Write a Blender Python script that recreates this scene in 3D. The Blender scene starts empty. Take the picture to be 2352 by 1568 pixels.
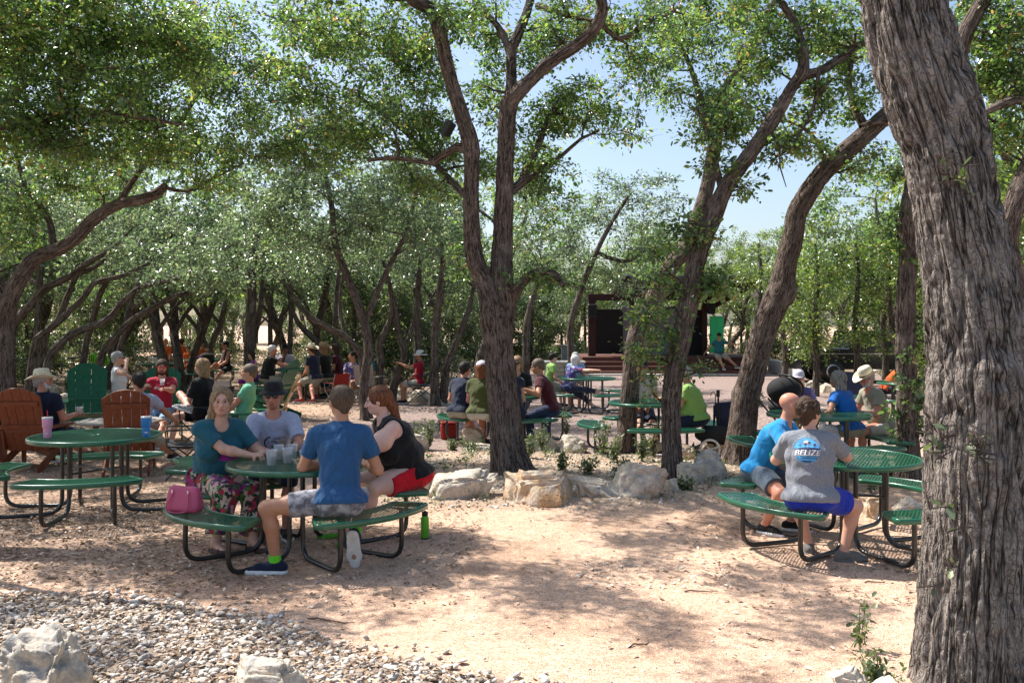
import bpy, math, random, time
import numpy as np
from mathutils import Vector, Matrix
from mathutils.bvhtree import BVHTree
random.seed(7)
RNG = np.random.default_rng(11)
C = bpy.context.scene.collection
SC = bpy.context.scene
PI = math.pi

# ------------------------------------------------------------------ camera, sky, sun, exposure
CAM_H = 1.92; FPX = 2100.0; CX = 1176.0; HV = 748.0
cd = bpy.data.cameras.new("camera"); cam = bpy.data.objects.new("camera", cd); C.objects.link(cam)
cam.location = (0, 0, CAM_H); cam.rotation_euler = (math.radians(90), 0, 0)
cd.sensor_width = 36; cd.lens = 36 * FPX / 2352.0
cd.shift_y = -(784 - HV) / 2352.0
cd.clip_end = 1500; cd.clip_start = 0.05
SC.camera = cam
SUN_DIR = Vector((-0.27, 0.155, 0.45)).normalized()          # towards the sun
sun_el = math.asin(SUN_DIR.z)
world = bpy.data.worlds.new("World"); SC.world = world; world.use_nodes = True
wn = world.node_tree; wn.nodes.clear()
wo = wn.nodes.new("ShaderNodeOutputWorld"); bg = wn.nodes.new("ShaderNodeBackground")
sky = wn.nodes.new("ShaderNodeTexSky"); sky.sky_type = 'NISHITA'; sky.sun_disc = False
sky.sun_elevation = sun_el; sky.sun_rotation = math.atan2(SUN_DIR.x, SUN_DIR.y)
sky.air_density = 1.0; sky.dust_density = 2.2; sky.ozone_density = 1.0
bg.inputs['Strength'].default_value = 0.125
wn.links.new(sky.outputs[0], bg.inputs['Color']); wn.links.new(bg.outputs[0], wo.inputs['Surface'])
sl = bpy.data.lights.new("sun", 'SUN'); sl.energy = 5.0; sl.angle = math.radians(0.53); sl.color = (1.0, 0.95, 0.88)
so = bpy.data.objects.new("sun", sl); C.objects.link(so)
so.rotation_euler = (-SUN_DIR).to_track_quat('-Z', 'Y').to_euler(); so.location = (0, 0, 30)
SC.view_settings.view_transform = 'Standard'; SC.view_settings.look = 'None'
SC.view_settings.exposure = 0.78; SC.view_settings.gamma = 1
SC.render.engine = 'CYCLES'
SC.cycles.max_bounces = 6; SC.cycles.diffuse_bounces = 3; SC.cycles.glossy_bounces = 2
SC.cycles.transmission_bounces = 4; SC.cycles.transparent_max_bounces = 8
SC.cycles.caustics_reflective = False; SC.cycles.caustics_refractive = False
T0 = time.time()

# ------------------------------------------------------------------ picture -> place
def at(u, v, Y):
    return Vector(((u - CX) / FPX * Y, Y, CAM_H - (v - HV) / FPX * Y))
def gnd(u, v, z=0.0):
    Y = (CAM_H - z) * FPX / (v - HV)
    return Vector(((u - CX) / FPX * Y, Y, z))

# ------------------------------------------------------------------ noise in numpy
_perm = RNG.permutation(256).astype(np.int64); _perm = np.concatenate([_perm, _perm])
_val = RNG.random(256).astype(np.float32) * 2 - 1
def vnoise(x, y, z):
    xi = np.floor(x).astype(np.int64); yi = np.floor(y).astype(np.int64); zi = np.floor(z).astype(np.int64)
    fx = (x - xi).astype(np.float32); fy = (y - yi).astype(np.float32); fz = (z - zi).astype(np.float32)
    fx = fx * fx * (3 - 2 * fx); fy = fy * fy * (3 - 2 * fy); fz = fz * fz * (3 - 2 * fz)
    def h(a, b, c): return _val[_perm[_perm[_perm[a & 255] + (b & 255)] + (c & 255)]]
    x0 = h(xi, yi, zi) * (1 - fx) + h(xi + 1, yi, zi) * fx
    x1 = h(xi, yi + 1, zi) * (1 - fx) + h(xi + 1, yi + 1, zi) * fx
    x2 = h(xi, yi, zi + 1) * (1 - fx) + h(xi + 1, yi, zi + 1) * fx
    x3 = h(xi, yi + 1, zi + 1) * (1 - fx) + h(xi + 1, yi + 1, zi + 1) * fx
    return (x0 * (1 - fy) + x1 * fy) * (1 - fz) + (x2 * (1 - fy) + x3 * fy) * fz
def fbm(p, f, octv=3, seed=0.0, gain=0.5):
    r = 0; a = 1.0
    for i in range(octv):
        r = r + a * vnoise(p[..., 0] * f + seed + 17.3 * i, p[..., 1] * f + seed * 1.7 + 5.1, p[..., 2] * f + 9.7 + seed * 0.3)
        f *= 2.03; a *= gain
    return r
def sstep(a, b, x):
    t = np.clip((x - a) / (b - a), 0, 1); return t * t * (3 - 2 * t)

# ------------------------------------------------------------------ objects and tags
def tag(o, label=None, cat=None, group=None, kind=None):
    if label: o['label'] = label
    if cat: o['category'] = cat
    if group: o['group'] = group
    if kind: o['kind'] = kind
    return o
def thing(name, label, cat, loc=(0, 0, 0), rz=0.0, group=None):
    o = bpy.data.objects.new(name, None); C.objects.link(o); o.empty_display_size = 0.1
    o.location = loc; o.rotation_euler = (0, 0, rz)
    return tag(o, label, cat, group)
def link(name, me, parent=None, m=None):
    o = bpy.data.objects.new(name, me); C.objects.link(o)
    if m is not None and len(me.materials) == 0: me.materials.append(m)
    if parent is not None: o.parent = parent
    return o
def copy_tree(o, parent=None, kids=None):
    if kids is None:
        kids = {}
        for x in bpy.data.objects:
            if x.parent: kids.setdefault(x.parent.name, []).append(x)
    c = o.copy(); C.objects.link(c)
    if parent is not None: c.parent = parent
    for ch in kids.get(o.name, []): copy_tree(ch, c, kids)
    return c

# ------------------------------------------------------------------ mesh making
def np_mesh(name, V, F, smooth=False, attr=None, vcol=None, mats=None, midx=None):
    """V (n,3); F (m,k) one face size, or list of such arrays"""
    V = np.ascontiguousarray(V, dtype=np.float32)
    Fs = F if isinstance(F, list) else [F]
    Fs = [np.asarray(f, dtype=np.int32) for f in Fs if len(f)]
    me = bpy.data.meshes.new(name)
    me.vertices.add(len(V)); me.vertices.foreach_set("co", V.ravel())
    loops = np.concatenate([f.ravel() for f in Fs]); sizes = np.concatenate([np.full(len(f), f.shape[1], np.int32) for f in Fs])
    starts = np.concatenate([[0], np.cumsum(sizes)[:-1]]).astype(np.int32)
    me.loops.add(len(loops)); me.loops.foreach_set("vertex_index", loops.astype(np.int32))
    me.polygons.add(len(sizes)); me.polygons.foreach_set("loop_start", starts)
    me.polygons.foreach_set("loop_total", sizes)
    if smooth: me.polygons.foreach_set("use_smooth", np.ones(len(sizes), dtype=bool))
    if midx is not None: me.polygons.foreach_set("material_index", np.asarray(midx, np.int32))
    for k, a in (attr or {}).items():
        a = np.asarray(a, np.float32)
        if a.ndim == 2:
            at_ = me.attributes.new(k, 'FLOAT_VECTOR', 'POINT'); at_.data.foreach_set("vector", a.ravel())
        else:
            dom = 'FACE' if len(a) == len(sizes) and len(a) != len(V) else 'POINT'
            at_ = me.attributes.new(k, 'FLOAT', dom); at_.data.foreach_set("value", a)
    if vcol is not None:
        ca = me.color_attributes.new("Col", 'FLOAT_COLOR', 'POINT')
        rgba = np.ones((len(V), 4), np.float32); rgba[:, :3] = vcol; ca.data.foreach_set("color", rgba.ravel())
    me.update(calc_edges=True); me.validate()
    for m in (mats or []): me.materials.append(m)
    return me

class MB:
    """collects boxes, tubes, revolved shapes; builds ONE mesh object"""
    def __init__(s): s.v = []; s.f = []; s.sm = []; s.mi = []; s.cur = 0
    def add(s, vs, fs, smooth=False):
        o = len(s.v); s.v += [tuple(p) for p in vs]
        for f in fs: s.f.append([i + o for i in f]); s.sm.append(smooth); s.mi.append(s.cur)
        return s
    def box(s, c, d, rot=None, bevel=0.0):
        hx, hy, hz = d[0] / 2, d[1] / 2, d[2] / 2
        b = min(bevel, hx * .9, hy * .9, hz * .9)
        M = rot if rot is not None else Matrix.Identity(3)
        c = Vector(c)
        if b <= 0:
            P = [Vector((x * hx, y * hy, z * hz)) for x in (-1, 1) for y in (-1, 1) for z in (-1, 1)]
            F = [(0, 1, 3, 2), (4, 6, 7, 5), (0, 4, 5, 1), (2, 3, 7, 6), (0, 2, 6, 4), (1, 5, 7, 3)]
            return s.add([M @ p + c for p in P], F)
        P = []; idx = {}
        for ix, x in enumerate((-1, 1)):
            for iy, y in enumerate((-1, 1)):
                for iz, z in enumerate((-1, 1)):
                    for k in range(3):
                        q = [x * (hx - b), y * (hy - b), z * (hz - b)]; q[k] = (x * hx, y * hy, z * hz)[k]
                        idx[(ix, iy, iz, k)] = len(P); P.append(Vector(q))
        F = []
        for k in range(3):
            a, bb = [(1, 2), (0, 2), (0, 1)][k]
            for sgn in (0, 1):
                cs = []
                for (p, q) in ((0, 0), (1, 0), (1, 1), (0, 1)):
                    t = [0, 0, 0]; t[k] = sgn; t[a] = p; t[bb] = q; cs.append(idx[(t[0], t[1], t[2], k)])
                F.append(cs)
        for k in range(3):      # edges along axis k
            a, bb = [(1, 2), (0, 2), (0, 1)][k]
            for p in (0, 1):
                for q in (0, 1):
                    t0 = [0, 0, 0]; t1 = [0, 0, 0]; t0[a] = t1[a] = p; t0[bb] = t1[bb] = q; t1[k] = 1
                    F.append([idx[(*t0, a)], idx[(*t1, a)], idx[(*t1, bb)], idx[(*t0, bb)]])
        for ix in (0, 1):
            for iy in (0, 1):
                for iz in (0, 1): F.append([idx[(ix, iy, iz, k)] for k in range(3)])
        cen = Vector((0, 0, 0)); F2 = []
        for f in F:
            n = (P[f[1]] - P[f[0]]).cross(P[f[2]] - P[f[0]]); m = sum((P[i] for i in f), Vector()) / len(f)
            F2.append(f if n.dot(m - cen) > 0 else f[::-1])
        return s.add([M @ p + c for p in P], F2)
    def beam(s, a, b, w, h, up=(0, 0, 1), bevel=0.0):
        a = Vector(a); b = Vector(b); z = (b - a); L = z.length; z.normalize(); up = Vector(up)
        x = up.cross(z)
        if x.length < 1e-4: x = Vector((1, 0, 0)).cross(z)
        x.normalize(); y = z.cross(x)
        M = Matrix((x, y, z)).transposed()
        return s.box((a + b) / 2, (w, h, L), M, bevel)
    def tube(s, pts, r, n=8, cap=True, smooth=True):
        pts = [Vector(p) for p in pts]; rs = r if isinstance(r, (list, tuple)) else [r] * len(pts)
        t0 = (pts[1] - pts[0]).normalized(); ref = Vector((0, 0, 1)) if abs(t0.z) < .9 else Vector((1, 0, 0))
        nx = ref.cross(t0).normalized(); V = []; F = []
        for i, p in enumerate(pts):
            t = (pts[min(i + 1, len(pts) - 1)] - pts[max(i - 1, 0)]).normalized()
            nx = (nx - t * nx.dot(t)).normalized(); ny = t.cross(nx)
            for k in range(n):
                a = 2 * PI * k / n; V.append(p + (nx * math.cos(a) + ny * math.sin(a)) * rs[i])
        for i in range(len(pts) - 1):
            for k in range(n):
                F.append((i * n + k, i * n + (k + 1) % n, (i + 1) * n + (k + 1) % n, (i + 1) * n + k))
        s.add(V, F, smooth)
        if cap:
            s.add([V[k] for k in range(n)], [tuple(range(n))[::-1]])
            s.add([V[-n + k] for k in range(n)], [tuple(range(n))])
        return s
    def lathe(s, prof, c=(0, 0, 0), n=24, smooth=True, sx=1, sy=1):
        V = []; F = []; c = Vector(c)
        for (r, z) in prof:
            for k in range(n):
                a = 2 * PI * k / n; V.append(c + Vector((r * math.cos(a) * sx, r * math.sin(a) * sy, z)))
        for i in range(len(prof) - 1):
            for k in range(n): F.append((i * n + k, i * n + (k + 1) % n, (i + 1) * n + (k + 1) % n, (i + 1) * n + k))
        s.add(V, F, smooth)
        if prof[0][0] > 1e-5: s.add(V[:n], [tuple(range(n))[::-1]])
        if prof[-1][0] > 1e-5: s.add(V[-n:], [tuple(range(n))])
        return s
    def prism(s, poly, h0, h1, M=None):
        """poly in xy, extruded z h0..h1; M 4x4"""
        n = len(poly); V = [Vector((p[0], p[1], h0)) for p in poly] + [Vector((p[0], p[1], h1)) for p in poly]
        if M is not None: V = [M @ v for v in V]
        F = [tuple(range(n))[::-1], tuple(range(n, 2 * n))] + [(i, (i + 1) % n, (i + 1) % n + n, i + n) for i in range(n)]
        return s.add(V, F)
    def sphere(s, c, r, n=12, m=8, sc=(1, 1, 1)):
        prof = [(math.sin(PI * i / m) * r, -math.cos(PI * i / m) * r) for i in range(m + 1)]
        V = []; F = []; c = Vector(c)
        for (rr, z) in prof:
            for k in range(n):
                a = 2 * PI * k / n; V.append(c + Vector((rr * math.cos(a) * sc[0], rr * math.sin(a) * sc[1], z * sc[2])))
        for i in range(m):
            for k in range(n): F.append((i * n + k, i * n + (k + 1) % n, (i + 1) * n + (k + 1) % n, (i + 1) * n + k))
        return s.add(V, F, True)
    def mesh(s, name, mats=None):
        me = bpy.data.meshes.new(name); me.from_pydata(s.v, [], s.f)
        me.polygons.foreach_set("use_smooth", s.sm)
        me.polygons.foreach_set("material_index", s.mi)
        for m in (mats or []): me.materials.append(m)
        me.update(); return me
    def build(s, name, m, parent=None):
        ms = m if isinstance(m, (list, tuple)) else [m]
        return link(name, s.mesh(name, ms), parent)

# ------------------------------------------------------------------ materials
class NT:
    def __init__(s, name):
        s.m = bpy.data.materials.new(name); s.m.use_nodes = True; s.t = s.m.node_tree; s.t.nodes.clear()
        s.out = s.n("ShaderNodeOutputMaterial")
    def n(s, ty, **kw):
        nd = s.t.nodes.new(ty)
        for k, v in kw.items():
            if k.startswith('i_'): nd.inputs[k[2:].replace('_', ' ')].default_value = v
            else: setattr(nd, k, v)
        return nd
    def l(s, a, b): s.t.links.new(a, b)
    def noise(s, co, scale, detail=3, rough=.55, dist=0):
        nd = s.n("ShaderNodeTexNoise"); nd.inputs['Scale'].default_value = scale; nd.inputs['Detail'].default_value = detail
        nd.inputs['Roughness'].default_value = rough; nd.inputs['Distortion'].default_value = dist
        if co is not None: s.l(co, nd.inputs['Vector'])
        return nd.outputs['Fac']
    def ramp(s, fac, stops, interp='LINEAR'):
        nd = s.n("ShaderNodeValToRGB"); cr = nd.color_ramp; cr.interpolation = interp
        while len(cr.elements) < len(stops): cr.elements.new(0.5)
        for e, (p, c) in zip(cr.elements, stops):
            e.position = p; e.color = (*c, 1) if len(c) == 3 else c
        s.l(fac, nd.inputs[0]); return nd.outputs[0]
    def mix(s, fac, a, b, mode='MIX'):
        nd = s.n("ShaderNodeMix", data_type='RGBA', blend_type=mode)
        for sock, v in ((nd.inputs[0], fac), (nd.inputs[6], a), (nd.inputs[7], b)):
            if hasattr(v, 'links'): s.l(v, sock)
            elif isinstance(v, (int, float)): sock.default_value = v
            else: sock.default_value = (*v, 1)
        return nd.outputs[2]
    def math(s, op, a, b=None):
        nd = s.n("ShaderNodeMath", operation=op)
        for sock, v in ((nd.inputs[0], a), (nd.inputs[1], b)):
            if v is None: continue
            if hasattr(v, 'links'): s.l(v, sock)
            else: sock.default_value = v
        return nd.outputs[0]
    def bump(s, h, strength=.5, dist=.01, nrm=None):
        nd = s.n("ShaderNodeBump"); nd.inputs['Strength'].default_value = strength; nd.inputs['Distance'].default_value = dist
        s.l(h, nd.inputs['Height'])
        if nrm is not None: s.l(nrm, nd.inputs['Normal'])
        return nd.outputs[0]
    def bsdf(s, color, rough=.6, metal=0.0, nrm=None, spec=.5, **kw):
        b = s.n("ShaderNodeBsdfPrincipled")
        for sock, v in ((b.inputs['Base Color'], color), (b.inputs['Roughness'], rough)):
            if hasattr(v, 'links'): s.l(v, sock)
            elif isinstance(v, (int, float)): sock.default_value = v
            else: sock.default_value = (*v, 1)
        b.inputs['Metallic'].default_value = metal; b.inputs['Specular IOR Level'].default_value = spec
        for k, v in kw.items(): b.inputs[k.replace('_', ' ')].default_value = v
        if nrm is not None: s.l(nrm, b.inputs['Normal'])
        s.l(b.outputs[0], s.out.inputs[0]); return b
    def attr(s, name): return s.n("ShaderNodeAttribute", attribute_name=name)
    def obj(s): return s.n("ShaderNodeTexCoord").outputs['Object']
_mats = {}
def mat(name, col, rough=.6, metal=0.0, var=.12, scale=18, bump=.15, bdist=.004, spec=.4, **kw):
    if name in _mats: return _mats[name]
    t = NT(name); co = t.obj()
    f = t.noise(co, scale, 4); c2 = tuple(max(0, c * (1 - var * 1.6)) for c in col); c3 = tuple(min(1, c * (1 + var)) for c in col)
    cc = t.ramp(f, [(.3, c2), (.7, c3)])
    nr = t.bump(t.noise(co, scale * 5, 3), bump, bdist) if bump else None
    t.bsdf(cc, rough, metal, nr, spec, **kw); _mats[name] = t.m; return t.m
# ------------------------------------------------------------------ ground
def lift(x, y):
    """height of the land"""
    h = 0.04 * sstep(-2.6, -3.6, x) * sstep(7.0, 8.5, y)
    h = h + 0.07 * isl(x, y)
    h = h + 1.3 * sstep(48, 120, y)
    h = h + 0.35 * sstep(-9, -20, x) * sstep(14, 24, y)
    return h
def isl(x, y):
    """planted island behind the boulders"""
    a = sstep(-2.4, -1.5, x) * sstep(7.2, 6.2, x)
    yb = np.interp(x, [-2.5, -1.0, 1.0, 2.2, 3.0, 6.5], [9.4, 9.5, 9.4, 9.9, 10.6, 12.0])
    yt = np.interp(x, [-2.5, 0, 2.5, 4.0, 6.5], [13.2, 13.6, 12.8, 13.2, 13.0])
    return a * sstep(yb - .15, yb + .35, y) * sstep(yt + .5, yt - .3, y)
def gravel_edge(x):
    return np.interp(x, [-9, -3.68, -2.7, -1.59, -1.09, -.60, -.276, .4, 1.2, 2.2, 3.0, 4.5], [6.7, 6.57, 6.40, 6.0, 5.5, 5.22, 5.0, 4.68, 4.55, 4.62, 5.2, 5.6])
def spaced(*segs):
    out = []
    for a, b, st in segs: out += list(np.arange(a, b, st))
    return out
xs = [-400, -250, -160, -110, -80, -60, -48, -40, -34] + spaced((-30, -8, .5), (-8, 8, .055), (8, 30, .5)) + [30, 34, 40, 48, 60, 80, 110, 160, 250, 400]
ys = [-60, -30, -15, -6, 0, 2] + spaced((3, 14, .055), (14, 42, .3)) + [42, 44, 47, 50, 54, 60, 68, 78, 90, 105, 125, 160, 220, 320, 480, 700]
GX, GY = np.meshgrid(np.array(xs), np.array(ys)); nx_, ny_ = GX.shape[1], GX.shape[0]
P = np.stack([GX, GY, GX * 0], -1).reshape(-1, 3)
X, Y = P[:, 0], P[:, 1]
near = sstep(40, 14, Y)
P[:, 2] = lift(X, Y) + near * (0.018 * fbm(P, .8, 3, 3) + 0.007 * fbm(P, 5.5, 3, 8))
n1 = fbm(P, .9, 4, 20); n2 = fbm(P, 3.5, 3, 40); wob = .5 * fbm(P, .35, 3, 60)
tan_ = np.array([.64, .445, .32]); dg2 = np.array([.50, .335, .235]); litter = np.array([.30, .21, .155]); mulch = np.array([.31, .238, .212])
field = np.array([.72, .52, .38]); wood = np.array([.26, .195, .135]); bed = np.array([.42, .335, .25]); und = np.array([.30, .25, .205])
def lerp(a, b, t): return a * (1 - t[:, None]) + b * t[:, None]
col = np.tile(tan_, (len(P), 1)); col = lerp(col, dg2, sstep(-.1, .9, n1 + .5 * n2))
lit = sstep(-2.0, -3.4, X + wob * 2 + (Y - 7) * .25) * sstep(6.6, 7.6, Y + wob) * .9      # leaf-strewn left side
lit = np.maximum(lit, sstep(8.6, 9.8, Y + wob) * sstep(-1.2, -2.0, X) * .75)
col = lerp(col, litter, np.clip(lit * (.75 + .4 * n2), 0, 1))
mu = sstep(13.0, 14.0, Y + wob * .6 - .35 * np.clip(X - 2, 0, 9) * .6) * sstep(-4.5, -2.5, X + wob)
col = lerp(col, mulch, mu)
col = lerp(col, np.array([.66, .50, .40]), np.clip(sstep(9.5, 10.5, Y) * sstep(13.9, 12.5, Y) * sstep(-4.2, -3.0, X) * sstep(-.8, -1.6, X) * .5, 0, 1))
col = lerp(col, bed, isl(X, Y) * np.clip(.85 + .4 * n2, 0, 1))
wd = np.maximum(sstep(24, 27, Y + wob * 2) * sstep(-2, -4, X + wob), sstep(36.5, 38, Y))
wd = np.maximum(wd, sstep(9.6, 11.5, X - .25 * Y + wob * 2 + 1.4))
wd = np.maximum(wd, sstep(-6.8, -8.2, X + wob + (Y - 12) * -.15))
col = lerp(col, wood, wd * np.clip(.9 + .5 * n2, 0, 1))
fl = sstep(41, 47, Y + wob * 3) * sstep(2, -6, X) + sstep(60, 75, Y)
col = lerp(col, field, np.clip(fl, 0, 1) * .9)
gv = sstep(.06, -.06, Y - gravel_edge(X) + .12 * n2)
col = lerp(col, und, gv)
idx = np.arange(nx_ * ny_).reshape(ny_, nx_)
F = np.stack([idx[:-1, :-1], idx[:-1, 1:], idx[1:, 1:], idx[1:, :-1]], -1).reshape(-1, 4)
t = NT("granite_ground"); co = t.obj(); vc = t.n("ShaderNodeVertexColor", layer_name="Col").outputs[0]
vor = t.n("ShaderNodeTexVoronoi", feature='F1'); vor.inputs['Scale'].default_value = 95; t.l(co, vor.inputs['Vector'])
sep = t.n("ShaderNodeSeparateColor"); t.l(vor.outputs['Color'], sep.inputs[0])
gcol = t.ramp(sep.outputs[0], [(0, (.50, .47, .45)), (.35, (.86, .84, .83)), (.75, (1.08, 1.06, 1.05)), (1, (1.45, 1.45, 1.45))])
mid = t.ramp(t.noise(co, 9, 5, .65), [(.25, (.72, .69, .67)), (.6, (1.05, 1.05, 1.05))])
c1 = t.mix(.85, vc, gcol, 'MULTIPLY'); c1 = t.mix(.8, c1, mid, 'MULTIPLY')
h = t.math('ADD', t.math('MULTIPLY', vor.outputs['Distance'], 1.2), t.math('MULTIPLY', t.noise(co, 26, 4, .7), 1.6))
t.bsdf(c1, .92, nrm=t.bump(h, .9, .006), spec=.15)
M_GROUND = t.m
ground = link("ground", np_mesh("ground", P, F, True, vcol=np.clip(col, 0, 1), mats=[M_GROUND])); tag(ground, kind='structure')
def gz(x, y):
    """ground height"""
    p = np.array([[x, y, 0.0]]); X_ = np.array([x]); Y_ = np.array([y])
    return float((lift(X_, Y_) + sstep(40, 14, Y_) * (0.018 * fbm(p, .8, 3, 3) + 0.007 * fbm(p, 5.5, 3, 8)))[0])
def gzs(x, y):
    p = np.stack([x, y, x * 0], -1)
    return lift(x, y) + sstep(40, 14, y) * (0.018 * fbm(p, .8, 3, 3) + 0.007 * fbm(p, 5.5, 3, 8))

# ------------------------------------------------------------------ instanced little shapes baked into one mesh
def ico(sub):
    import bmesh
    bm = bmesh.new(); bmesh.ops.create_icosphere(bm, subdivisions=sub, radius=1.0)
    V = np.array([v.co[:] for v in bm.verts]); F_ = np.array([[v.index for v in f.verts] for f in bm.faces]); bm.free(); return V, F_
def rotmats(n, tilt=PI):
    a = RNG.random(n) * 2 * PI; ax = RNG.normal(size=(n, 3)); ax /= np.linalg.norm(ax, axis=1)[:, None]
    ang = RNG.random(n) * tilt
    K = np.zeros((n, 3, 3)); K[:, 0, 1] = -ax[:, 2]; K[:, 0, 2] = ax[:, 1]; K[:, 1, 0] = ax[:, 2]; K[:, 1, 2] = -ax[:, 0]; K[:, 2, 0] = -ax[:, 1]; K[:, 2, 1] = ax[:, 0]
    R = np.eye(3)[None] + np.sin(ang)[:, None, None] * K + (1 - np.cos(ang))[:, None, None] * (K @ K)
    Z = np.zeros((n, 3, 3)); Z[:, 0, 0] = np.cos(a); Z[:, 0, 1] = -np.sin(a); Z[:, 1, 0] = np.sin(a); Z[:, 1, 1] = np.cos(a); Z[:, 2, 2] = 1
    return R @ Z
def scatter(V, Fc, pos, scale, R):
    n = len(pos); W = np.einsum('nij,vj->nvi', R, V) * scale[:, None, :] if False else np.einsum('nij,nvj->nvi', R, V[None] * scale[:, None, :])
    W = W + pos[:, None, :]
    off = (np.arange(n) * len(V))[:, None, None]
    return W.reshape(-1, 3), (Fc[None] + off).reshape(-1, Fc.shape[1])

def stone_chips(n, xr, ymin, edge, smin, smax, name, m, dens=None, sub=2, layer=.02, seedv=0):
    Vs, Fs, at_ = [], [], []; base, bf = ico(sub)
    variants = []
    for k in range(6):
        d = base.copy(); q = d * 1.1 + k * 7
        d = d * (1 + .28 * fbm(q, 1.2, 2, k)[:, None])
        for j in range(4):      # broken faces
            nrm = RNG.normal(size=3); nrm /= np.linalg.norm(nrm); dd = d @ nrm; lim = .55 + .2 * RNG.random()
            d = d - np.clip(dd - lim, 0, 9)[:, None] * nrm
        variants.append(d)
    x = RNG.random(n * 3) * (xr[1] - xr[0]) + xr[0]; y = ymin + RNG.random(n * 3) * 2.8
    ok = (y < edge(x) + .12 * RNG.normal(size=len(x))) & (np.abs(x) < y * .62 + .3)
    x, y = x[ok][:n], y[ok][:n]; o = 0
    z = gzs(x, y) + RNG.random(len(x)) * layer
    s = smin + (smax - smin) * RNG.random(len(x)) ** 2.0
    for k in range(6):
        sel = np.arange(len(x)) % 6 == k; m_ = sel.sum()
        sc_ = s[sel][:, None] * (np.array([1, .8, .5]) * (1 + .3 * RNG.normal(size=(m_, 3)) * .5))
        W, Fk = scatter(variants[k], bf, np.stack([x[sel], y[sel], z[sel]], -1), sc_, rotmats(m_, .9))
        Vs.append(W); Fs.append(Fk + o); o += len(W); at_.append(np.repeat(RNG.random(m_), len(bf)))
    me = np_mesh(name, np.concatenate(Vs), np.concatenate(Fs), False, attr={'rnd': np.concatenate(at_)}, mats=[m])
    return tag(link(name, me), kind='stuff')
t = NT("white_gravel"); co = t.obj(); a = t.attr('rnd').outputs['Fac']
c1 = t.ramp(a, [(0, (.26, .21, .17)), (.25, (.48, .42, .36)), (.6, (.66, .61, .54)), (.88, (.76, .70, .62)), (1, (.48, .34, .24))])
c1 = t.mix(.5, c1, t.ramp(t.noise(co, 60, 4), [(.3, (.6, .6, .6)), (.7, (1.05, 1.05, 1.05))]), 'MULTIPLY')
t.bsdf(c1, .85, nrm=t.bump(t.noise(co, 160, 3), .4, .003), spec=.25); M_GRAVEL = t.m
g_ = stone_chips(9800, (-4.2, 3.6), 4.25, gravel_edge, .009, .032, "gravel", M_GRAVEL)
tag(g_, "white limestone gravel bed with dead leaves across the near left corner", "gravel")
# grit and loose stones on the path and bed
def grit():
    base, bf = ico(1); n = 5200
    x = RNG.random(n) * 12 - 6; y = 4.3 + RNG.random(n) ** 1.4 * 8
    s = .0035 + .007 * RNG.random(n) ** 4
    z = gzs(x, y) + s * .3
    W, Fk = scatter(base, bf, np.stack([x, y, z], -1), s[:, None] * np.array([1.2, 1, .6]), rotmats(n))
    n2_ = 2600; x = -1.9 + 8 * RNG.random(n2_); y = 9.3 + 4 * RNG.random(n2_); k = isl(x, y) > .3; x, y = x[k], y[k]; n2_ = len(x)
    s2 = .008 + .02 * RNG.random(n2_) ** 2
    W2, F2 = scatter(base, bf, np.stack([x, y, gzs(x, y)], -1), s2[:, None] * np.array([1.2, 1, .6]), rotmats(n2_))
    me = np_mesh("loose_stones", np.concatenate([W, W2]), np.concatenate([Fk, F2 + len(W)]), False,
                 attr={'rnd': np.concatenate([np.repeat(.3 + .5 * RNG.random(n), len(bf)), np.repeat(RNG.random(n2_), len(bf))])}, mats=[M_GRAVEL])
    tag(link("loose_stones", me), "scattered pale grit and pebbles over the tan granite path", "pebbles", kind='stuff')
grit()
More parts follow.
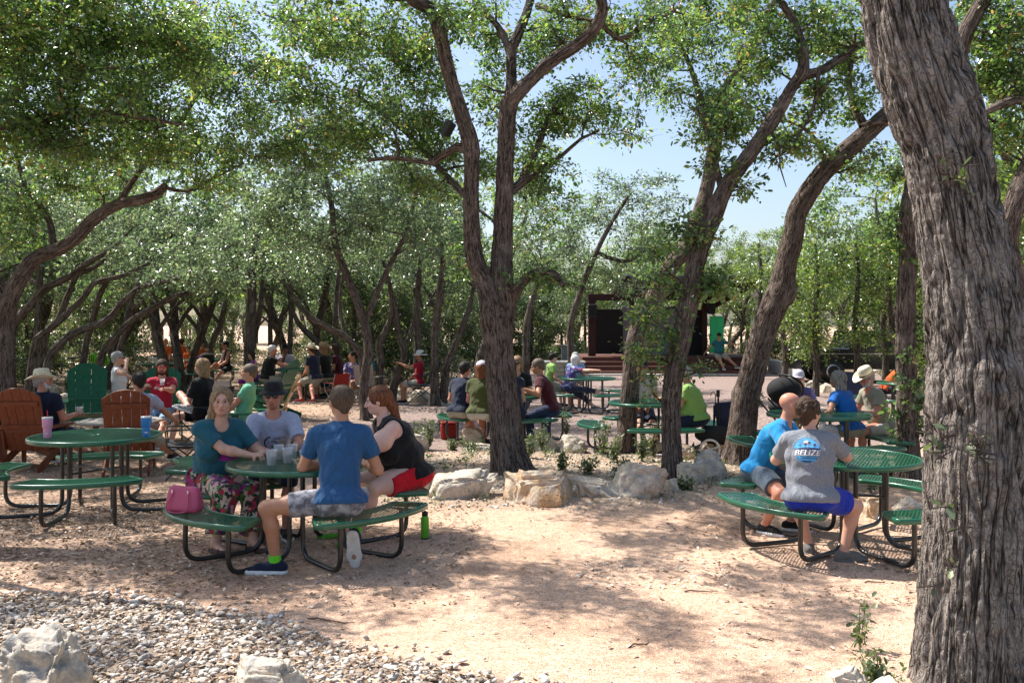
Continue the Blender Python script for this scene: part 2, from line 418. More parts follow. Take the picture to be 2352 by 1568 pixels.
# dead leaves
LV = np.array([[0, 0, 0], [.35, .22, .06], [.8, .2, .1], [1.05, 0, .02], [.8, -.2, .1], [.35, -.22, .06], [.5, 0, -.02]])
LF = np.array([[0, 6, 1], [1, 6, 2], [2, 6, 3], [3, 6, 4], [4, 6, 5], [5, 6, 0]])
t = NT("dead_leaf"); a = t.attr('rnd').outputs['Fac']
c1 = t.ramp(a, [(0, (.13, .08, .05)), (.3, (.28, .18, .11)), (.6, (.47, .35, .24)), (.85, (.66, .55, .43)), (1, (.75, .68, .58))])
t.bsdf(c1, .7, spec=.3); M_DEAD = t.m
def litter_leaves():
    xs_, ys_, r_ = [], [], []
    def area(n, x0, x1, y0, y1, f, lo=0, hi=1):
        x = RNG.random(n) * (x1 - x0) + x0; y = RNG.random(n) * (y1 - y0) + y0
        k = (RNG.random(n) < f(x, y)) & (np.abs(x) < y * .6 + .5); x, y = x[k], y[k]
        xs_.append(x); ys_.append(y); r_.append(lo + (hi - lo) * RNG.random(len(x)))
    area(1500, -5, 5, 4.3, 10, lambda x, y: x * 0 + .6, .3, 1); area(5200, -5.5, -.3, 6.3, 9.6, lambda x, y: .35 + .65 * sstep(-1.0, -3.2, x), 0, .9); area(1500, 1.5, 5.5, 6.2, 10, lambda x, y: x * 0 + .8, 0, .9)
    area(6500, -4.2, 1, 4.3, 6.7, lambda x, y: (y < gravel_edge(x)) * 1.0, 0, .75)
    area(9000, -9, -1.5, 6.8, 14, lambda x, y: sstep(-1.6, -3.8, x + (y - 7) * .22), .1, 1)
    area(7000, -2, 7, 9.3, 14, lambda x, y: isl(x, y), .1, 1)
    area(5000, -10, 8, 13, 22, lambda x, y: x * 0 + .7, .3, 1)
    area(5000, -14, -3, 14, 30, lambda x, y: x * 0 + 1, .2, 1)
    area(400, .5, 1.7, 6.6, 7.6, lambda x, y: .5 + 0 * x, .6, 1)
    x = np.concatenate(xs_); y = np.concatenate(ys_); r = np.concatenate(r_); n = len(x)
    s = (.028 + .022 * RNG.random(n)) * np.clip(y / 13, 1, 1.7)
    z = gzs(x, y) + .006 + .008 * RNG.random(n)
    z = z + (y < gravel_edge(x)) * .018
    W, Fk = scatter(LV - [.5, 0, 0], LF, np.stack([x, y, z], -1), s[:, None] * np.array([1, 1, 1.2]), rotmats(n, .55))
    me = np_mesh("leaf_litter", W, Fk, False, attr={'rnd': np.repeat(r, len(LF))}, mats=[M_DEAD])
    tag(link("leaf_litter", me), "dry oak leaves fallen over the path, the beds and the gravel", "dead leaves", kind='stuff')
litter_leaves()

# ------------------------------------------------------------------ boulders
def rock_mat(name, warm, grey):
    t = NT(name); co = t.obj()
    n1 = t.noise(co, 2.6, 5, .6, .4); n2 = t.noise(co, 9, 5, .65); n3 = t.noise(co, 34, 4, .7)
    c = t.ramp(n1, [(.3, (.55, .45, .34)), (.5, (.68, .59, .47)), (.62, warm), (.8, (.50, .33, .19))])
    c = t.mix(t.ramp(n2, [(.42, (0, 0, 0)), (.62, (1, 1, 1))]), c, grey)
    c = t.mix(.7, c, t.ramp(n3, [(.3, (.62, .60, .58)), (.65, (1.08, 1.08, 1.08))]), 'MULTIPLY')
    v = t.n("ShaderNodeTexVoronoi"); v.inputs['Scale'].default_value = 26; t.l(co, v.inputs['Vector'])
    pit = t.ramp(v.outputs['Distance'], [(.12, (0, 0, 0)), (.3, (1, 1, 1))])
    pm = t.ramp(t.noise(co, 3.3, 3), [(.48, (1, 1, 1)), (.6, (0, 0, 0))])
    hp = t.mix(pm, pit, (1, 1, 1))
    c = t.mix(.75, c, t.mix(.55, (1, 1, 1), hp), 'MULTIPLY')
    h = t.math('ADD', t.math('MULTIPLY', n2, 1.3), t.math('ADD', t.math('MULTIPLY', n3, .5), t.math('MULTIPLY', hp, .35)))
    t.bsdf(c, .88, nrm=t.bump(h, .9, .02), spec=.2); return t.m
M_ROCK = rock_mat("limestone", (.62, .47, .32), (.44, .41, .36))
M_ROCKG = rock_mat("grey_limestone", (.50, .42, .33), (.34, .325, .30))
M_ROCKO = rock_mat("ochre_limestone", (.62, .34, .15), (.56, .38, .22))
_ico = ico(5)
def rock(u0, u1, vt, vb, label, m=None, depth=.8, seed=1, tall=0, lean=(0, 0), group=None, name="boulder", sub=None, rough=.16, boxy=.5, lowcut=.22):
    z0 = 0; g = gnd((u0 + u1) / 2, vb, 0.03); Yf = g.y
    w = (u1 - u0) / FPX * (Yf + .15); hgt = (vb - vt) / FPX * (Yf + .1) * .93
    d = w * depth
    cx, cy = g.x, Yf + d * .42
    V, F_ = (ico(sub) if sub else _ico); V = V.copy()
    rs = np.random.default_rng(seed)
    q = np.sign(V) * np.abs(V) ** boxy; q = q / np.abs(q).max()
    for j in range(7):
        nr = rs.normal(size=3); nr[2] = abs(nr[2]) * .7; nr /= np.linalg.norm(nr); dd = q @ nr; lim = .62 + .25 * rs.random()
        q = q - np.clip(dd - lim, 0, 9)[:, None] * nr * .92
    q = q / np.abs(q).max(0)
    q = q * (1 + rough * fbm(V * 1.0, 2.6, 4, seed * 3.1)[:, None]) + .05 * fbm(V, 7, 3, seed)[:, None] * V
    q = q / np.abs(q).max(0)
    q[:, 0] += lean[0] * q[:, 2]; q[:, 1] += lean[1] * q[:, 2]
    Z = (q[:, 2] + 1) / 2
    Z = (Z - lowcut) / (1 - lowcut) * hgt
    Z = np.where(Z < -.06, -.06 + (Z + .06) * .2, Z)
    P_ = np.stack([q[:, 0] * w / 2, q[:, 1] * d / 2, Z], -1)
    me = np_mesh(name, P_, F_, True, mats=[m or M_ROCK])
    o = link(name, me); o.location = (cx, cy, gz(cx, cy) - .01)
    return tag(o, label, "rock", group)
GB = "limestone boulders edging the planted island"
rock(985, 1146, 1076, 1154, "cream boulder tapering to a point on its left, left of the forked oak trunk", None, .75, 3, lean=(.25, 0), group=GB)
rock(1152, 1328, 1080, 1164, "big boulder with orange pitted front directly below the forked oak", M_ROCKO, .72, 11, group=GB, boxy=.38)
rock(1312, 1424, 1100, 1154, "flat pale slab sloping down beside the orange pitted boulder", None, .8, 29, lean=(-.45, 0), group=GB, boxy=.6)
rock(1406, 1532, 1060, 1152, "rugged grey cream boulder at the foot of the slim middle trunk", None, .8, 8, lean=(.2, 0), group=GB)
rock(1524, 1562, 1106, 1140, "small round stone touching the slim trunk's base", None, .9, 10, group=GB, sub=4)
rock(1590, 1682, 1026, 1112, "blocky grey boulder between the two leaning trunks", M_ROCKG, .9, 31, group=GB, boxy=.3)
rock(1562, 1632, 1066, 1120, "small pale boulder leaning on the blocky grey one", None, .9, 15, group=GB, sub=4)
rock(1532, 1606, 1014, 1058, "ochre boulder just behind the slim trunk", M_ROCKO, .9, 16, group=GB, sub=4)
rock(1612, 1680, 996, 1032, "long tan boulder under the stroller wheel", M_ROCKO, .8, 17, lean=(.3, 0), group=GB, sub=4)
rock(1490, 1545, 1008, 1042, "low tan stone between the two slim trunks", M_ROCKO, .9, 46, group=GB, sub=4)
rock(1058, 1121, 964, 1022, "round rusty brown boulder in front of the olive shirted diner", M_ROCKO, .9, 18, group=GB, boxy=.7)
rock(924, 984, 984, 1034, "grey boulder beside the leafy weeds behind the woman in black", M_ROCKG, .9, 19, group=GB, sub=4)
rock(900, 952, 1008, 1052, "dull grey stone low behind the woman in black", M_ROCKG, .9, 49, group=GB, sub=4)
rock(1060, 1140, 1012, 1034, "flat grey slab lying below the rusty brown boulder", M_ROCKG, .7, 48, group=GB, sub=4)
rock(1214, 1290, 992, 1034, "low pale stone in the weeds right of the forked trunk", M_ROCKG, .9, 20, group=GB, sub=4)
rock(1284, 1352, 990, 1036, "round pitted stone left of the second trunk", M_ROCKG, .9, 21, group=GB, sub=4, boxy=.7)
rock(1405, 1440, 1080, 1100, "half buried stone in the weeds below the second trunk", None, .9, 22, group=GB, sub=4)
rock(944, 992, 1092, 1140, "pale stone behind the bench end left of the tapering boulder", None, .9, 23, group=GB, sub=4)
rock(2062, 2136, 1128, 1178, "rounded grey boulder under the right table against the big trunk", M_ROCKG, .9, 24, group=GB, boxy=.8)
rock(1984, 2072, 1118, 1184, "tan and grey boulder under the right table beside the rounded one", M_ROCKO, .9, 25, group=GB)
rock(-60, 186, 1424, 1640, "large rough pitted grey boulder in the near left corner", M_ROCKG, .9, 26, rough=.3, boxy=.62)
rock(490, 694, 1512, 1640, "smooth pale grey boulder cut off by the bottom edge", M_ROCKG, .8, 27, boxy=.55)
rock(1900, 2010, 1520, 1600, "white broken stone at the foot of the big near trunk", None, .9, 28, boxy=.5)
rock(1990, 2080, 1545, 1625, "pale chipped stone tucked against the big near trunk", None, .9, 58, boxy=.5)
GR = "row of limestone boulders bordering the clearing"
labs = ["grey boulder at the left start of the far row, behind the striped table man", "pale boulder second from the left in the far row below the red chair", "broad creamy boulder in the middle of the far row",
        "whitish boulder right of the broad creamy one in the far row", "white boulder at the right end of the far row by the slender trunks", "small stone in front of the far row's left part"]
for i, (a, b, c, d) in enumerate([(735, 800, 868, 900), (790, 862, 884, 908), (852, 934, 886, 918), (928, 990, 890, 922), (980, 1034, 900, 928), (848, 880, 880, 898)]):
    rock(a, b, c, d, labs[i], [M_ROCKG, None, None, None, None, M_ROCKG][i], .8, 40 + i, group=GR, sub=4)
GW = "stones retaining the edge of the clearing on the right"
labs = ["squared stone at the left end of the right retaining row", "striped pale stone second in the right retaining row", "rounded stone in the middle of the right retaining row", "low stone near the right end of the right retaining row",
        "last stone of the right retaining row before the grey haired woman"]
for i, (a, b, c, d) in enumerate([(1828, 1852, 866, 893), (1850, 1892, 868, 896), (1888, 1926, 872, 900), (1918, 1966, 878, 902), (1962, 1996, 880, 906)]):
    rock(a, b, c, d, labs[i], [M_ROCKG, None, None, M_ROCKG, None][i], .7, 60 + i, group=GW, sub=4, boxy=.35)
GL = "rocks in the shade behind the green wooden chair"
labs = ["grey rock behind the cowboy hat man's shoulder", "flat grey rock left of the green wooden chair", "shaded rock against the leaning trunks", "pale rock right of the green wooden chair back", "low stone left of the bicycle",
        "small rock by the seated grey haired woman's chair"]
for i, (a, b, c, d) in enumerate([(92, 146, 930, 985), (108, 165, 902, 938), (92, 132, 880, 912), (232, 262, 858, 884), (148, 185, 862, 882), (300, 330, 880, 905)]):
    rock(a, b, c, d, labs[i], [M_ROCKG, M_ROCKG, None, None, None, M_ROCKG][i], .9, 70 + i, group=GL, sub=4)
# fallen twigs on the path
M_TWIG = mat("dry_twig", (.16, .10, .07), .9, bump=.4)
for i, (u, v, L, a, lb) in enumerate([(1470, 1480, .14, .5, "thin bent twig lying near the bottom centre of the path"), (1760, 1470, .10, .1, "short twig on the sunlit path left of the big trunk"),
                                (1610, 1360, .24, .05, "straight twig in the shade patch of the path"), (760, 1420, .34, -.25, "long twig at the edge of the white gravel"),
                                (2010, 1340, .16, .1, "twig beside the right table's feet")]):
    g = gnd(u, v); z = gz(g.x, g.y) + .008
    mb = MB(); pts = [(math.cos(a) * L * (k / 5 - .5), math.sin(a) * L * (k / 5 - .5) + .02 * math.sin(k * 1.3), .004 * (k % 2)) for k in range(6)]
    mb.tube(pts, [.005, .0055, .005, .0045, .004, .002], 6); o = mb.build("twig", M_TWIG); o.location = (g.x, g.y, z)
    tag(o, lb, "twig", "twigs dropped on the path")
# ------------------------------------------------------------------ trees
def bark_mat(name, dark, light, sc=1.0):
    t = NT(name); a = t.attr('bark').outputs['Vector']
    m1 = t.n("ShaderNodeMapping"); m1.inputs['Scale'].default_value = (sc, sc, sc * .10); t.l(a, m1.inputs[0]); co = m1.outputs[0]
    nz = t.n("ShaderNodeTexNoise"); nz.inputs['Scale'].default_value = 30; nz.inputs['Detail'].default_value = 2.5; nz.inputs['Roughness'].default_value = .55; nz.inputs['Distortion'].default_value = .25; t.l(co, nz.inputs['Vector'])
    e = t.math('ABSOLUTE', t.math('SUBTRACT', nz.outputs['Fac'], .5))
    m2 = t.n("ShaderNodeMapping"); m2.inputs['Scale'].default_value = (sc, sc, sc * .45); t.l(a, m2.inputs[0])
    e2 = t.math('ABSOLUTE', t.math('SUBTRACT', t.noise(m2.outputs[0], 46, 2), .5))
    f = t.noise(m2.outputs[0], 60, 6, .75)
    ridge = t.math('MULTIPLY', t.ramp(e, [(.0, (0, 0, 0)), (.075, (1, 1, 1))]), t.ramp(e2, [(.0, (.35, .35, .35)), (.05, (1, 1, 1))]))
    h = t.math('ADD', ridge, t.math('MULTIPLY', f, .8))
    c = t.ramp(f, [(.28, dark), (.5, light), (.75, tuple(min(1, x * 1.5) for x in light))])
    c = t.mix(t.ramp(e, [(.0, (0, 0, 0)), (.055, (1, 1, 1))]), tuple(x * .5 for x in dark), c)
    pt = t.noise(a, 3.2, 4, .6)
    c = t.mix(t.math('MULTIPLY', t.ramp(pt, [(.52, (0, 0, 0)), (.66, (1, 1, 1))]), .45), c, tuple(min(1, (x + .06) * 1.4) for x in light))
    t.bsdf(c, .93, nrm=t.bump(h, 1.0, .022), spec=.12); return t.m
M_BARK = bark_mat("oak_bark", (.042, .030, .024), (.235, .18, .15))
M_BARKB = bark_mat("big_oak_bark", (.045, .036, .030), (.285, .245, .215), .8)
M_BARKF = bark_mat("far_bark", (.045, .034, .027), (.17, .14, .118), .6)

def leaf_mat(name, stops, trans=.48, rough=.27):
    t = NT(name); a = t.attr('rnd').outputs['Fac']
    tg = t.math('GREATER_THAN', a, 1.5); c = t.mix(tg, t.ramp(a, stops), (.075, .055, .042))
    b = t.n("ShaderNodeBsdfPrincipled"); t.l(c, b.inputs['Base Color']); b.inputs['Roughness'].default_value = rough
    b.inputs['Specular IOR Level'].default_value = 1.0
    tr = t.n("ShaderNodeBsdfTranslucent"); hs = t.n("ShaderNodeHueSaturation"); hs.inputs['Value'].default_value = 2.0; hs.inputs['Saturation'].default_value = 1.15
    hs.inputs['Hue'].default_value = .487
    t.l(c, hs.inputs['Color']); t.l(hs.outputs[0], tr.inputs[0])
    mx = t.n("ShaderNodeMixShader"); mx.inputs[0].default_value = trans; t.l(b.outputs[0], mx.inputs[1]); t.l(tr.outputs[0], mx.inputs[2])
    t.l(mx.outputs[0], t.out.inputs[0]); return t.m
M_LEAF = leaf_mat("oak_leaf", [(0, (.040, .080, .030)), (.35, (.102, .184, .056)), (.7, (.185, .290, .080)), (.92, (.32, .375, .11)), (1, (.32, .24, .10))])
M_LEAFG = leaf_mat("grey_green_leaf", [(0, (.056, .092, .050)), (.4, (.115, .172, .084)), (.8, (.185, .258, .12)), (1, (.23, .25, .13))])
M_LEAFY = leaf_mat("light_green_leaf", [(0, (.06, .10, .028)), (.4, (.11, .18, .045)), (.8, (.18, .26, .065)), (1, (.27, .28, .09))])
M_WEED = leaf_mat("weed_leaf", [(0, (.05, .08, .03)), (.5, (.09, .14, .045)), (1, (.2, .22, .09))], .35, .5)

def resample(P, R, step):
    """catmull-rom through points"""
    P = np.array(P, float); R = np.array(R, float); outP, outR = [], []
    n = len(P)
    for i in range(n - 1):
        p0, p1, p2, p3 = P[max(i - 1, 0)], P[i], P[i + 1], P[min(i + 2, n - 1)]
        m = max(1, int(np.linalg.norm(p2 - p1) / step))
        for k in range(m):
            t = k / m
            outP.append(.5 * ((2 * p1) + (-p0 + p2) * t + (2 * p0 - 5 * p1 + 4 * p2 - p3) * t * t + (-p0 + 3 * p1 - 3 * p2 + p3) * t ** 3))
            outR.append(R[i] * (1 - t) + R[i + 1] * t)
    outP.append(P[-1]); outR.append(R[-1])
    return np.array(outP), np.array(outR)
class Wood:
    def __init__(s): s.V = []; s.F = []; s.B = []; s.n = 0; s.nodes = []
    def limb(s, P, R, ns=8, step=.25, wob=0.0, bark=0.0, flare=0.0, keep=True, s0=0.0, knots=(), lump=0.06):
        P, R = resample(P, R, step); n = len(P)
        if wob: P[1:-1] += wob * RNG.normal(size=(n - 2, 3)) * R[1:-1, None]
        T = np.gradient(P, axis=0); T /= np.linalg.norm(T, axis=1)[:, None] + 1e-9
        ref = np.array([1.0, 0, 0]) if abs(T[0][0]) < .8 else np.array([0, 0, 1.0])
        nx = np.cross(T[0], ref); nx /= np.linalg.norm(nx); N = []
        for i in range(n):
            nx = nx - T[i] * nx.dot(T[i]); nx /= np.linalg.norm(nx); N.append(nx)
        N = np.array(N); Bn = np.cross(T, N)
        L = np.concatenate([[0], np.cumsum(np.linalg.norm(np.diff(P, axis=0), axis=1))]) + s0
        a = np.linspace(0, 2 * PI, ns, endpoint=False)
        ca, sa = np.cos(a), np.sin(a)
        base = np.stack([ca[None] * R[:, None], sa[None] * R[:, None], np.repeat(L[:, None], ns, 1)], -1)
        rr = np.repeat(R[:, None], ns, 1)
        if flare: rr = rr * (1 + flare * np.exp(-(L - s0)[:, None] / .22) * (1 + .35 * np.cos(a * 4 + 1)[None] + .2 * np.cos(a * 7)[None]))
        if lump: rr = rr * (1 + lump * fbm(base * np.array([1, 1, .6]), 3.0 / max(R.mean(), .05) * .2, 2, s0 + 3))
        if bark:
            q = base * np.array([1, 1, .13]); fr_ = min(30, 4.2 / max(R.mean(), .03))
            w = vnoise(q[..., 0] * 9, q[..., 1] * 9, q[..., 2] * 30) * .03
            n1 = np.clip(np.abs(vnoise((q[..., 0] + w) * fr_, (q[..., 1] + w) * fr_, q[..., 2] * fr_ * 1.1 + 7)) * 3.4, 0, 1)
            n2 = np.clip(np.abs(vnoise((q[..., 0] - w) * fr_ * 1.9, (q[..., 1]) * fr_ * 1.9, q[..., 2] * fr_ * 2.6 + 3)) * 3.2, 0, 1)
            n3 = fbm(base, 40, 2, 5)
            rr = rr + bark * ((n1 - .95) * 1.1 + .5 * (n2 - .5) + .22 * n3)
        for (kl, ka, kr, kh) in knots:
            d2 = ((L[:, None] - kl) / kr) ** 2 + (np.angle(np.exp(1j * (a[None] - ka))) * R[:, None] / kr) ** 2
            rr = rr + kh * np.exp(-d2 * 1.5) - kh * .9 * np.exp(-d2 * 9)
        V = P[:, None] + N[:, None] * (ca[None] * rr)[..., None] + Bn[:, None] * (sa[None] * rr)[..., None]
        i = np.arange(n - 1)[:, None] * ns; k = np.arange(ns)[None]
        F = np.stack([i + k, i + (k + 1) % ns, i + ns + (k + 1) % ns, i + ns + k], -1).reshape(-1, 4)
        s.V.append(V.reshape(-1, 3)); s.F.append(F + s.n); s.B.append(base.reshape(-1, 3)); s.n += n * ns
        if keep:
            for j in range(0, n, max(1, int(.3 / step))): s.nodes.append((P[j], R[j]))
        return P, R
    def grow(s, targets, r=.03, ns=5, sag=.1, rmin=.006, kmax=.45):
        """boughs from the nearest wood to every leaf clump"""
        if not len(targets): return
        NP = np.array([p for p, _ in s.nodes]); NR = np.array([r_ for _, r_ in s.nodes])
        base = NP.mean(0); order = np.argsort([np.min(np.linalg.norm(NP - t_, axis=1)) for t_ in targets])
        for j in order:
            t_ = np.array(targets[j]); d = np.linalg.norm(NP - t_, axis=1) + np.clip(NP[:, 2] - t_[2] + .1, 0, 9) * .8
            k = int(np.argmin(d)); p0 = NP[k]; D = t_ - p0; L = np.linalg.norm(D)
            if L < .12: continue
            r0 = min(NR[k] * .75, max(rmin * 1.5, r * (.35 + .4 * L)))
            m = max(3, int(L / .35) + 2); pts = []
            side = np.cross(D, RNG.normal(size=3)); side /= np.linalg.norm(side) + 1e-6
            for i in range(m):
                q = i / (m - 1)
                pts.append(p0 + D * q + side * math.sin(q * PI) * L * .12 + np.array([0, 0, math.sin(q * PI) * L * sag]) + (RNG.normal(size=3) * .035 * L * (0 < i < m - 1)))
            rr = [r0 * (1 - q_) + rmin * q_ for q_ in np.linspace(0, 1, m)]
            s.limb(pts, rr, ns, .18, 0, 0, keep=False, lump=0)
            if L > .3:
                ext = np.array(pts[1:]); NP = np.concatenate([NP, ext]); NR = np.concatenate([NR, rr[1:]])
    def mesh(s, name, m):
        return np_mesh(name, np.concatenate(s.V), np.concatenate(s.F), True, attr={'bark': np.concatenate(s.B)}, mats=[m])

LEAF = np.array([[0, 0, 0], [.3, .26, .05], [.75, .24, .05], [1.0, 0, -.04], [.75, -.24, .05], [.3, -.26, .05]])
LEAFF = np.array([[0, 3, 2, 1], [0, 5, 4, 3]])
def leaves(cen, rad, per, size, flat=.6, sizevar=.35, tone=None, droop=.3):
    """leaf faces around clump centres. returns V,F,rnd"""
    cen = np.asarray(cen)
    if size > .05: per = int(per * 1.45); size *= .80
    n = len(cen) * per
    c = np.repeat(cen, per, 0); r = np.repeat(np.broadcast_to(rad, (len(cen),)), per)
    d = RNG.normal(size=(n, 3)); d /= np.linalg.norm(d, axis=1)[:, None]
    d = d * (RNG.random(n) ** .45)[:, None] * r[:, None]; d[:, 2] *= flat
    # a few sub-twigs per clump: pull leaves towards them
    nt = 6; tw = RNG.normal(size=(len(cen) * nt, 3)); tw /= np.linalg.norm(tw, axis=1)[:, None]; tw *= np.repeat(np.broadcast_to(rad, (len(cen),)), nt)[:, None]
    tw[:, 2] *= flat
    pick = np.repeat(np.arange(len(cen)), per) * nt + RNG.integers(0, nt, n)
    q = RNG.random(n)[:, None] ** .6
    d = d * .42 + tw[pick] * q * .78
    pos = c + d
    s = size * (1 + sizevar * RNG.normal(size=n)).clip(.4, 2)
    out = d / (np.linalg.norm(d, axis=1)[:, None] + 1e-6)
    ax = out + RNG.normal(size=(n, 3)) * .7; ax[:, 2] -= droop; ax /= np.linalg.norm(ax, axis=1)[:, None]
    up = RNG.normal(size=(n, 3)) * .55 + np.array([0, 0, 1.0])
    y = np.cross(up, ax); y /= np.linalg.norm(y, axis=1)[:, None] + 1e-6; z = np.cross(ax, y)
    R = np.stack([ax, y, z], -1)
    W, F = scatter(LEAF, LEAFF, pos, s[:, None] * np.ones((1, 3)), R)
    tn = np.repeat(tone if tone is not None else RNG.random(len(cen)), per)
    rnd = np.clip(.15 + .5 * tn + .25 * RNG.normal(size=n), 0, 1)
    rnd[RNG.random(n) < .012] = 1.0
    if size < .036: return W, F, np.repeat(rnd, 2)
    k = len(tw); c0 = np.repeat(cen, nt, 0); tip = c0 + tw * 1.0; bend = c0 + tw * .5 + RNG.normal(size=(k, 3)) * .03; wd = .0035 + .0025 * (size > .06)
    P_ = [c0, bend, tip]; ws = [wd, wd * .7, wd * .25]; TV = np.zeros((k, 12, 3))
    for ax_, e in ((0, np.array([1, .3, 0])), (1, np.array([0, .3, 1]))):
        for j in range(3): TV[:, ax_ * 6 + j * 2] = P_[j] + e * ws[j]; TV[:, ax_ * 6 + j * 2 + 1] = P_[j] - e * ws[j]
    TF = np.array([[0, 1, 3, 2], [2, 3, 5, 4], [6, 7, 9, 8], [8, 9, 11, 10]]); TFa = (TF[None] + (np.arange(k) * 12)[:, None, None]).reshape(-1, 4) + len(W)
    return np.concatenate([W, TV.reshape(-1, 3)]), np.concatenate([F, TFa]), np.concatenate([np.repeat(rnd, 2), np.full(k * 4, 2.0)])
def leaf_object(name, parts, m, parent):
    V = np.concatenate([p[0] for p in parts]); o = 0; Fs = []
    for p in parts: Fs.append(p[1] + o); o += len(p[0])
    me = np_mesh(name, V, np.concatenate(Fs), False, attr={'rnd': np.concatenate([p[2] for p in parts])}, mats=[m])
    return link(name, me, parent)
def clumps(c, r, n, shell=.35):
    d = RNG.normal(size=(n, 3)); d /= np.linalg.norm(d, axis=1)[:, None]
    return np.array(c) + d * ((RNG.random(n) * (1 - shell ** 3) + shell ** 3) ** (1 / 3))[:, None] * np.array(r)
def blob(u, v, Y, ru, rv, rd, n, shell=.2):
    c = at(u, v, Y); return clumps(c, (ru / FPX * Y, rd, rv / FPX * Y), n, shell)
def shade(x, y, z, r, n):
    """leaf clumps whose shade falls at ground point x, y"""
    return clumps((x - .6 * z, y + .344 * z, z), (r, r, .25), int(n * 1.9) + 1, 0)
def px(pts):
    """[(u,v,Y,width_px)] -> points, radii"""
    return [at(u, v, Y)[:] for u, v, Y, w in pts], [w * .465 / FPX * Y for u, v, Y, w in pts]

def tree(label, cat, base, limbs, blobs, m_bark=None, m_leaf=None, leaf=.06, per=60, crad=.36, group=None, name="oak_tree", ns=20, bark=.006, flare=.35,
         knots=(), extra_leaf=(), step=.09, twig=.042, lump=.06, growstep=True, sub=()):
    root = thing(name, label, cat, base, 0, group)
    w = Wood(); off = np.array(base)
    for i, (P, R) in enumerate(limbs):
        big = R[0] > .05
        w.limb([np.array(p) - off for p in P], R, ns if big else max(6, ns // 2), step if big else .15, 0, bark if big else 0, flare if i == 0 else 0, s0=i * 3.7, knots=knots if i == 0 else (), lump=lump)
    cen = np.concatenate(blobs) - off if len(blobs) else np.zeros((0, 3))
    if len(cen) and growstep: w.grow(list(cen), twig)
    o = link("trunk", w.mesh("trunk", m_bark or M_BARK), root)
    if len(cen):
        parts = [leaves(cen, crad * (.7 + .6 * RNG.random(len(cen))), per, leaf)]
        for (cc, rr, pp, ll) in extra_leaf: parts.append(leaves(np.asarray(cc) - off, rr, pp, ll))
        leaf_object("crown", parts, m_leaf or M_LEAF, root)
    return root

# the forked oak in the middle
Yc = 11.6
b0 = gnd(1178, 1096); base = (b0.x, b0.y, gz(b0.x, b0.y) - .05)
trunk = px([(1180, 1100, Yc, 96), (1168, 1040, Yc, 84), (1160, 960, Yc, 78), (1152, 880, Yc, 74), (1146, 800, Yc, 72), (1138, 735, Yc, 78), (1128, 690, Yc, 60), (1110, 640, Yc, 48),
            (1090, 590, Yc - .05, 44), (1082, 486, Yc - .1, 40), (1084, 378, Yc - .15, 38), (1079, 324, Yc - .2, 42), (1054, 243, Yc - .3, 36), (1029, 162, Yc - .4, 35), (1012, 85, Yc - .5, 33), (990, 27, Yc - .6, 33), (950, 0, Yc - .7, 32), (890, -50, Yc - .8, 28), (830, -120, Yc - 1, 22), (800, -230, Yc - 1.2, 14)])
stem2 = px([(1150, 790, Yc, 50), (1160, 700, Yc + .03, 56), (1152, 648, Yc + .05, 60), (1155, 540, Yc + .1, 50), (1159, 432, Yc + .1, 45), (1163, 324, Yc + .1, 42), (1168, 243, Yc + .1, 46), (1190, 212, Yc, 38), (1212, 190, Yc, 34), (1266, 141, Yc - .1, 32),
            (1325, 104, Yc - .2, 31), (1366, 66, Yc - .3, 30), (1383, 22, Yc - .4, 28), (1370, -20, Yc - .5, 26), (1330, -90, Yc - .6, 20), (1300, -200, Yc - .6, 12)])
stem3 = px([(1165, 260, Yc + .1, 30), (1173, 200, Yc + .2, 26), (1176, 124, Yc + .3, 26), (1186, 88, Yc + .35, 26), (1210, 30, Yc + .5, 22), (1222, -20, Yc + .6, 20), (1240, -120, Yc + .8, 12)])
limbs1 = [trunk, stem2, stem3,
          px([(1178, 140, Yc + .3, 20), (1150, 70, Yc + .4, 17), (1120, 36, Yc + .5, 15), (1098, 8, Yc + .6, 12), (1070, -50, Yc + .7, 8)]),
          px([(1180, 680, Yc, 30), (1192, 660, Yc - .1, 26), (1212, 637, Yc - .2, 23), (1239, 624, Yc - .3, 21), (1271, 629, Yc - .4, 20), (1294, 656, Yc - .45, 15)]),
          px([(1075, 350, Yc - .2, 22), (1050, 338, Yc - .1, 20), (1010, 362, Yc + .1, 17), (985, 374, Yc + .2, 15), (915, 363, Yc + .4, 12), (844, 368, Yc + .6, 8)]),
          px([(1168, 440, Yc + .1, 24), (1195, 421, Yc + .3, 22), (1222, 370, Yc + .6, 18), (1240, 324, Yc + .9, 16), (1272, 254, Yc + 1.1, 12), (1330, 230, Yc + 1.2, 8)]),
          px([(1180, 440, Yc + .2, 16), (1211, 415, Yc + .5, 14), (1250, 385, Yc + .7, 12), (1292, 356, Yc + .8, 10), (1336, 318, Yc + .9, 8), (1376, 300, Yc + 1, 6)]),
          px([(1076, 455, Yc, 20), (1030, 410, Yc + .5, 16), (960, 330, Yc + 1.0, 13), (880, 262, Yc + 1.4, 10), (790, 200, Yc + 1.8, 7)]),
          px([(1235, 14, Yc + .4, 18), (1270, 25, Yc + .2, 14), (1310, 38, Yc, 11), (1360, 48, Yc - .2, 8)]),
          px([(1380, 50, Yc - .3, 14), (1420, 90, Yc, 12), (1480, 60, Yc + .2, 9), (1560, 20, Yc + .4, 7)])]
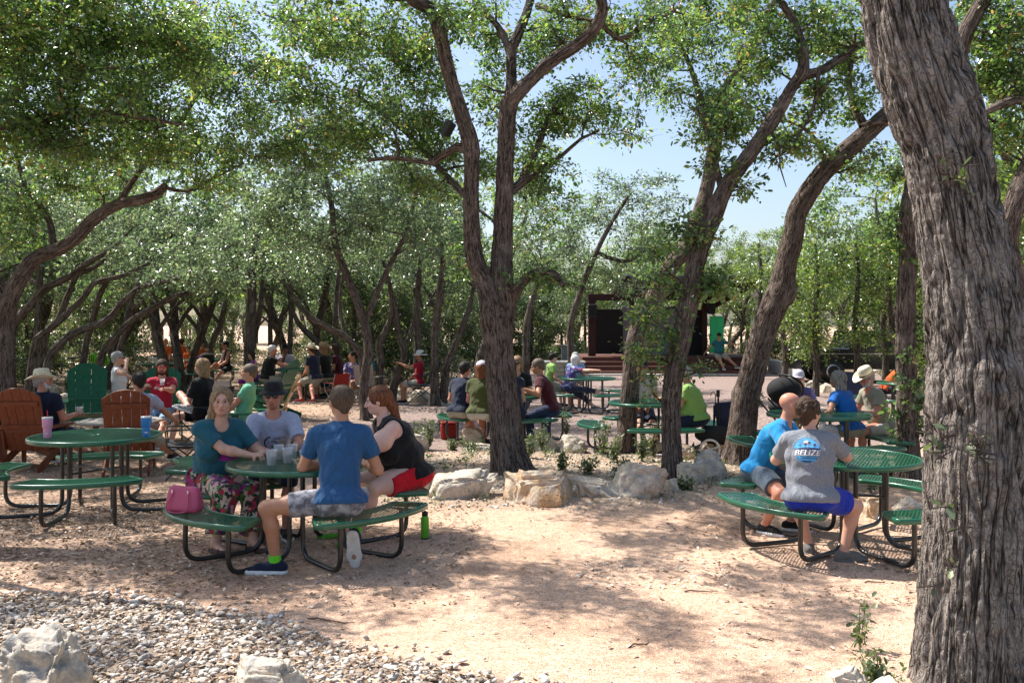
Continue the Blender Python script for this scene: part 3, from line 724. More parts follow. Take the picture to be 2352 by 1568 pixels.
bl = [blob(800, 150, 12.2, 150, 120, 1.2, 60), blob(930, 60, 12, 120, 60, 1.0, 34), blob(720, 60, 12.5, 110, 60, 1, 26), blob(880, 300, 12.4, 150, 70, 1.0, 46), blob(1000, 250, 12.6, 60, 120, .8, 26),
      blob(760, 330, 12.8, 110, 80, .9, 30), blob(1000, 420, 12.6, 70, 50, .6, 14), blob(1130, 200, 12.6, 50, 110, .7, 18), blob(1120, 70, 12.3, 60, 60, .7, 16), blob(1300, 60, 11.8, 90, 60, .8, 26),
      blob(1430, 80, 12, 70, 70, .7, 20), blob(1310, 240, 12.7, 90, 55, .7, 26), blob(1410, 285, 12.7, 75, 40, .5, 15), blob(1230, 300, 12.6, 50, 60, .5, 12), blob(1230, 400, 12.3, 60, 50, .5, 15),
      blob(1250, 640, 11.3, 45, 22, .3, 7), blob(1100, 390, 12.3, 40, 50, .4, 6), blob(1480, 170, 12.3, 60, 60, .5, 12), blob(1540, 60, 12.6, 60, 60, .6, 12),
      blob(650, 210, 12.9, 70, 70, .8, 18), blob(620, 330, 13, 60, 60, .7, 14), blob(950, 150, 12.9, 60, 60, .6, 14), blob(1240, 120, 12.5, 50, 60, .5, 12),
      shade(.2, 6.7, 6.0, .6, 13), shade(.7, 6.3, 6.1, .3, 5), shade(1.43, 8.2, 5.8, .5, 10), shade(2.0, 6.93, 6.2, .4, 7), shade(1.0, 5.8, 6.3, .25, 3), shade(.9, 7.3, 5.9, .3, 4), shade(-1.05, 8.0, 5.7, .3, 3), shade(.9, 9.3, 5.6, .35, 4), shade(-.2, 7.1, 6.1, .25, 3), shade(2.6, 8.9, 5.6, .4, 4),
      # high crown above the picture
      blob(820, -180, 11, 260, 100, 1.4, 30), blob(1330, -260, 11.2, 230, 110, 1.4, 22)]
tree("large oak forking into two stems in the centre, small speaker strapped to its left stem", "tree", base, limbs1, bl, leaf=.062, per=62, bark=.010, ns=56, step=.035, lump=.03, name="oak_tree")

# second trunk, leaning right behind the slim one
Y2 = 13.9; b0 = gnd(1434, 1040)
tree("dark oak trunk leaning right behind the slim trunk, crown high over the stage", "tree", (b0.x, b0.y, gz(b0.x, b0.y) - .05),
     [px([(1432, 1044, Y2, 50), (1442, 960, Y2, 44), (1450, 872, Y2, 44), (1456, 810, Y2, 46), (1468, 752, Y2, 46), (1494, 704, Y2, 44), (1516, 660, Y2, 44), (1536, 620, Y2, 42), (1578, 560, Y2 + .2, 40), (1622, 440, Y2 + .4, 36), (1640, 340, Y2 + .5, 34),
          (1658, 230, Y2 + .6, 30), (1715, 130, Y2 + .7, 26), (1770, 30, Y2 + .9, 20), (1800, -80, Y2 + 1, 12)]),
      px([(1640, 330, Y2 + .5, 20), (1610, 230, Y2 + .8, 16), (1580, 140, Y2 + 1, 12), (1540, 60, Y2 + 1.2, 8)])],
     [blob(1560, 130, 14.5, 80, 90, .9, 26), blob(1640, 40, 14.5, 90, 60, .9, 26), blob(1600, 230, 14.4, 90, 40, .7, 18), blob(1700, 120, 14.8, 70, 70, .8, 18), blob(1690, 240, 14.4, 50, 50, .6, 10), blob(1560, 0, 14.5, 80, 60, .8, 14),
      blob(1500, 640, 13.7, 24, 40, .25, 3), blob(1700, -150, 14, 160, 80, 1, 10)], leaf=.065, per=58, ns=40, step=.045, bark=.009)
# slim trunk in front
Y3 = 11.15; b0 = gnd(1544, 1108)
sprout = [blob(1590, 655, Y3, 70, 22, .25, 9), blob(1520, 610, Y3, 34, 60, .3, 8), blob(1640, 640, Y3, 50, 24, .25, 6), blob(1500, 720, Y3, 50, 40, .3, 5), blob(1470, 700, Y3 + .1, 40, 26, .25, 3), blob(1480, 800, Y3, 40, 45, .3, 4),
          blob(1515, 850, Y3, 28, 36, .25, 4), blob(1590, 850, Y3, 18, 24, .2, 2), blob(1500, 895, Y3, 22, 16, .2, 1), blob(1560, 510, Y3, 40, 26, .25, 6), blob(1600, 545, Y3, 34, 30, .25, 5), blob(1545, 770, Y3 - .1, 30, 34, .2, 5)]
tree("slim oak trunk leaning right with leafy sprouts, small round stone at its foot", "tree", (b0.x, b0.y, gz(b0.x, b0.y) - .05),
     [px([(1544, 1112, Y3, 54), (1543, 1040, Y3, 47), (1541, 940, Y3, 46), (1548, 870, Y3, 48), (1558, 810, Y3, 50), (1581, 702, Y3, 48), (1601, 594, Y3, 46), (1632, 513, Y3, 44), (1666, 432, Y3, 42), (1724, 351, Y3, 38), (1778, 270, Y3, 36), (1817, 205, Y3, 30), (1842, 167, Y3, 32),
          (1846, 130, Y3, 26), (1838, 95, Y3, 22), (1824, 49, Y3, 20), (1792, 0, Y3, 18), (1760, -70, Y3, 12)]),
      px([(1842, 175, Y3, 26), (1885, 162, Y3 + .1, 22), (1937, 130, Y3 + .2, 19), (1980, 100, Y3 + .3, 17), (2050, 70, Y3 + .4, 10)]),
      px([(1660, 445, Y3, 20), (1645, 380, Y3 + .1, 15), (1632, 320, Y3 + .2, 12), (1600, 250, Y3 + .3, 8)]),
      px([(1760, 290, Y3, 12), (1790, 330, Y3 - .1, 6), (1792, 385, Y3 - .1, 4), (1806, 430, Y3 - .1, 2)]),
      px([(1880, 160, Y3, 12), (1868, 250, Y3, 8), (1810, 345, Y3, 5), (1770, 370, Y3, 4)])],
     [blob(1740, 140, Y3 + .3, 80, 70, .7, 24), blob(1850, 60, Y3 + .2, 70, 60, .6, 20), blob(1930, 60, Y3 + .3, 50, 60, .6, 14), blob(1690, 260, Y3 + .3, 70, 50, .5, 18), blob(1640, 300, Y3 + .3, 70, 30, .4, 10), blob(1850, 240, Y3 + .3, 70, 40, .5, 14),
      blob(1920, 200, Y3 + .3, 60, 40, .5, 10), blob(1640, 370, Y3, 26, 50, .3, 7), blob(1700, 420, Y3, 26, 26, .25, 4), blob(1790, 340, Y3, 60, 36, .4, 7), blob(1750, 0, Y3 + .3, 90, 50, .7, 18), blob(1860, 320, Y3 + .1, 50, 30, .3, 6),
      blob(1830, -150, Y3, 180, 80, 1, 10)] + sprout, leaf=.066, per=44, crad=.30, ns=40, step=.04, bark=.009)
# fourth, thick lean
Y4 = 12.3; b0 = gnd(1700, 1074)
tree("thick knotty oak trunk leaning right behind the couple at the right table", "tree", (b0.x, b0.y, gz(b0.x, b0.y) - .05),
     [px([(1698, 1078, Y4, 80), (1702, 1010, Y4, 70), (1713, 920, Y4, 64), (1728, 860, Y4, 62), (1750, 780, Y4, 60), (1778, 700, Y4, 64), (1792, 670, Y4, 66), (1804, 610, Y4, 54), (1822, 540, Y4, 50), (1833, 486, Y4, 50), (1884, 405, Y4, 48), (1940, 351, Y4, 46), (1996, 300, Y4, 46), (2040, 262, Y4 + .1, 44),
          (2075, 215, Y4 + .2, 40), (2110, 140, Y4 + .3, 32), (2150, 40, Y4 + .4, 22), (2190, -80, Y4 + .5, 14)]),
      px([(1990, 300, Y4, 26), (1965, 250, Y4 + .1, 20), (1950, 190, Y4 + .3, 14), (1960, 110, Y4 + .5, 10)]),
      px([(1900, 395, Y4, 14), (1880, 330, Y4 - .1, 11), (1840, 290, Y4 - .1, 9), (1800, 275, Y4 - .1, 6)]),
      px([(2040, 275, Y4, 22), (2010, 280, Y4 - .2, 14), (1975, 290, Y4 - .3, 9)])],
     [blob(1960, 110, Y4 + .4, 70, 60, .6, 16), blob(1900, 130, Y4 + .5, 60, 50, .5, 10), blob(1960, 240, Y4 + .2, 50, 40, .4, 9), blob(1840, 310, Y4, 60, 36, .4, 8), blob(1960, 400, Y4 + .1, 40, 22, .3, 4), blob(2010, 350, Y4 + .1, 30, 30, .25, 4), blob(1890, 350, Y4, 30, 30, .25, 3),
      blob(2090, -60, Y4 + .3, 130, 90, .9, 14)], leaf=.066, per=52, crad=.3, ns=48, step=.04, bark=.012, knots=((2.5, -1.9, .13, .06), (2.15, 2.8, .1, .05), (1.0, 1.3, .08, .04)))
# fifth, upright with ivy
Y5 = 11.3; b0 = gnd(2088, 1104)
tree("upright ivy clad trunk standing behind the right table, next to the big trunk", "tree", (b0.x, b0.y, gz(b0.x, b0.y) - .05),
     [px([(2088, 1106, Y5, 60), (2084, 1000, Y5, 50), (2084, 900, Y5, 49), (2080, 800, Y5, 47), (2081, 700, Y5, 45), (2086, 594, Y5, 44), (2082, 520, Y5, 42), (2088, 459, Y5, 36), (2100, 390, Y5 + .1, 30), (2120, 300, Y5 + .3, 24), (2160, 160, Y5 + .6, 16), (2200, 20, Y5 + .8, 10)])],
     [blob(2052, 405, Y5, 28, 16, .2, 4), blob(2052, 520, Y5, 22, 40, .2, 6), blob(2058, 600, Y5, 18, 40, .2, 5), blob(2110, 760, Y5, 14, 60, .15, 6), blob(2130, 900, Y5, 14, 60, .15, 8), blob(2125, 1000, Y5, 14, 50, .15, 6),
      blob(2060, 950, Y5, 12, 60, .12, 4), blob(2110, 560, Y5 + .2, 14, 60, .15, 5), blob(2080, 850, Y5 - .25, 22, 50, .05, 3), blob(2160, 120, Y5 + .6, 60, 60, .5, 10)], leaf=.07, per=26, crad=.2, ns=40, step=.04, bark=.009)
# big trunk, near right
Y6 = 4.85
b6 = Vector(((2235 - CX) / FPX * Y6, Y6, 0)); base6 = (b6.x, b6.y, gz(b6.x, b6.y) - .08)
tree("huge furrowed oak trunk standing close by at the right edge", "tree", base6,
     [px([(2240, 1640, Y6, 300), (2238, 1560, Y6, 272), (2240, 1400, Y6, 262), (2246, 1200, Y6, 250), (2250, 1000, Y6, 244), (2250, 930, Y6, 246), (2247, 860, Y6, 238), (2244, 810, Y6, 228), (2226, 648, Y6, 208), (2208, 540, Y6, 200), (2191, 432, Y6, 196), (2169, 324, Y6, 204), (2134, 216, Y6, 214), (2098, 108, Y6, 200), (2076, 0, Y6, 196),
          (2050, -160, Y6, 190), (2030, -300, Y6 + .1, 170), (1990, -520, Y6 + .2, 120), (1940, -800, Y6 + .3, 70)]),
      px([(2060, -250, Y6, 120), (2200, -420, Y6 + .5, 90), (2380, -560, Y6 + 1, 60), (2500, -800, Y6 + 1.2, 30)]),
      px([(2010, -420, Y6, 90), (1860, -640, Y6 - .6, 60), (1700, -900, Y6 - 1, 34)])],
     [shade(2.14, 6.2, 6.0, .35, 4), shade(1.85, 5.7, 6.2, .25, 3), shade(1.1, 5.0, 6.2, .2, 1), clumps((1.6, 4.6, 5.4), (1.2, .8, .5), 6), clumps((3.2, 5.6, 5.2), (1.1, 1, .6), 12)],
     m_bark=M_BARKB, leaf=.065, per=60, ns=280, step=.012, bark=.022, flare=.15, knots=((1.78, 3.0, .13, .055), (1.32, 2.8, .14, .03), (2.95, 2.5, .08, .02)), lump=.02)
# big right tree's neighbour, limbs coming from behind it
b = (5.9, 9.6, 0)
tree("oak half hidden behind the huge near trunk, its limb rising at the right edge", "tree", b,
     [px([(2420, 1160, 9.6, 60), (2380, 900, 9.6, 60), (2330, 660, 9.6, 58), (2312, 567, 9.6, 54), (2326, 486, 9.6, 52), (2352, 410, 9.6, 48), (2400, 300, 9.6, 40), (2450, 150, 9.6, 30)]),
      px([(2316, 560, 9.6, 40), (2250, 440, 9.5, 34), (2215, 300, 9.4, 34), (2201, 180, 9.4, 36), (2212, 92, 9.4, 40), (2240, 32, 9.4, 38), (2264, -10, 9.4, 36), (2300, -120, 9.4, 22)]),
      px([(2400, 300, 9.6, 30), (2352, 232, 9.5, 26), (2300, 240, 9.4, 22), (2255, 262, 9.4, 16)])],
     [blob(2290, 60, 9.6, 60, 70, .7, 18), blob(2320, 180, 9.6, 50, 50, .5, 14), blob(2300, 290, 9.6, 44, 26, .4, 9), blob(2340, 330, 9.6, 26, 22, .3, 4), blob(2240, 180, 9.9, 30, 60, .3, 8), blob(2230, 20, 9.8, 50, 40, .5, 8), blob(2345, 60, 9.4, 40, 60, .4, 8)], leaf=.062, per=55, crad=.3, ns=24)
# left oak with its long arching limb
Y7 = 14.0
tree("leaning oak arching in from the left edge with a cut limb end", "tree", tuple(gnd(2, 1036, .1)),
     [px([(0, 1036, Y7, 52), (6, 940, Y7, 46), (8, 840, Y7, 44), (12, 740, Y7, 42), (22, 690, Y7, 42), (40, 650, Y7, 40), (62, 615, Y7, 38), (90, 588, Y7, 36), (125, 576, Y7, 34), (160, 558, Y7, 32), (182, 540, Y7, 32), (216, 502, Y7, 30), (270, 470, Y7, 28), (335, 456, Y7, 26), (366, 440, Y7, 24), (382, 424, Y7, 16)]),
      px([(20, 690, Y7, 30), (-60, 560, Y7, 30), (-90, 420, Y7 - .3, 28), (-40, 300, Y7 - .8, 24), (60, 190, Y7 - 1.4, 18), (160, 90, Y7 - 2, 12)]),
      px([(270, 470, Y7, 16), (330, 380, Y7, 13), (400, 300, Y7 - .3, 11), (460, 210, Y7 - .4, 8)]),
      px([(378, 430, Y7, 10), (430, 440, Y7 + .1, 9), (490, 410, Y7 + .2, 7), (550, 380, Y7 + .3, 5)]),
      px([(125, 576, Y7, 18), (110, 500, Y7 + .3, 15), (60, 430, Y7 + .5, 12), (30, 330, Y7 + .6, 8)])],
     [blob(480, 200, 13.4, 130, 100, 1.0, 44), blob(330, 130, 13, 140, 90, 1.0, 44), blob(470, 70, 13.2, 110, 80, .9, 34), blob(430, 330, 13.8, 110, 70, .8, 34), blob(330, 290, 13.6, 110, 80, .8, 30), blob(180, 370, 13.8, 110, 60, .8, 30), blob(60, 460, 14.2, 90, 50, .7, 20),
      blob(560, 330, 14, 60, 70, .6, 16), blob(600, 180, 14, 60, 60, .6, 14), blob(250, 440, 14.6, 80, 30, .6, 12), blob(500, 410, 14.2, 70, 30, .5, 12), blob(30, 540, 14.4, 60, 40, .5, 9)], leaf=.058, per=76, crad=.38, ns=26, step=.08)
# near overhanging canopy, trunk out of the frame on the left
tree("near oak outside the left edge, its dark leafy bough hanging over the top left corner", "tree", (-7.2, 8.6, 0),
     [[[(-7.2, 8.6, -.05), (-7.1, 8.6, 1.2), (-6.9, 8.7, 2.4), (-6.5, 8.9, 3.6), (-5.8, 9.1, 4.6), (-5.0, 9.2, 5.2), (-4.0, 9.2, 5.6)], [.3, .24, .22, .2, .12, .07, .03]],
      [[(-6.7, 8.8, 3.0), (-5.8, 9.0, 3.7), (-4.9, 9.3, 4.0), (-4.2, 9.4, 4.1), (-3.4, 9.5, 4.0)], [.09, .06, .045, .03, .015]],
      [[(-6.9, 8.7, 2.6), (-6.2, 8.2, 3.6), (-5.2, 7.8, 4.6), (-4.2, 7.6, 5.4)], [.10, .07, .045, .02]],
      [[(-6.9, 8.7, 2.6), (-7.4, 7.6, 3.8), (-7.6, 6.6, 4.8)], [.12, .1, .05]]],
     [blob(120, 130, 9.3, 190, 130, .9, 62), blob(60, 300, 9.4, 130, 70, .7, 30), blob(260, 240, 9.5, 130, 90, .7, 34), blob(300, 60, 9.5, 140, 80, .8, 32), blob(420, 130, 9.8, 80, 80, .6, 18), blob(120, 20, 9, 200, 80, .9, 34), blob(200, 350, 9.6, 80, 36, .5, 10), blob(350, 330, 9.8, 60, 40, .4, 8),
      blob(-120, 150, 9, 120, 200, 1, 26), blob(20, -160, 8.6, 260, 110, 1.1, 24), shade(-3.05, 7.3, 5.6, .8, 14), shade(-4.2, 10.2, 5.2, .8, 9), shade(-5.5, 11.8, 5.2, .9, 9), shade(-2.9, 11.5, 5.2, .8, 8), shade(-1.6, 10.3, 5.4, .6, 5), shade(-2.4, 8.6, 5.5, .35, 3), shade(-4.6, 8.9, 5.4, .9, 12), shade(-1.3, 5.9, 5.8, .35, 4), shade(-3.2, 9.3, 5.6, .7, 9), shade(-2.2, 6.6, 5.8, .35, 4), shade(-3.4, 6.2, 5.4, .35, 4), shade(-2.4, 5.2, 5.7, .3, 3)], leaf=.056, per=84, crad=.36, ns=26)

tree("tall oak standing behind the forked oak's left stem, filling the middle with leaves", "tree", tuple(gnd(842, 962)),
     [px([(842, 962, 18.6, 26), (836, 880, 18.6, 23), (846, 800, 18.6, 22), (830, 720, 18.6, 21), (800, 640, 18.6, 19), (770, 560, 18.6, 17), (760, 460, 18.6, 14), (730, 340, 18.6, 10)]),
      px([(840, 740, 18.6, 15), (880, 640, 18.8, 13), (930, 540, 19, 11), (960, 430, 19, 8)])],
     [blob(720, 380, 18.6, 120, 90, 1.6, 40), blob(880, 460, 19, 120, 80, 1.6, 40), blob(1000, 380, 19, 80, 80, 1.4, 26), blob(620, 480, 18.6, 90, 70, 1.4, 28), blob(760, 540, 18.8, 120, 50, 1.4, 26), blob(980, 540, 19, 80, 60, 1.2, 18), blob(650, 280, 18.8, 80, 70, 1.4, 20), blob(820, 260, 19, 120, 70, 1.4, 28)],
     m_leaf=M_LEAFG, leaf=.085, per=56, crad=.5, ns=18, step=.12)
# ------------------------------------------------------------------ the wood behind
GLEAN = "slender leaning oaks on the shady left side"
def small_tree(label, pts, Y, blobs, group=None, m_leaf=None, leaf=.075, per=40, crad=.42, more=(), v0=None, name="oak_tree", **kw):
    P, R = px([(u, v, Y, w) for (u, v, w) in pts])
    g = gz(P[0][0], P[0][1]); P[0] = (P[0][0], P[0][1], g - .05)
    limbs = [[P, R]] + [px([(u, v, Y + dy, w) for (u, v, dy, w) in br]) for br in more]
    return tree(label, "tree", P[0], limbs, blobs, M_BARKF, m_leaf or M_LEAFG, leaf, per, crad, group, name=name, ns=14, bark=.004, step=.14, twig=.022, **kw)
small_tree("slender oak leaning far right, its base left of the cowboy hat", [(58, 866, 20), (79, 800, 19), (96, 769, 18), (134, 740, 16), (160, 713, 16), (187, 689, 15), (216, 650, 14), (245, 642, 13), (290, 630, 11), (350, 600, 8)], 19,
           [blob(330, 590, 19, 90, 40, .9, 12), blob(430, 560, 19.5, 90, 50, 1, 16)], GLEAN)
small_tree("pale leaning oak stretched low to the right behind the green chair", [(98, 878, 22), (110, 834, 20), (134, 795, 19), (168, 766, 18), (204, 752, 18), (240, 738, 18), (259, 723, 17), (276, 699, 16), (305, 673, 15), (336, 656, 14), (390, 645, 12), (440, 625, 8)], 18,
           [blob(400, 620, 18, 90, 36, .9, 16), blob(500, 640, 18, 70, 40, .8, 14), blob(480, 560, 18.5, 100, 50, .9, 18)], GLEAN)
small_tree("leaning oak with a forked limb above the grey haired woman", [(218, 872, 22), (232, 826, 20), (248, 795, 18), (270, 768, 17), (290, 747, 17), (310, 730, 16), (348, 709, 15), (394, 683, 14), (432, 673, 13), (492, 661, 9)], 19.5,
           [blob(480, 640, 19.5, 80, 30, .8, 12), blob(540, 600, 19.5, 80, 50, .9, 16), blob(400, 560, 20, 90, 50, 1, 14)], GLEAN,
           more=[[(288, 747, 0, 13), (300, 690, .2, 12), (318, 650, .4, 10), (330, 600, .5, 7)]])
small_tree("dark leaning oak between the pale upright trunk and the green chair", [(96, 868, 20), (100, 800, 18), (108, 762, 18), (134, 734, 17), (149, 696, 16), (164, 660, 14), (178, 630, 13), (214, 616, 12), (232, 604, 10), (270, 560, 7)], 21,
           [blob(260, 560, 21, 80, 40, .9, 12), blob(200, 520, 21, 80, 40, .9, 12)], GLEAN)
small_tree("upright pale trunk standing among the leaning oaks", [(84, 862, 17), (85, 790, 16), (88, 724, 16), (91, 660, 15), (95, 600, 13), (100, 540, 9)], 20, [blob(90, 500, 20, 80, 50, .9, 14)], GLEAN)
small_tree("dark bough oak at the back of the leaning group by the left edge", [(30, 850, 24), (24, 770, 24), (46, 726, 22), (72, 699, 21), (103, 663, 20), (144, 643, 18), (168, 630, 17), (204, 602, 15), (252, 574, 12), (300, 530, 8)], 20,
           [blob(280, 520, 20, 90, 50, .9, 16), blob(120, 560, 21, 80, 40, .9, 12)], GLEAN, more=[[(100, 664, 0, 12), (60, 640, .4, 10), (0, 655, .8, 8)]])
small_tree("leaning oak crossing behind the bicycle", [(180, 868, 18), (196, 800, 17), (214, 730, 16), (228, 680, 15), (250, 640, 13), (300, 600, 9)], 23, [blob(310, 600, 23, 70, 40, .9, 12), blob(360, 520, 23, 90, 50, 1, 12)], GLEAN)
small_tree("slanting oak with a straight stem behind the grey haired woman", [(262, 880, 15), (268, 830, 14), (285, 770, 13), (300, 720, 12), (330, 690, 9)], 21, [blob(340, 660, 21, 60, 30, .7, 8), blob(380, 600, 22, 70, 40, .8, 10)], GLEAN)
GM = "oaks rising behind the middle tables"
mids = [("thick dark double trunk behind the green bin chair", [(575, 880, 30), (573, 800, 26), (577, 700, 25), (580, 620, 20), (590, 540, 12)], 24, [[(578, 800, .2, 14), (598, 700, .3, 13), (604, 620, .3, 10)]], [(580, 560, 110, 70, 30)]),
        ("straight thin dark trunk left of the grey haired diner", [(624, 862, 13), (621, 780, 12), (622, 700, 11), (630, 600, 8)], 27, [], [(640, 560, 90, 60, 18)]),
        ("thin dark trunk directly behind the pink shirted diner", [(667, 866, 13), (666, 790, 12), (668, 720, 11), (660, 620, 8)], 26, [], [(690, 640, 80, 60, 16)]),
        ("curved oak arching down to the red chair's right", [(834, 890, 20), (835, 845, 19), (824, 805, 18), (792, 773, 17), (759, 755, 17), (716, 730, 15), (680, 690, 12), (650, 640, 8)], 22, [[(792, 773, 0, 12), (780, 700, .3, 10), (790, 620, .4, 7)]], [(700, 600, 100, 60, 20), (800, 560, 90, 60, 18)]),
        ("dark slanting trunk behind the straw hat diner", [(725, 862, 16), (727, 796, 15), (705, 764, 14), (683, 738, 12), (668, 700, 8)], 25, [], [(680, 560, 80, 60, 14)]),
        ("straight dark trunk between the straw hat and the red chair", [(772, 885, 16), (772, 820, 15), (770, 760, 14), (772, 690, 11), (780, 600, 8)], 24.5, [], [(760, 480, 110, 60, 22)]),
        ("twisting pale trunk right of the teal shirted sitter", [(866, 890, 20), (874, 830, 19), (870, 790, 18), (888, 756, 17), (900, 720, 14), (896, 660, 11), (880, 600, 8)], 22.5, [], [(880, 560, 90, 70, 24)]),
        ("crooked pale trunk leaning left in front of the hatted woman", [(898, 892, 20), (912, 855, 18), (929, 818, 17), (914, 756, 15), (908, 700, 12), (890, 640, 8)], 22.5, [[(925, 806, 0, 11), (944, 760, .2, 10), (958, 700, .3, 8)]], [(940, 520, 90, 60, 22)]),
        ("dark straight trunk just left of the hatted sitter", [(958, 885, 20), (959, 800, 18), (957, 720, 17), (962, 640, 13), (968, 560, 8)], 25, [], [(980, 600, 70, 60, 16)]),
        ("upright grey trunk of the pair near the olive shirted diner", [(1000, 902, 24), (998, 840, 20), (1000, 760, 18), (1008, 680, 15), (1016, 600, 11), (1010, 520, 8)], 22, [], [(1000, 500, 90, 70, 24), (940, 440, 80, 50, 14)]),
        ("right hand trunk of the pair, leaning away to the right", [(1016, 901, 22), (1026, 842, 20), (1042, 800, 18), (1060, 756, 16), (1080, 700, 12), (1090, 640, 8)], 22.2, [], [(1080, 620, 70, 60, 14)]),
        ("mossy grey trunk standing right of the forked oak", [(1209, 880, 22), (1208, 800, 19), (1211, 740, 18), (1225, 680, 14), (1240, 620, 9)], 23, [], [(1240, 560, 90, 60, 22), (1210, 470, 60, 50, 12)]),
        ("oak whose round crown stands against the sky left of the stage", [(1318, 850, 18), (1310, 760, 17), (1330, 680, 15), (1360, 600, 14), (1400, 520, 11), (1450, 440, 8)], 24, [[(1370, 580, 0, 12), (1440, 600, .3, 9), (1500, 560, .5, 6)]], [(1420, 440, 60, 60, 20), (1500, 450, 60, 60, 16), (1360, 520, 80, 60, 20), (1480, 540, 70, 50, 18), (1350, 620, 70, 50, 16), (1440, 630, 60, 40, 12)])]
for i, (lb, pts, Y, more, bls) in enumerate(mids):
    small_tree(lb, pts, Y, [blob(u, v, Y + .3, ru, rv, 1.2, n) for (u, v, ru, rv, n) in bls], GM, [M_LEAFG, M_LEAF][i % 3 == 1], more=more, leaf=.085, per=46, crad=.5)
# trees across the clearing on the right, light green
GRT = "light green oaks beyond the clearing on the right"
rts = [("light oak left of the stage door's tree, under the gap of sky", 1742, 860, 33, [(1740, 600, 70, 70, 24), (1700, 640, 60, 50, 14), (1770, 720, 50, 70, 16)]),
       ("light green oak with a dark stem in the middle right", 1872, 900, 25, [(1880, 620, 70, 90, 34), (1880, 760, 50, 80, 22), (1820, 720, 50, 70, 14), (1890, 520, 50, 40, 12)]),
       ("bright green oak by the striped retaining stone", 1965, 905, 25, [(1970, 640, 70, 80, 30), (1970, 770, 50, 60, 16), (2010, 560, 60, 50, 16)]),
       ("leafy oak right of the blue cooler", 2030, 890, 27, [(2030, 700, 60, 80, 22), (2050, 590, 60, 60, 16), (2030, 780, 50, 40, 8)]),
       ("narrow oak left of the leaning knotty trunk's foot", 1800, 870, 30, [(1810, 560, 50, 50, 12), (1800, 660, 50, 70, 16), (1830, 800, 40, 40, 8)]),
       ("oak seen between the two right hand trunks", 2140, 900, 22, [(2130, 620, 60, 110, 26), (2140, 780, 50, 80, 18)])]
for i, (lb, u, v, Y, bls) in enumerate(rts):
    g = at(u, v, Y)
    small_tree(lb, [(u, 748 + CAM_H * FPX / Y, 16), (u + 4, 820, 15), (u - 3, 740, 13), (u + 6, 650, 11), (u, 560, 7)], Y, [blob(a, b, Y, c, d, 1.1, n) for (a, b, c, d, n) in bls], GRT, M_LEAFY, leaf=.085, per=48, crad=.45)

# generic woodland trees: a few kinds built once, then copied
def wood_tree(seed, h, spread, nb, m_leaf, lean=.25):
    global RNG
    root = thing("woodland_tree", "x", "tree", (0, 0, 0))
    w = Wood(); rs = np.random.default_rng(seed)
    la = rs.random() * 6.28; L = lean * h
    pts = [(0, 0, -.1)] + [(math.cos(la) * L * (k / 6) ** 1.3 + .12 * rs.normal(), math.sin(la) * L * (k / 6) ** 1.3 + .12 * rs.normal(), h * .78 * k / 6) for k in range(1, 7)]
    w.limb(pts, [.16, .13, .12, .11, .09, .06, .03], 9, .3)
    for j in range(4):
        k = 2 + j % 3; p0 = np.array(pts[k]); a = rs.random() * 6.28; e = spread * (.5 + .4 * rs.random())
        w.limb([p0, p0 + [math.cos(a) * e * .4, math.sin(a) * e * .4, h * .12], p0 + [math.cos(a) * e, math.sin(a) * e, h * .2]], [.07, .05, .02], 6, .3)
    cen = []
    top = np.array(pts[-1])
    for j in range(nb):
        a = rs.random() * 6.28; rr = spread * math.sqrt(rs.random()); zc = h * (.42 + .58 * rs.random() * (1 - .45 * (rr / spread) ** 2))
        cen.append([top[0] * zc / h + math.cos(a) * rr, top[1] * zc / h + math.sin(a) * rr, zc])
    cen = np.array(cen); w.grow(list(cen[::2]), .02, 4)
    link("trunk", w.mesh("trunk", M_BARKF), root)
    leaf_object("crown", [leaves(cen, .55, 60, .12, .65)], m_leaf, root)
    return root
kinds = [wood_tree(1, 6.6, 2.2, 80, M_LEAFG), wood_tree(2, 7.4, 2.5, 90, M_LEAF), wood_tree(3, 6.0, 1.9, 66, M_LEAFG), wood_tree(4, 8.0, 2.3, 92, M_LEAFG, .4), wood_tree(5, 5.4, 2.0, 62, M_LEAF, .1), wood_tree(6, 7.2, 2.4, 84, M_LEAFY)]
def cedar(seed, h, r0):
    root = thing("cedar_tree", "x", "tree", (0, 0, 0)); w = Wood(); w.limb([(0, 0, -.1), (.05, 0, h * .5), (0, .05, h * .95)], [.09, .06, .02], 7, .3); r_ = np.random.default_rng(seed); cen = []
    for j in range(58):
        z = h * (.06 + .9 * r_.random()); a = r_.random() * 6.28; rr = r0 * (1 - (z / h) ** 1.6 * .75) * math.sqrt(r_.random()); cen.append([math.cos(a) * rr, math.sin(a) * rr, z])
    cen = np.array(cen); w.grow(list(cen[::3]), .015, 4); link("trunk", w.mesh("trunk", M_BARKF), root); leaf_object("crown", [leaves(cen, .5, 60, .11, .8)], M_CEDAR, root); return root
M_CEDAR = leaf_mat("cedar_foliage", [(0, (.05, .08, .035)), (.5, (.10, .145, .055)), (.9, (.18, .22, .08)), (1, (.28, .24, .13))], .4)
kinds += [cedar(11, 3.4, 1.25), cedar(12, 2.5, 1.3)]
KL = [("grey green woodland oak of middling height in the thicket beyond the tables", "grey green oaks in the thicket"), ("tall dark green woodland oak in the thicket beyond the tables", "dark green oaks in the thicket"),
      ("small grey green oak filling the thicket's lower edge", "small oaks in the thicket"), ("strongly leaning woodland oak deep in the thicket", "leaning oaks in the thicket"), ("low bushy dark green oak in the thicket", "bushy oaks in the thicket"),
      ("yellow green woodland oak beyond the clearing's right side", "yellow green oaks on the right"),
      ("upright shaggy cedar filling the gap between thicket trunks", "cedars in the thicket"), ("low wide cedar bush among the thicket trunks", "low cedars in the thicket")]
kidmap = {}
for x in bpy.data.objects:
    if x.parent: kidmap.setdefault(x.parent.name, []).append(x)
spots = []
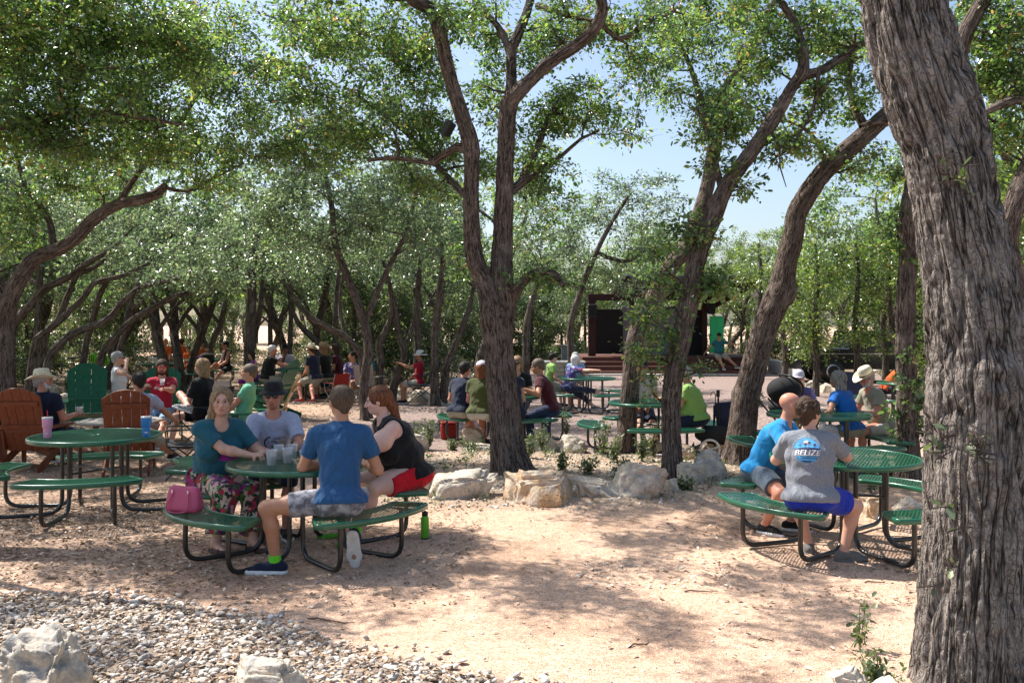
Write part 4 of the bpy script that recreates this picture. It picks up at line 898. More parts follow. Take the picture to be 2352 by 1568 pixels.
rs = np.random.default_rng(5)
def put(k, x, y, s=1.0):
    spots.append((k, x, y, s))
for row, (y0, n) in enumerate([(24.5, 9), (28, 11), (32, 13), (37, 15), (43, 17), (50, 19), (58, 20), (68, 22)]):
    for i in range(n):
        x = (-.60 + 1.20 * (i + .5) / n) * y0 + rs.normal() * .8; y = y0 + rs.normal() * 1.0
        u = CX + x / y * FPX
        if y < 41 and 1180 < u < 2060: continue                     # clearing and stage
        if 1280 < u < 1790 and y < 46: continue
        if y < 27 and u > 560: continue
        if 150 < u < 700 and 40 < y < 62 and rs.random() < .6: continue   # sunlit field shows here
        k = int(rs.integers(0, 5)) if u < 1500 else (5 if rs.random() < .6 else int(rs.integers(0, 5)))
        sc = .85 + .35 * rs.random()
        if u > 1560: sc *= .9
        put(k, x, y, sc)
for (x, y, k) in [(-11.5, 17.5, 1), (-13, 21, 3), (-10.5, 14.5, 0), (9.5, 15.5, 5), (12, 19.5, 5), (11, 25, 1), (14.5, 27, 5), (13.5, 22, 0), (-8.9, 23.5, 2), (15, 33, 5), (17.5, 37, 5), (12.8, 31, 2), (16, 30, 1), (-14, 25, 0), (8.9, 11.5, 0)]: put(k, x, y, 1.0)
for i in range(95):
    y = 24 + 30 * rs.random() ** .8; x = (rs.random() * 1.24 - .62) * y; u = CX + x / y * FPX
    if y < 42 and 1120 < u < 2060: continue
    if y < 31 and 140 < u < 700: continue
    if y < 25.5 and u < 1120: continue
    if 150 < u < 560 and y > 40 and rs.random() < .55: continue
    put(6 + i % 2, x, y, .8 + .5 * rs.random())
for i in range(46): y = 58 + 12 * rs.random(); x = (-.6 + 1.2 * i / 45) * y; put(int(rs.integers(0, 6)), x, y, 1.05)
first = set()
for (k, x, y, s) in spots:
    if k not in first: o = kinds[k]; first.add(k)
    else: o = copy_tree(kinds[k], None, kidmap)
    o.location = (x, y, float(lift(np.array([x]), np.array([y]))[0])); o.rotation_euler = (0, 0, rs.random() * 6.28); o.scale = (s, s, s * (.9 + .25 * rs.random()))
    lb, gr = KL[k]; tag(o, lb, "tree", gr)

# underbrush beneath the wood, weeds in the bed
def brush():
    n = 1500; y = 20 + 26 * rs.random(n); x = (rs.random(n) * 1.2 - .6) * y; u = CX + x / y * FPX
    ok = ~((u > 560) & (u < 1180) & (y < 24)) & ~((u > 1100) & (u < 2080) & (y < 40)) & ~((u < 700) & (y < 31)) ; x, y = x[ok], y[ok]
    cen = np.stack([x, y, gzs(x, y) + .25 + .35 * rs.random(len(x))], -1)
    cen = cen[:700]
    tone = rs.random(len(cen))
    W, F_, r = leaves(cen, .5, 34, .085, .8, tone=tone)
    me = np_mesh("underbrush", W, F_, False, attr={'rnd': r}, mats=[M_BRUSH]); tag(link("underbrush", me), "dry tangled underbrush on the floor of the thicket", "undergrowth", kind='stuff')
M_BRUSH = leaf_mat("brush_leaf", [(0, (.07, .085, .035)), (.4, (.14, .14, .06)), (.7, (.25, .2, .11)), (1, (.36, .28, .17))], .3)
brush()
GWD = "leafy weeds growing among the boulders"
def weed(label, u, v, h, w, n=7, leafn=9, z0=0, seed=0, m=None, size=.035):
    r_ = np.random.default_rng(seed); g = gnd(u, v, 0.05)
    root = thing("weed_plant", label, "plant", (g.x, g.y, gz(g.x, g.y)), 0, GWD)
    mb = MB(); tips = []
    for i in range(n):
        a = r_.random() * 6.28; e = w * .5 * r_.random(); hh = h * (.5 + .5 * r_.random())
        pts = [(math.cos(a) * e * q ** 1.3, math.sin(a) * e * q ** 1.3, hh * q) for q in (0, .3, .6, .85, 1)]
        mb.tube(pts, [.004, .0035, .003, .002, .001], 4, False)
        for q in np.linspace(.25, 1, leafn): tips.append([math.cos(a) * e * q ** 1.3, math.sin(a) * e * q ** 1.3, hh * q])
    mb.build("stem", M_TWIG, root)
    leaf_object("foliage", [leaves(np.array(tips), .05, 4, size, 1.0)], m or M_WEED, root)
weeds = [("dark leafy shrub left of the rusty brown boulder", 985, 1026, .50, .45, 16), ("low shrub behind the woman in black's shoulder", 950, 1010, .32, .4, 10), ("tall thin weed beside the red cooler", 1012, 990, .5, .2, 6),
         ("weeds sprouting in front of the red cooler", 1040, 1035, .22, .3, 9), ("weed clump below the rusty brown boulder", 1085, 1040, .18, .3, 8), ("weeds at the forked oak's left root", 1140, 1060, .3, .25, 6),
         ("leafy weed at the right root of the forked oak", 1215, 1056, .34, .3, 9), ("green weed right of the forked oak near the pale stone", 1245, 1040, .4, .35, 10), ("small green plant above the orange pitted boulder", 1290, 1085, .26, .25, 10),
         ("tall spindly weed in front of the empty bench", 1300, 1020, .6, .25, 7), ("tangled weeds between the pitted stone and the second trunk", 1385, 1046, .55, .35, 16), ("weeds under the second trunk's left side", 1410, 1062, .4, .4, 12),
         ("low weeds spreading before the second trunk", 1350, 1090, .25, .5, 14), ("dark weed mound above the rugged boulder", 1430, 1104, .26, .55, 14), ("weeds at the foot of the second trunk's right side", 1475, 1062, .36, .3, 10),
         ("tall weed between the two slim trunks", 1500, 1040, .55, .2, 8), ("green tuft beside the small round stone", 1570, 1128, .12, .3, 9), ("yellow green weed on the boulders right of the slim trunk", 1590, 1040, .16, .3, 8),
         ("weed at the right table's far boulder", 2000, 1120, .3, .2, 6), ("sapling with red leaves at the big trunk's left root", 2020, 1560, .22, .3, 7), ("thin sprig growing left of the big near trunk", 1975, 1470, .30, .25, 3),
         ("shrub under the curved oak beside the red chair", 815, 884, .7, .6, 16), ("light green bush in the far bed by the curved oak", 850, 892, .55, .6, 14), ("low ferny bush beside the hatted sitter's chair", 1000, 888, .4, .9, 18), ("bush at the left rocks behind the cowboy hat man", 158, 905, .4, .7, 14)]
for i, (lb, u, v, h, w, n) in enumerate(weeds): weed(lb, u, v, h, w, n, 9 if n < 12 else 7, seed=i + 3, size=.034 if v > 930 else .06)
# grass and ivy leaves low in the bed
def ground_cover():
    n = 420; x = -1.8 + 7.6 * rs.random(n); y = 9.6 + 3.8 * rs.random(n); k = (isl(x, y) > .3) & (fbm(np.stack([x, y, x * 0], -1), 1.1, 2, 4) > .02); x, y = x[k], y[k]
    W, F_, r = leaves(np.stack([x, y, gzs(x, y) + .05], -1), .13, 16, .032, .5)
    me = np_mesh("ground_cover", W, F_, False, attr={'rnd': r}, mats=[M_WEED]); tag(link("ground_cover", me), "low green creeping growth in the planted island", "ground cover", kind='stuff')
ground_cover()
# ------------------------------------------------------------------ round steel tables
def coat(name, col, rough=.28):
    t = NT(name); co = t.obj(); f = t.noise(co, 30, 3)
    c = t.ramp(f, [(.3, tuple(x * .8 for x in col)), (.7, col)])
    t.bsdf(c, rough, nrm=t.bump(t.noise(co, 260, 2), .12, .002), spec=.55, Coat_Weight=.35, Coat_Roughness=.18); return t.m
M_GREEN = coat("green_plastisol", (.012, .125, .066))
M_BLACK = coat("black_steel", (.012, .013, .014), .3)
def lattice(mb, poly, sp, w, th, z, ang):
    """ribbons crossing in diamonds, clipped to the outline"""
    P_ = [Vector((p[0], p[1])) for p in poly]
    for si, s in enumerate((ang, -ang)):
        d = Vector((math.cos(s), math.sin(s))); n = Vector((-d.y, d.x))
        ts = [p.dot(n) for p in P_]; t = math.ceil(min(ts) / sp) * sp
        while t < max(ts):
            xs_ = []
            for i in range(len(P_)):
                a, b = P_[i], P_[(i + 1) % len(P_)]; da, db = a.dot(n) - t, b.dot(n) - t
                if (da > 0) != (db > 0): xs_.append((a + (b - a) * (da / (da - db))).dot(d))
            xs_.sort()
            for k in range(0, len(xs_) - 1, 2):
                a = d * xs_[k] + n * t; b = d * xs_[k + 1] + n * t; zz = z - si * .0018
                q = n * (w / 2)
                V = [(a.x + q.x, a.y + q.y, zz), (b.x + q.x, b.y + q.y, zz), (b.x - q.x, b.y - q.y, zz), (a.x - q.x, a.y - q.y, zz)]
                V += [(x, y, h - th) for x, y, h in V]
                mb.add(V, [(3, 2, 1, 0), (4, 5, 6, 7), (0, 1, 5, 4), (2, 3, 7, 6)])
            t += sp
def rim(mb, poly, prof):
    """prof [(outset, z)] swept around a ccw outline"""
    n = len(poly); P_ = [Vector((p[0], p[1])) for p in poly]; N = []
    for i in range(n):
        e = (P_[(i + 1) % n] - P_[i - 1]).normalized(); N.append(Vector((e.y, -e.x)))
    V = [(P_[i].x + N[i].x * o, P_[i].y + N[i].y * o, z) for (o, z) in prof for i in range(n)]
    m = len(prof); F = []
    for j in range(m):
        for i in range(n): F.append((j * n + i, j * n + (i + 1) % n, ((j + 1) % m) * n + (i + 1) % n, ((j + 1) % m) * n + i))
    mb.add(V, F, True)
RP = [(-.012, .004), (.004, .005), (.012, .001), (.014, -.008), (.014, -.036), (.008, -.040), (.002, -.036), (.002, -.010), (-.012, -.004)]
def bench_poly(ri=.80, ro=1.11, half=31, cr=.05):
    pts = []; h = math.radians(half)
    def arc(r, a0, a1, k): return [(r * math.cos(a0 + (a1 - a0) * i / k), r * math.sin(a0 + (a1 - a0) * i / k)) for i in range(k + 1)]
    raw = arc(ro, -h, h, 14) + arc(ri, h * .98, -h * .98, 12)
    P_ = [Vector(p) for p in raw]; out = []
    for i, p in enumerate(P_):
        a, b = P_[i - 1], P_[(i + 1) % len(P_)]; d1 = (a - p); d2 = (b - p)
        if abs(d1.normalized().dot(d2.normalized()) + 1) > .12:
            c1 = p + d1.normalized() * cr; c2 = p + d2.normalized() * cr
            for q in (0, .25, .5, .75, 1): out.append(tuple((c1 * (1 - q) ** 2 + p * 2 * q * (1 - q) + c2 * q * q)))
        else: out.append(tuple(p))
    return out
def round_corner(pts, rad, k=5):
    out = [Vector(pts[0])]
    for i in range(1, len(pts) - 1):
        p = Vector(pts[i]); a = (Vector(pts[i - 1]) - p); b = (Vector(pts[i + 1]) - p); r1 = min(rad, a.length * .48); r2 = min(rad, b.length * .48)
        c1 = p + a.normalized() * r1; c2 = p + b.normalized() * r2
        for j in range(k + 1): q = j / k; out.append(c1 * (1 - q) ** 2 + p * 2 * q * (1 - q) + c2 * q * q)
    out.append(Vector(pts[-1])); return out
def make_table():
    root = thing("round_picnic_table", "x", "table", (0, 0, 0))
    R0 = .625; circ = [(R0 * math.cos(2 * PI * i / 64), R0 * math.sin(2 * PI * i / 64)) for i in range(64)]
    mb = MB(); lattice(mb, circ, .027, .0085, .0018, .762, math.radians(32)); tt = mb.build("tabletop", M_GREEN, root)
    mb = MB(); rim(mb, circ, [(o, z + .76) for o, z in RP]); mb.build("rim", M_GREEN, tt)
    mb = MB(); mb.lathe([(.045, .758), (.05, .765), (.045, .768), (.028, .768), (.026, .758)], n=20); mb.build("umbrella_ring", M_GREEN, tt)
    bp = bench_poly()
    for k in range(4):
        th = PI / 2 * k; rot = lambda p: (p[0] * math.cos(th) - p[1] * math.sin(th), p[0] * math.sin(th) + p[1] * math.cos(th))
        poly = [rot(p) for p in bp]
        mb = MB(); lattice(mb, poly, .027, .0085, .0018, .442, math.radians(32)); b = mb.build("bench_seat", M_GREEN, root)
        mb = MB(); rim(mb, poly, [(o, z + .44) for o, z in RP]); mb.build("rim", M_GREEN, b)
        mb = MB()
        for s in (-1, 1):
            a = th + s * math.radians(19); mb.beam((.84 * math.cos(a), .84 * math.sin(a), .425), (1.07 * math.cos(a), 1.07 * math.sin(a), .425), .035, .008)
        mb.build("bracket", M_BLACK, b)
    for k in range(4):
        ph = PI / 2 * k + PI / 4
        for s in (-1, 1):
            a = ph + s * .16; fa = ph + s * (PI / 4 - math.radians(19))
            pr = .34; px_, py_ = pr * math.cos(a), pr * math.sin(a); fx, fy = .97 * math.cos(fa), .97 * math.sin(fa)
            pts = round_corner([(px_, py_, .745), (px_, py_, .022), (fx * 1.0, fy * 1.0, .022), (fx * .99, fy * .99, .425)], .15)
            mb = MB(); mb.tube(pts, .0205, 10); mb.build("leg", M_BLACK, root)
        mb = MB(); mb.beam((.1 * math.cos(ph), .1 * math.sin(ph), .745), (.56 * math.cos(ph), .56 * math.sin(ph), .745), .04, .012)
        mb.build("support_arm", M_BLACK, root)
    mb = MB()
    for k in range(2):
        ph = PI / 2 * k + PI / 4; mb.tube([(.34 * math.cos(ph), .34 * math.sin(ph), .40 + .024 * k), (-.34 * math.cos(ph), -.34 * math.sin(ph), .40 + .024 * k)], .011, 8)
    mb.build("cross_brace", M_BLACK, root)
    return root
GT = "round green steel picnic tables with curved benches"
tables = [((-4.26, 9.36), 15, 1.0, "empty round green table on the left with a pink and a blue tumbler on it"),
          ((-1.80, 7.86), 49, 1.0, "round green table with four diners and plastic cups on it"),
          ((2.92, 8.03), 31, 1.0, "round green table on the right where a couple sits, next to the huge trunk"),
          ((-.12, 15.2), 20, 1.0, "round green table partly hidden by the forked trunk, olive and maroon shirted diners"),
          ((2.12, 14.0), 5, 1.0, "round green table seen between the two slim trunks, man in bright green shirt"),
          ((1.68, 20.4), 35, 1.0, "round green table before the stage steps where a couple sits turned away"),
          ((3.86, 11.5), 12, 1.0, "round green table of the grey haired woman in blue, behind the right couple"),
          ((-5.6, 23.6), 10, 1.0, "round green table of the straw hat diners at the edge of the thicket"),
          ((-10.4, 27.0), 30, 1.0, "round green table with a napkin dispenser, far left"),
          ((-10.2, 30.3), 12, 1.0, "farthest round green table, orange jersey cyclists around it"),
          ((8.1, 18.6), 40, 1.0, "round green table in the shade right of the ivy clad trunk")]
tproto = make_table(); kidmap = {}
for x in bpy.data.objects:
    if x.parent: kidmap.setdefault(x.parent.name, []).append(x)
TB = []
for i, ((x, y), a, s, lb) in enumerate(tables):
    o = tproto if i == 0 else copy_tree(tproto, None, kidmap)
    tag(o, lb, "table", GT); TB.append(o)
for i, ((x, y), a, s, lb) in enumerate(tables):
    TB[i].location = (x, y, gz(x, y)); TB[i].rotation_euler = (0, 0, math.radians(a))
def tz(i): return TB[i].location.z + .764
# ------------------------------------------------------------------ wooden garden chairs
def wood_mat(name, col, rough=.55):
    t = NT(name); co = t.obj(); mp = t.n("ShaderNodeMapping"); mp.inputs['Scale'].default_value = (14, 14, 1.3); t.l(co, mp.inputs[0])
    f = t.noise(mp.outputs[0], 3.2, 5, .6, .6)
    c = t.ramp(f, [(.3, tuple(x * .62 for x in col)), (.6, col), (.8, tuple(min(1, x * 1.25) for x in col))])
    t.bsdf(c, rough, nrm=t.bump(f, .25, .003), spec=.35); return t.m
M_BROWN = wood_mat("stained_wood", (.215, .062, .027)); M_GRN = wood_mat("green_painted_wood", (.015, .13, .065), .4); M_TAN = wood_mat("varnished_pine", (.50, .30, .11), .35); M_GREYW = wood_mat("weathered_wood", (.38, .34, .30), .8)
GA = "slatted wooden garden chairs"
def garden_chair(label, x, y, rz, m, m2=None, s=1.0, name="garden_chair"):
    """faces +y when rz=0"""
    m2 = m2 or m
    r = thing(name, label, "chair", (x, y, gz(x, y)), rz, GA); r.scale = (s, s, s)
    mb = MB(); tl = math.radians(24); ct, st = math.cos(tl), math.sin(tl)
    M = Matrix(((1, 0, 0), (0, ct, -st), (0, st, ct)))          # leaning backwards
    M4 = Matrix.Translation((0, -.20, .26)) @ (Matrix.Rotation(tl, 4, 'X'))
    n = 5; wt, wb, H = .57, .50, .92
    for i in range(n):
        poly = []
        for (e, zz) in ((-1, 0), (1, 0)): poly.append((( (i + .5 + e * .475) / n - .5) * wb, 0))
        tops = []
        for e in (1, .5, 0, -.5, -1):
            q = ((i + .5 + e * .475) / n - .5); tops.append((q * wt, H - 1.05 * q * q * .5))
        mb.prism(poly + tops, -.011, .011, M4 @ Matrix.Rotation(PI / 2, 4, 'X'))
    mb.build("backrest", m, r)
    def back(p): return M4 @ Vector(p)
    for z, th in ((.70, .022), (.36, .022)):
        mb = MB(); a = back((-.25, -.024, z)); b = back((.25, -.024, z)); mb.beam(a, b, .07, .022, M4.to_3x3() @ Vector((0, 1, 0)), .004); mb.build("back_rail", m, r)
    mb = MB()
    for i in range(6):
        q = i / 5; yy = -.17 + .50 * q; mb.box((0, yy, .285 + .10 * q + .012), (.52, .085, .02), Matrix.Rotation(math.radians(11), 3, 'X'), .004)
    mb.build("seat", m, r)
    for s_ in (-1, 1):
        mb = MB(); mb.prism([(.36 , .08), (.36, .75), (.34, .79), (.24, .79), (.225, .70), (.235, .3), (.26, .05)] if s_ > 0 else [(-.36, .08), (-.26, .05), (-.235, .3), (-.225, .70), (-.24, .79), (-.34, .79), (-.36, .75)], .555, .578, Matrix.Translation((0, -.42, 0)))
        mb.build("armrest", m2, r)
        mb = MB(); mb.box((s_ * .285, .28, .277), (.024, .10, .555), None, .004); mb.build("leg", m2, r)
        mb = MB(); mb.beam((s_ * .262, .33, .345), (s_ * .262, -.55, .035), .022, .11, (0, 0, 1), .004); mb.build("leg", m2, r)
        mb = MB(); mb.box((s_ * .27, -.30, .42), (.022, .07, .27), Matrix.Rotation(math.radians(12), 3, 'X'), .003); mb.build("leg", m2, r)
    mb = MB(); mb.beam((-.27, -.32, .545), (.27, -.32, .545), .03, .07, (0, 0, 1), .004); mb.build("crosspiece", m2, r)
    mb = MB(); mb.beam((-.27, .335, .30), (.27, .335, .30), .02, .09, (0, 0, 1), .004); mb.build("crosspiece", m2, r)
    return r
garden_chair("brown wooden chair seen from behind under the man in the cowboy hat", -6.35, 12.2, .06, M_BROWN)
garden_chair("brown wooden chair seen from behind with the dark haired man in pale tee", -4.98, 11.9, .32, M_BROWN)
garden_chair("empty dark green wooden chair facing the camera", -7.08, 15.2, PI + .40, M_GRN, s=1.12)
garden_chair("green wooden chair under the bearded man in the red tee", -5.82, 15.2, PI + .36, M_GRN, s=1.08)
garden_chair("varnished wooden chair with green frame seen from its side", -3.80, 13.7, PI / 2 + .15, M_TAN, M_GRN, s=1.05)
garden_chair("dark green wooden chair near the straw hat table, turned sideways", -4.98, 18.6, PI / 2 - .2, M_GRN, s=1.1)
garden_chair("brown wooden chair cut off by the left edge", -7.05, 12.0, -.9, M_BROWN)
garden_chair("wooden chair in the shade beyond the cowboy hat, seen edge on", -9.0, 16.9, -1.35, M_GREYW, M_GRN)
# low wooden fire table amid the chairs
r = thing("low_table", "low round weathered wooden table in the middle of the garden chairs", "table", (-6.0, 14.0, gz(-6.0, 14.0)))
mb = MB()
for i in range(11):
    xx = -.55 + i * .11; hw = math.sqrt(max(.02, .62 ** 2 - xx * xx)); mb.box((xx, 0, .43), (.104, hw * 2, .028), None, .004)
mb.build("tabletop", M_GREYW, r)
for a in range(4):
    mb = MB(); mb.box((.36 * math.cos(a * PI / 2 + .78), .36 * math.sin(a * PI / 2 + .78), .208), (.07, .07, .416), None, .005); mb.build("leg", M_BROWN, r)
# ------------------------------------------------------------------ folding camp chairs
M_CAN_B = mat("black_canvas", (.018, .018, .02), .85); M_CAN_R = mat("red_canvas", (.26, .02, .016), .8); M_CAN_W = mat("beige_canvas", (.48, .44, .40), .85)
M_CAN_N = mat("navy_canvas", (.02, .03, .07), .85); M_CAN_G = mat("green_canvas", (.03, .12, .07), .85); M_ALU = mat("grey_tube", (.35, .35, .35), .35, .8, bump=0)
def camp_chair(label, x, y, rz, m, seat=.42, s=1.0, mt=None, back=.52):
    r = thing("folding_chair", label, "chair", (x, y, gz(x, y)), rz, "folding camp chairs"); r.scale = (s, s, s); mt = mt or M_BLACK
    def sheet(name, pts, nrm):
        mb = MB(); a, b, c, d = [Vector(p) for p in pts]; n = 6; V = []; 
        for sd in (0, 1):
            for i in range(n + 1):
                for j in range(n + 1):
                    u, v = i / n, j / n; p = a * (1 - u) * (1 - v) + b * u * (1 - v) + c * u * v + d * (1 - u) * v
                    p = p - Vector(nrm) * .05 * math.sin(u * PI) * (.5 + .5 * math.sin(v * PI)) + Vector(nrm) * (-.006 * sd); V.append(p)
        F = []; o = (n + 1) ** 2
        for i in range(n):
            for j in range(n):
                q = (i * (n + 1) + j, (i + 1) * (n + 1) + j, (i + 1) * (n + 1) + j + 1, i * (n + 1) + j + 1); F.append(q); F.append(tuple(k + o for k in q[::-1]))
        mb.add(V, F, True); return mb.build(name, m, r)
    sheet("seat", [(-.24, -.2, seat), (.24, -.2, seat), (.24, .24, seat + .02), (-.24, .24, seat + .02)], (0, 0, 1))
    sheet("backrest", [(-.25, -.22, seat + .03), (.25, -.22, seat + .03), (.25, -.36, seat + back), (-.25, -.36, seat + back)], (0, -1, 0))
    for s_ in (-1, 1):
        mb = MB(); mb.tube([(s_ * .25, .26, .01), (s_ * .26, -.2, seat + .02), (s_ * .26, -.37, seat + back + .01)], .011, 6); mb.build("leg", mt, r)
        mb = MB(); mb.tube([(s_ * .27, -.30, .01), (s_ * .27, .24, seat + .02), (s_ * .27, .26, seat + .22)], .011, 6); mb.build("leg", mt, r)
        mb = MB(); mb.box((s_ * .27, -.02, seat + .225), (.05, .56, .018), None, .006); mb.build("armrest", m, r)
    return r
camp_chair("black folding chair of the woman with crossed legs", -4.78, 14.2, 1.3, M_CAN_B)
camp_chair("beige backed folding chair behind the blonde woman's head", -4.85, 15.4, -.1, M_CAN_W, s=1.05)
camp_chair("green folding chair of the grey haired woman with a drink", -7.35, 16.9, -1.15, M_CAN_G)
camp_chair("red folding chair turned its back, near the floral shirt sitter", -4.22, 22.0, .7, M_CAN_R, s=.8, mt=M_ALU, back=.5)
camp_chair("low beach chair under the teal shirted sitter", -3.5, 22.4, -.3, M_CAN_W, s=1.0, mt=M_ALU)
camp_chair("navy camp chair of the sun hat wearer by the slender trunks", -2.22, 22.6, 1.35, M_CAN_N, s=1.1)
camp_chair("dark folding chair right behind the woman in teal", -4.05, 11.4, 1.9, M_CAN_B, s=.95)
camp_chair("blue camp chair by the orange haired person", 7.55, 19.6, -1.0, M_CAN_N)
# ------------------------------------------------------------------ things on the tables and ground
M_CLEAR = None
def clear_plastic():
    t = NT("clear_plastic"); b = t.n("ShaderNodeBsdfPrincipled"); b.inputs['Base Color'].default_value = (.9, .92, .95, 1); b.inputs['Roughness'].default_value = .12
    tr = t.n("ShaderNodeBsdfTransparent"); mx = t.n("ShaderNodeMixShader"); mx.inputs[0].default_value = .32; t.l(tr.outputs[0], mx.inputs[1]); t.l(b.outputs[0], mx.inputs[2]); t.l(mx.outputs[0], t.out.inputs[0]); return t.m
M_CLEAR = clear_plastic()
def cup(label, x, y, z, h=.125, r=.047, liquid=None, group="clear plastic cups"):
    o = thing("plastic_cup", label, "cup", (x, y, z), 0, group)
    mb = MB(); mb.lathe([(r * .68, 0), (r * .70, .002), (r * .98, h * .97), (r * 1.05, h * .98), (r * 1.05, h), (r * .96, h), (r * .66, .006), (.0001, .006)], n=20); mb.build("cup_wall", M_CLEAR, o)
    if liquid is not None:
        mb = MB(); mb.lathe([(.0001, .008), (r * .64, .008), (r * .82, h * .55), (.0001, h * .55)], n=20); mb.build("drink", liquid, o)
    return o
M_BEER = mat("beer", (.35, .20, .04), .2, bump=0, var=.02); M_WATER = mat("iced_drink", (.30, .33, .36), .15, bump=0, var=.3, scale=60); M_JUICE = mat("orange_juice", (.85, .55, .05), .3, bump=0)
t1 = tz(1)
for i, (u, v, Y, lq, lb) in enumerate([(623, 1060, 7.62, M_WATER, "plastic cup of iced drink nearest the clasped hands"), (640, 1040, 7.95, M_BEER, "beer cup in front of the sunglasses man"), (660, 1052, 7.75, M_WATER, "plastic cup beside the blue shirted man's arm"),
                                (672, 1040, 7.98, M_WATER, "plastic cup farthest right among the diners' cups"), (700, 1058, 7.62, None, "empty cup under the blue shirted man's chest")]):
    p = at(u, v, Y); cup(lb, p.x, p.y, t1, liquid=lq)
def tumbler(label, x, y, z, m, mstraw, straw=True):
    o = thing("tumbler", label, "tumbler", (x, y, z), .3, "insulated tumblers with red straws")
    mb = MB(); mb.lathe([(.034, 0), (.036, .004), (.039, .09), (.0395, .096), (.047, .102), (.050, .19), (.050, .195), (.046, .195)], n=28); mb.build("body", m, o)
    mb = MB(); mb.lathe([(.0505, .188), (.052, .190), (.052, .203), (.048, .206), (.0001, .204)], n=28); mb.build("lid", M_CLEARD, o)
    mb = MB(); mb.tube([(.0, .02, .20), (-.006, .02, .27)], .0035, 8); mb.build("straw", mstraw, o)
    mb = MB(); mb.box((0, -.0385, .045), (.028, .003, .012), None, .001); mb.build("badge", M_SILV, o)
M_SILV = mat("steel_badge", (.6, .6, .62), .3, .9, bump=0); M_CLEARD = mat("lid_plastic", (.55, .55, .58), .25, bump=0)
M_PINKT = mat("pink_enamel", (.72, .32, .50), .35, bump=.05, var=.03); M_BLUET = mat("blue_enamel", (.03, .22, .58), .35, bump=.05, var=.03); M_REDP = mat("red_plastic", (.7, .04, .03), .4, bump=0)
t0 = tz(0)
p = at(109, 1000, 9.12); tumbler("pink tumbler with red straw at the left table's edge", p.x, p.y, t0, M_PINKT, M_REDP)
p = at(336, 1000, 9.22); tumbler("blue tumbler with red straw near the right side of the left table", p.x, p.y, t0, M_BLUET, M_REDP)
# pink handbag on the bench
M_BAG = mat("pink_leather", (.46, .07, .145), .42, var=.06, scale=6, bump=.2, bdist=.002)
o = thing("handbag", "pink leather handbag standing on the front left bench of the diners' table", "handbag", (-2.60, 7.26, gz(-2.6, 7.3) + .448), math.radians(-18))
V, F_ = ico(4); q = np.sign(V) * np.abs(V) ** np.array([.38, .6, .42]); q /= np.abs(q).max(0)
zz = (q[:, 2] + 1) / 2; q[:, 0] *= .165 - .028 * zz; q[:, 1] *= (.075 - .045 * zz); q[:, 2] = zz * .215; q[:, 2] -= .012 * np.cos(q[:, 0] * 12) * (zz > .7)
link("body", np_mesh("body", q, F_, True, mats=[M_BAG]), o)
for s in (-1, 1):
    pts = [(-.075, s * .045, .165), (-.078, s * .062, .12), (-.115, s * .085, .055), (-.10, s * .088, .012), (-.03, s * .086, .006), (.04, s * .086, .012), (.095, s * .088, .03), (.09, s * .075, .10), (.072, s * .047, .165)]
    mb = MB(); mb.tube(round_corner(pts, .03, 3), .0052, 6); mb.build("handle", M_BAG, o)
mb = MB()
for s in (-.078, .07): mb.box((s, -.052, .165), (.014, .006, .026), None, .002)
mb.build("buckle", M_SILV, o)
# green bottle on the ground
M_BOT = mat("lime_enamel", (.12, .45, .03), .4, bump=.05, var=.04); M_CAP = mat("black_plastic", (.012, .012, .012), .4, bump=.05)
g = gnd(976, 1238); o = thing("water_bottle", "lime green water bottle with black cap standing on the path", "bottle", (g.x, g.y, gz(g.x, g.y)), .4)
mb = MB(); mb.lathe([(.034, 0), (.0365, .003), (.0365, .175), (.034, .19), (.026, .202), (.024, .208)], n=28); mb.build("body", M_BOT, o)
mb = MB(); mb.lathe([(.035, -.001), (.0375, .0), (.0375, .012), (.0366, .013)], n=28); mb.build("base_ring", M_CAP, o)
mb = MB(); mb.lathe([(.027, .205), (.028, .208), (.028, .235), (.024, .24), (.012, .243), (.012, .25), (.0001, .25)], n=24)
cpt = mb.build("cap", M_CAP, o); mb = MB(); mb.tube(round_corner([(-.024, 0, .235), (-.028, 0, .28), (0, 0, .292), (.018, 0, .285), (.024, 0, .262)], .015, 4), .005, 8); mb.build("carry_loop", M_CAP, cpt)
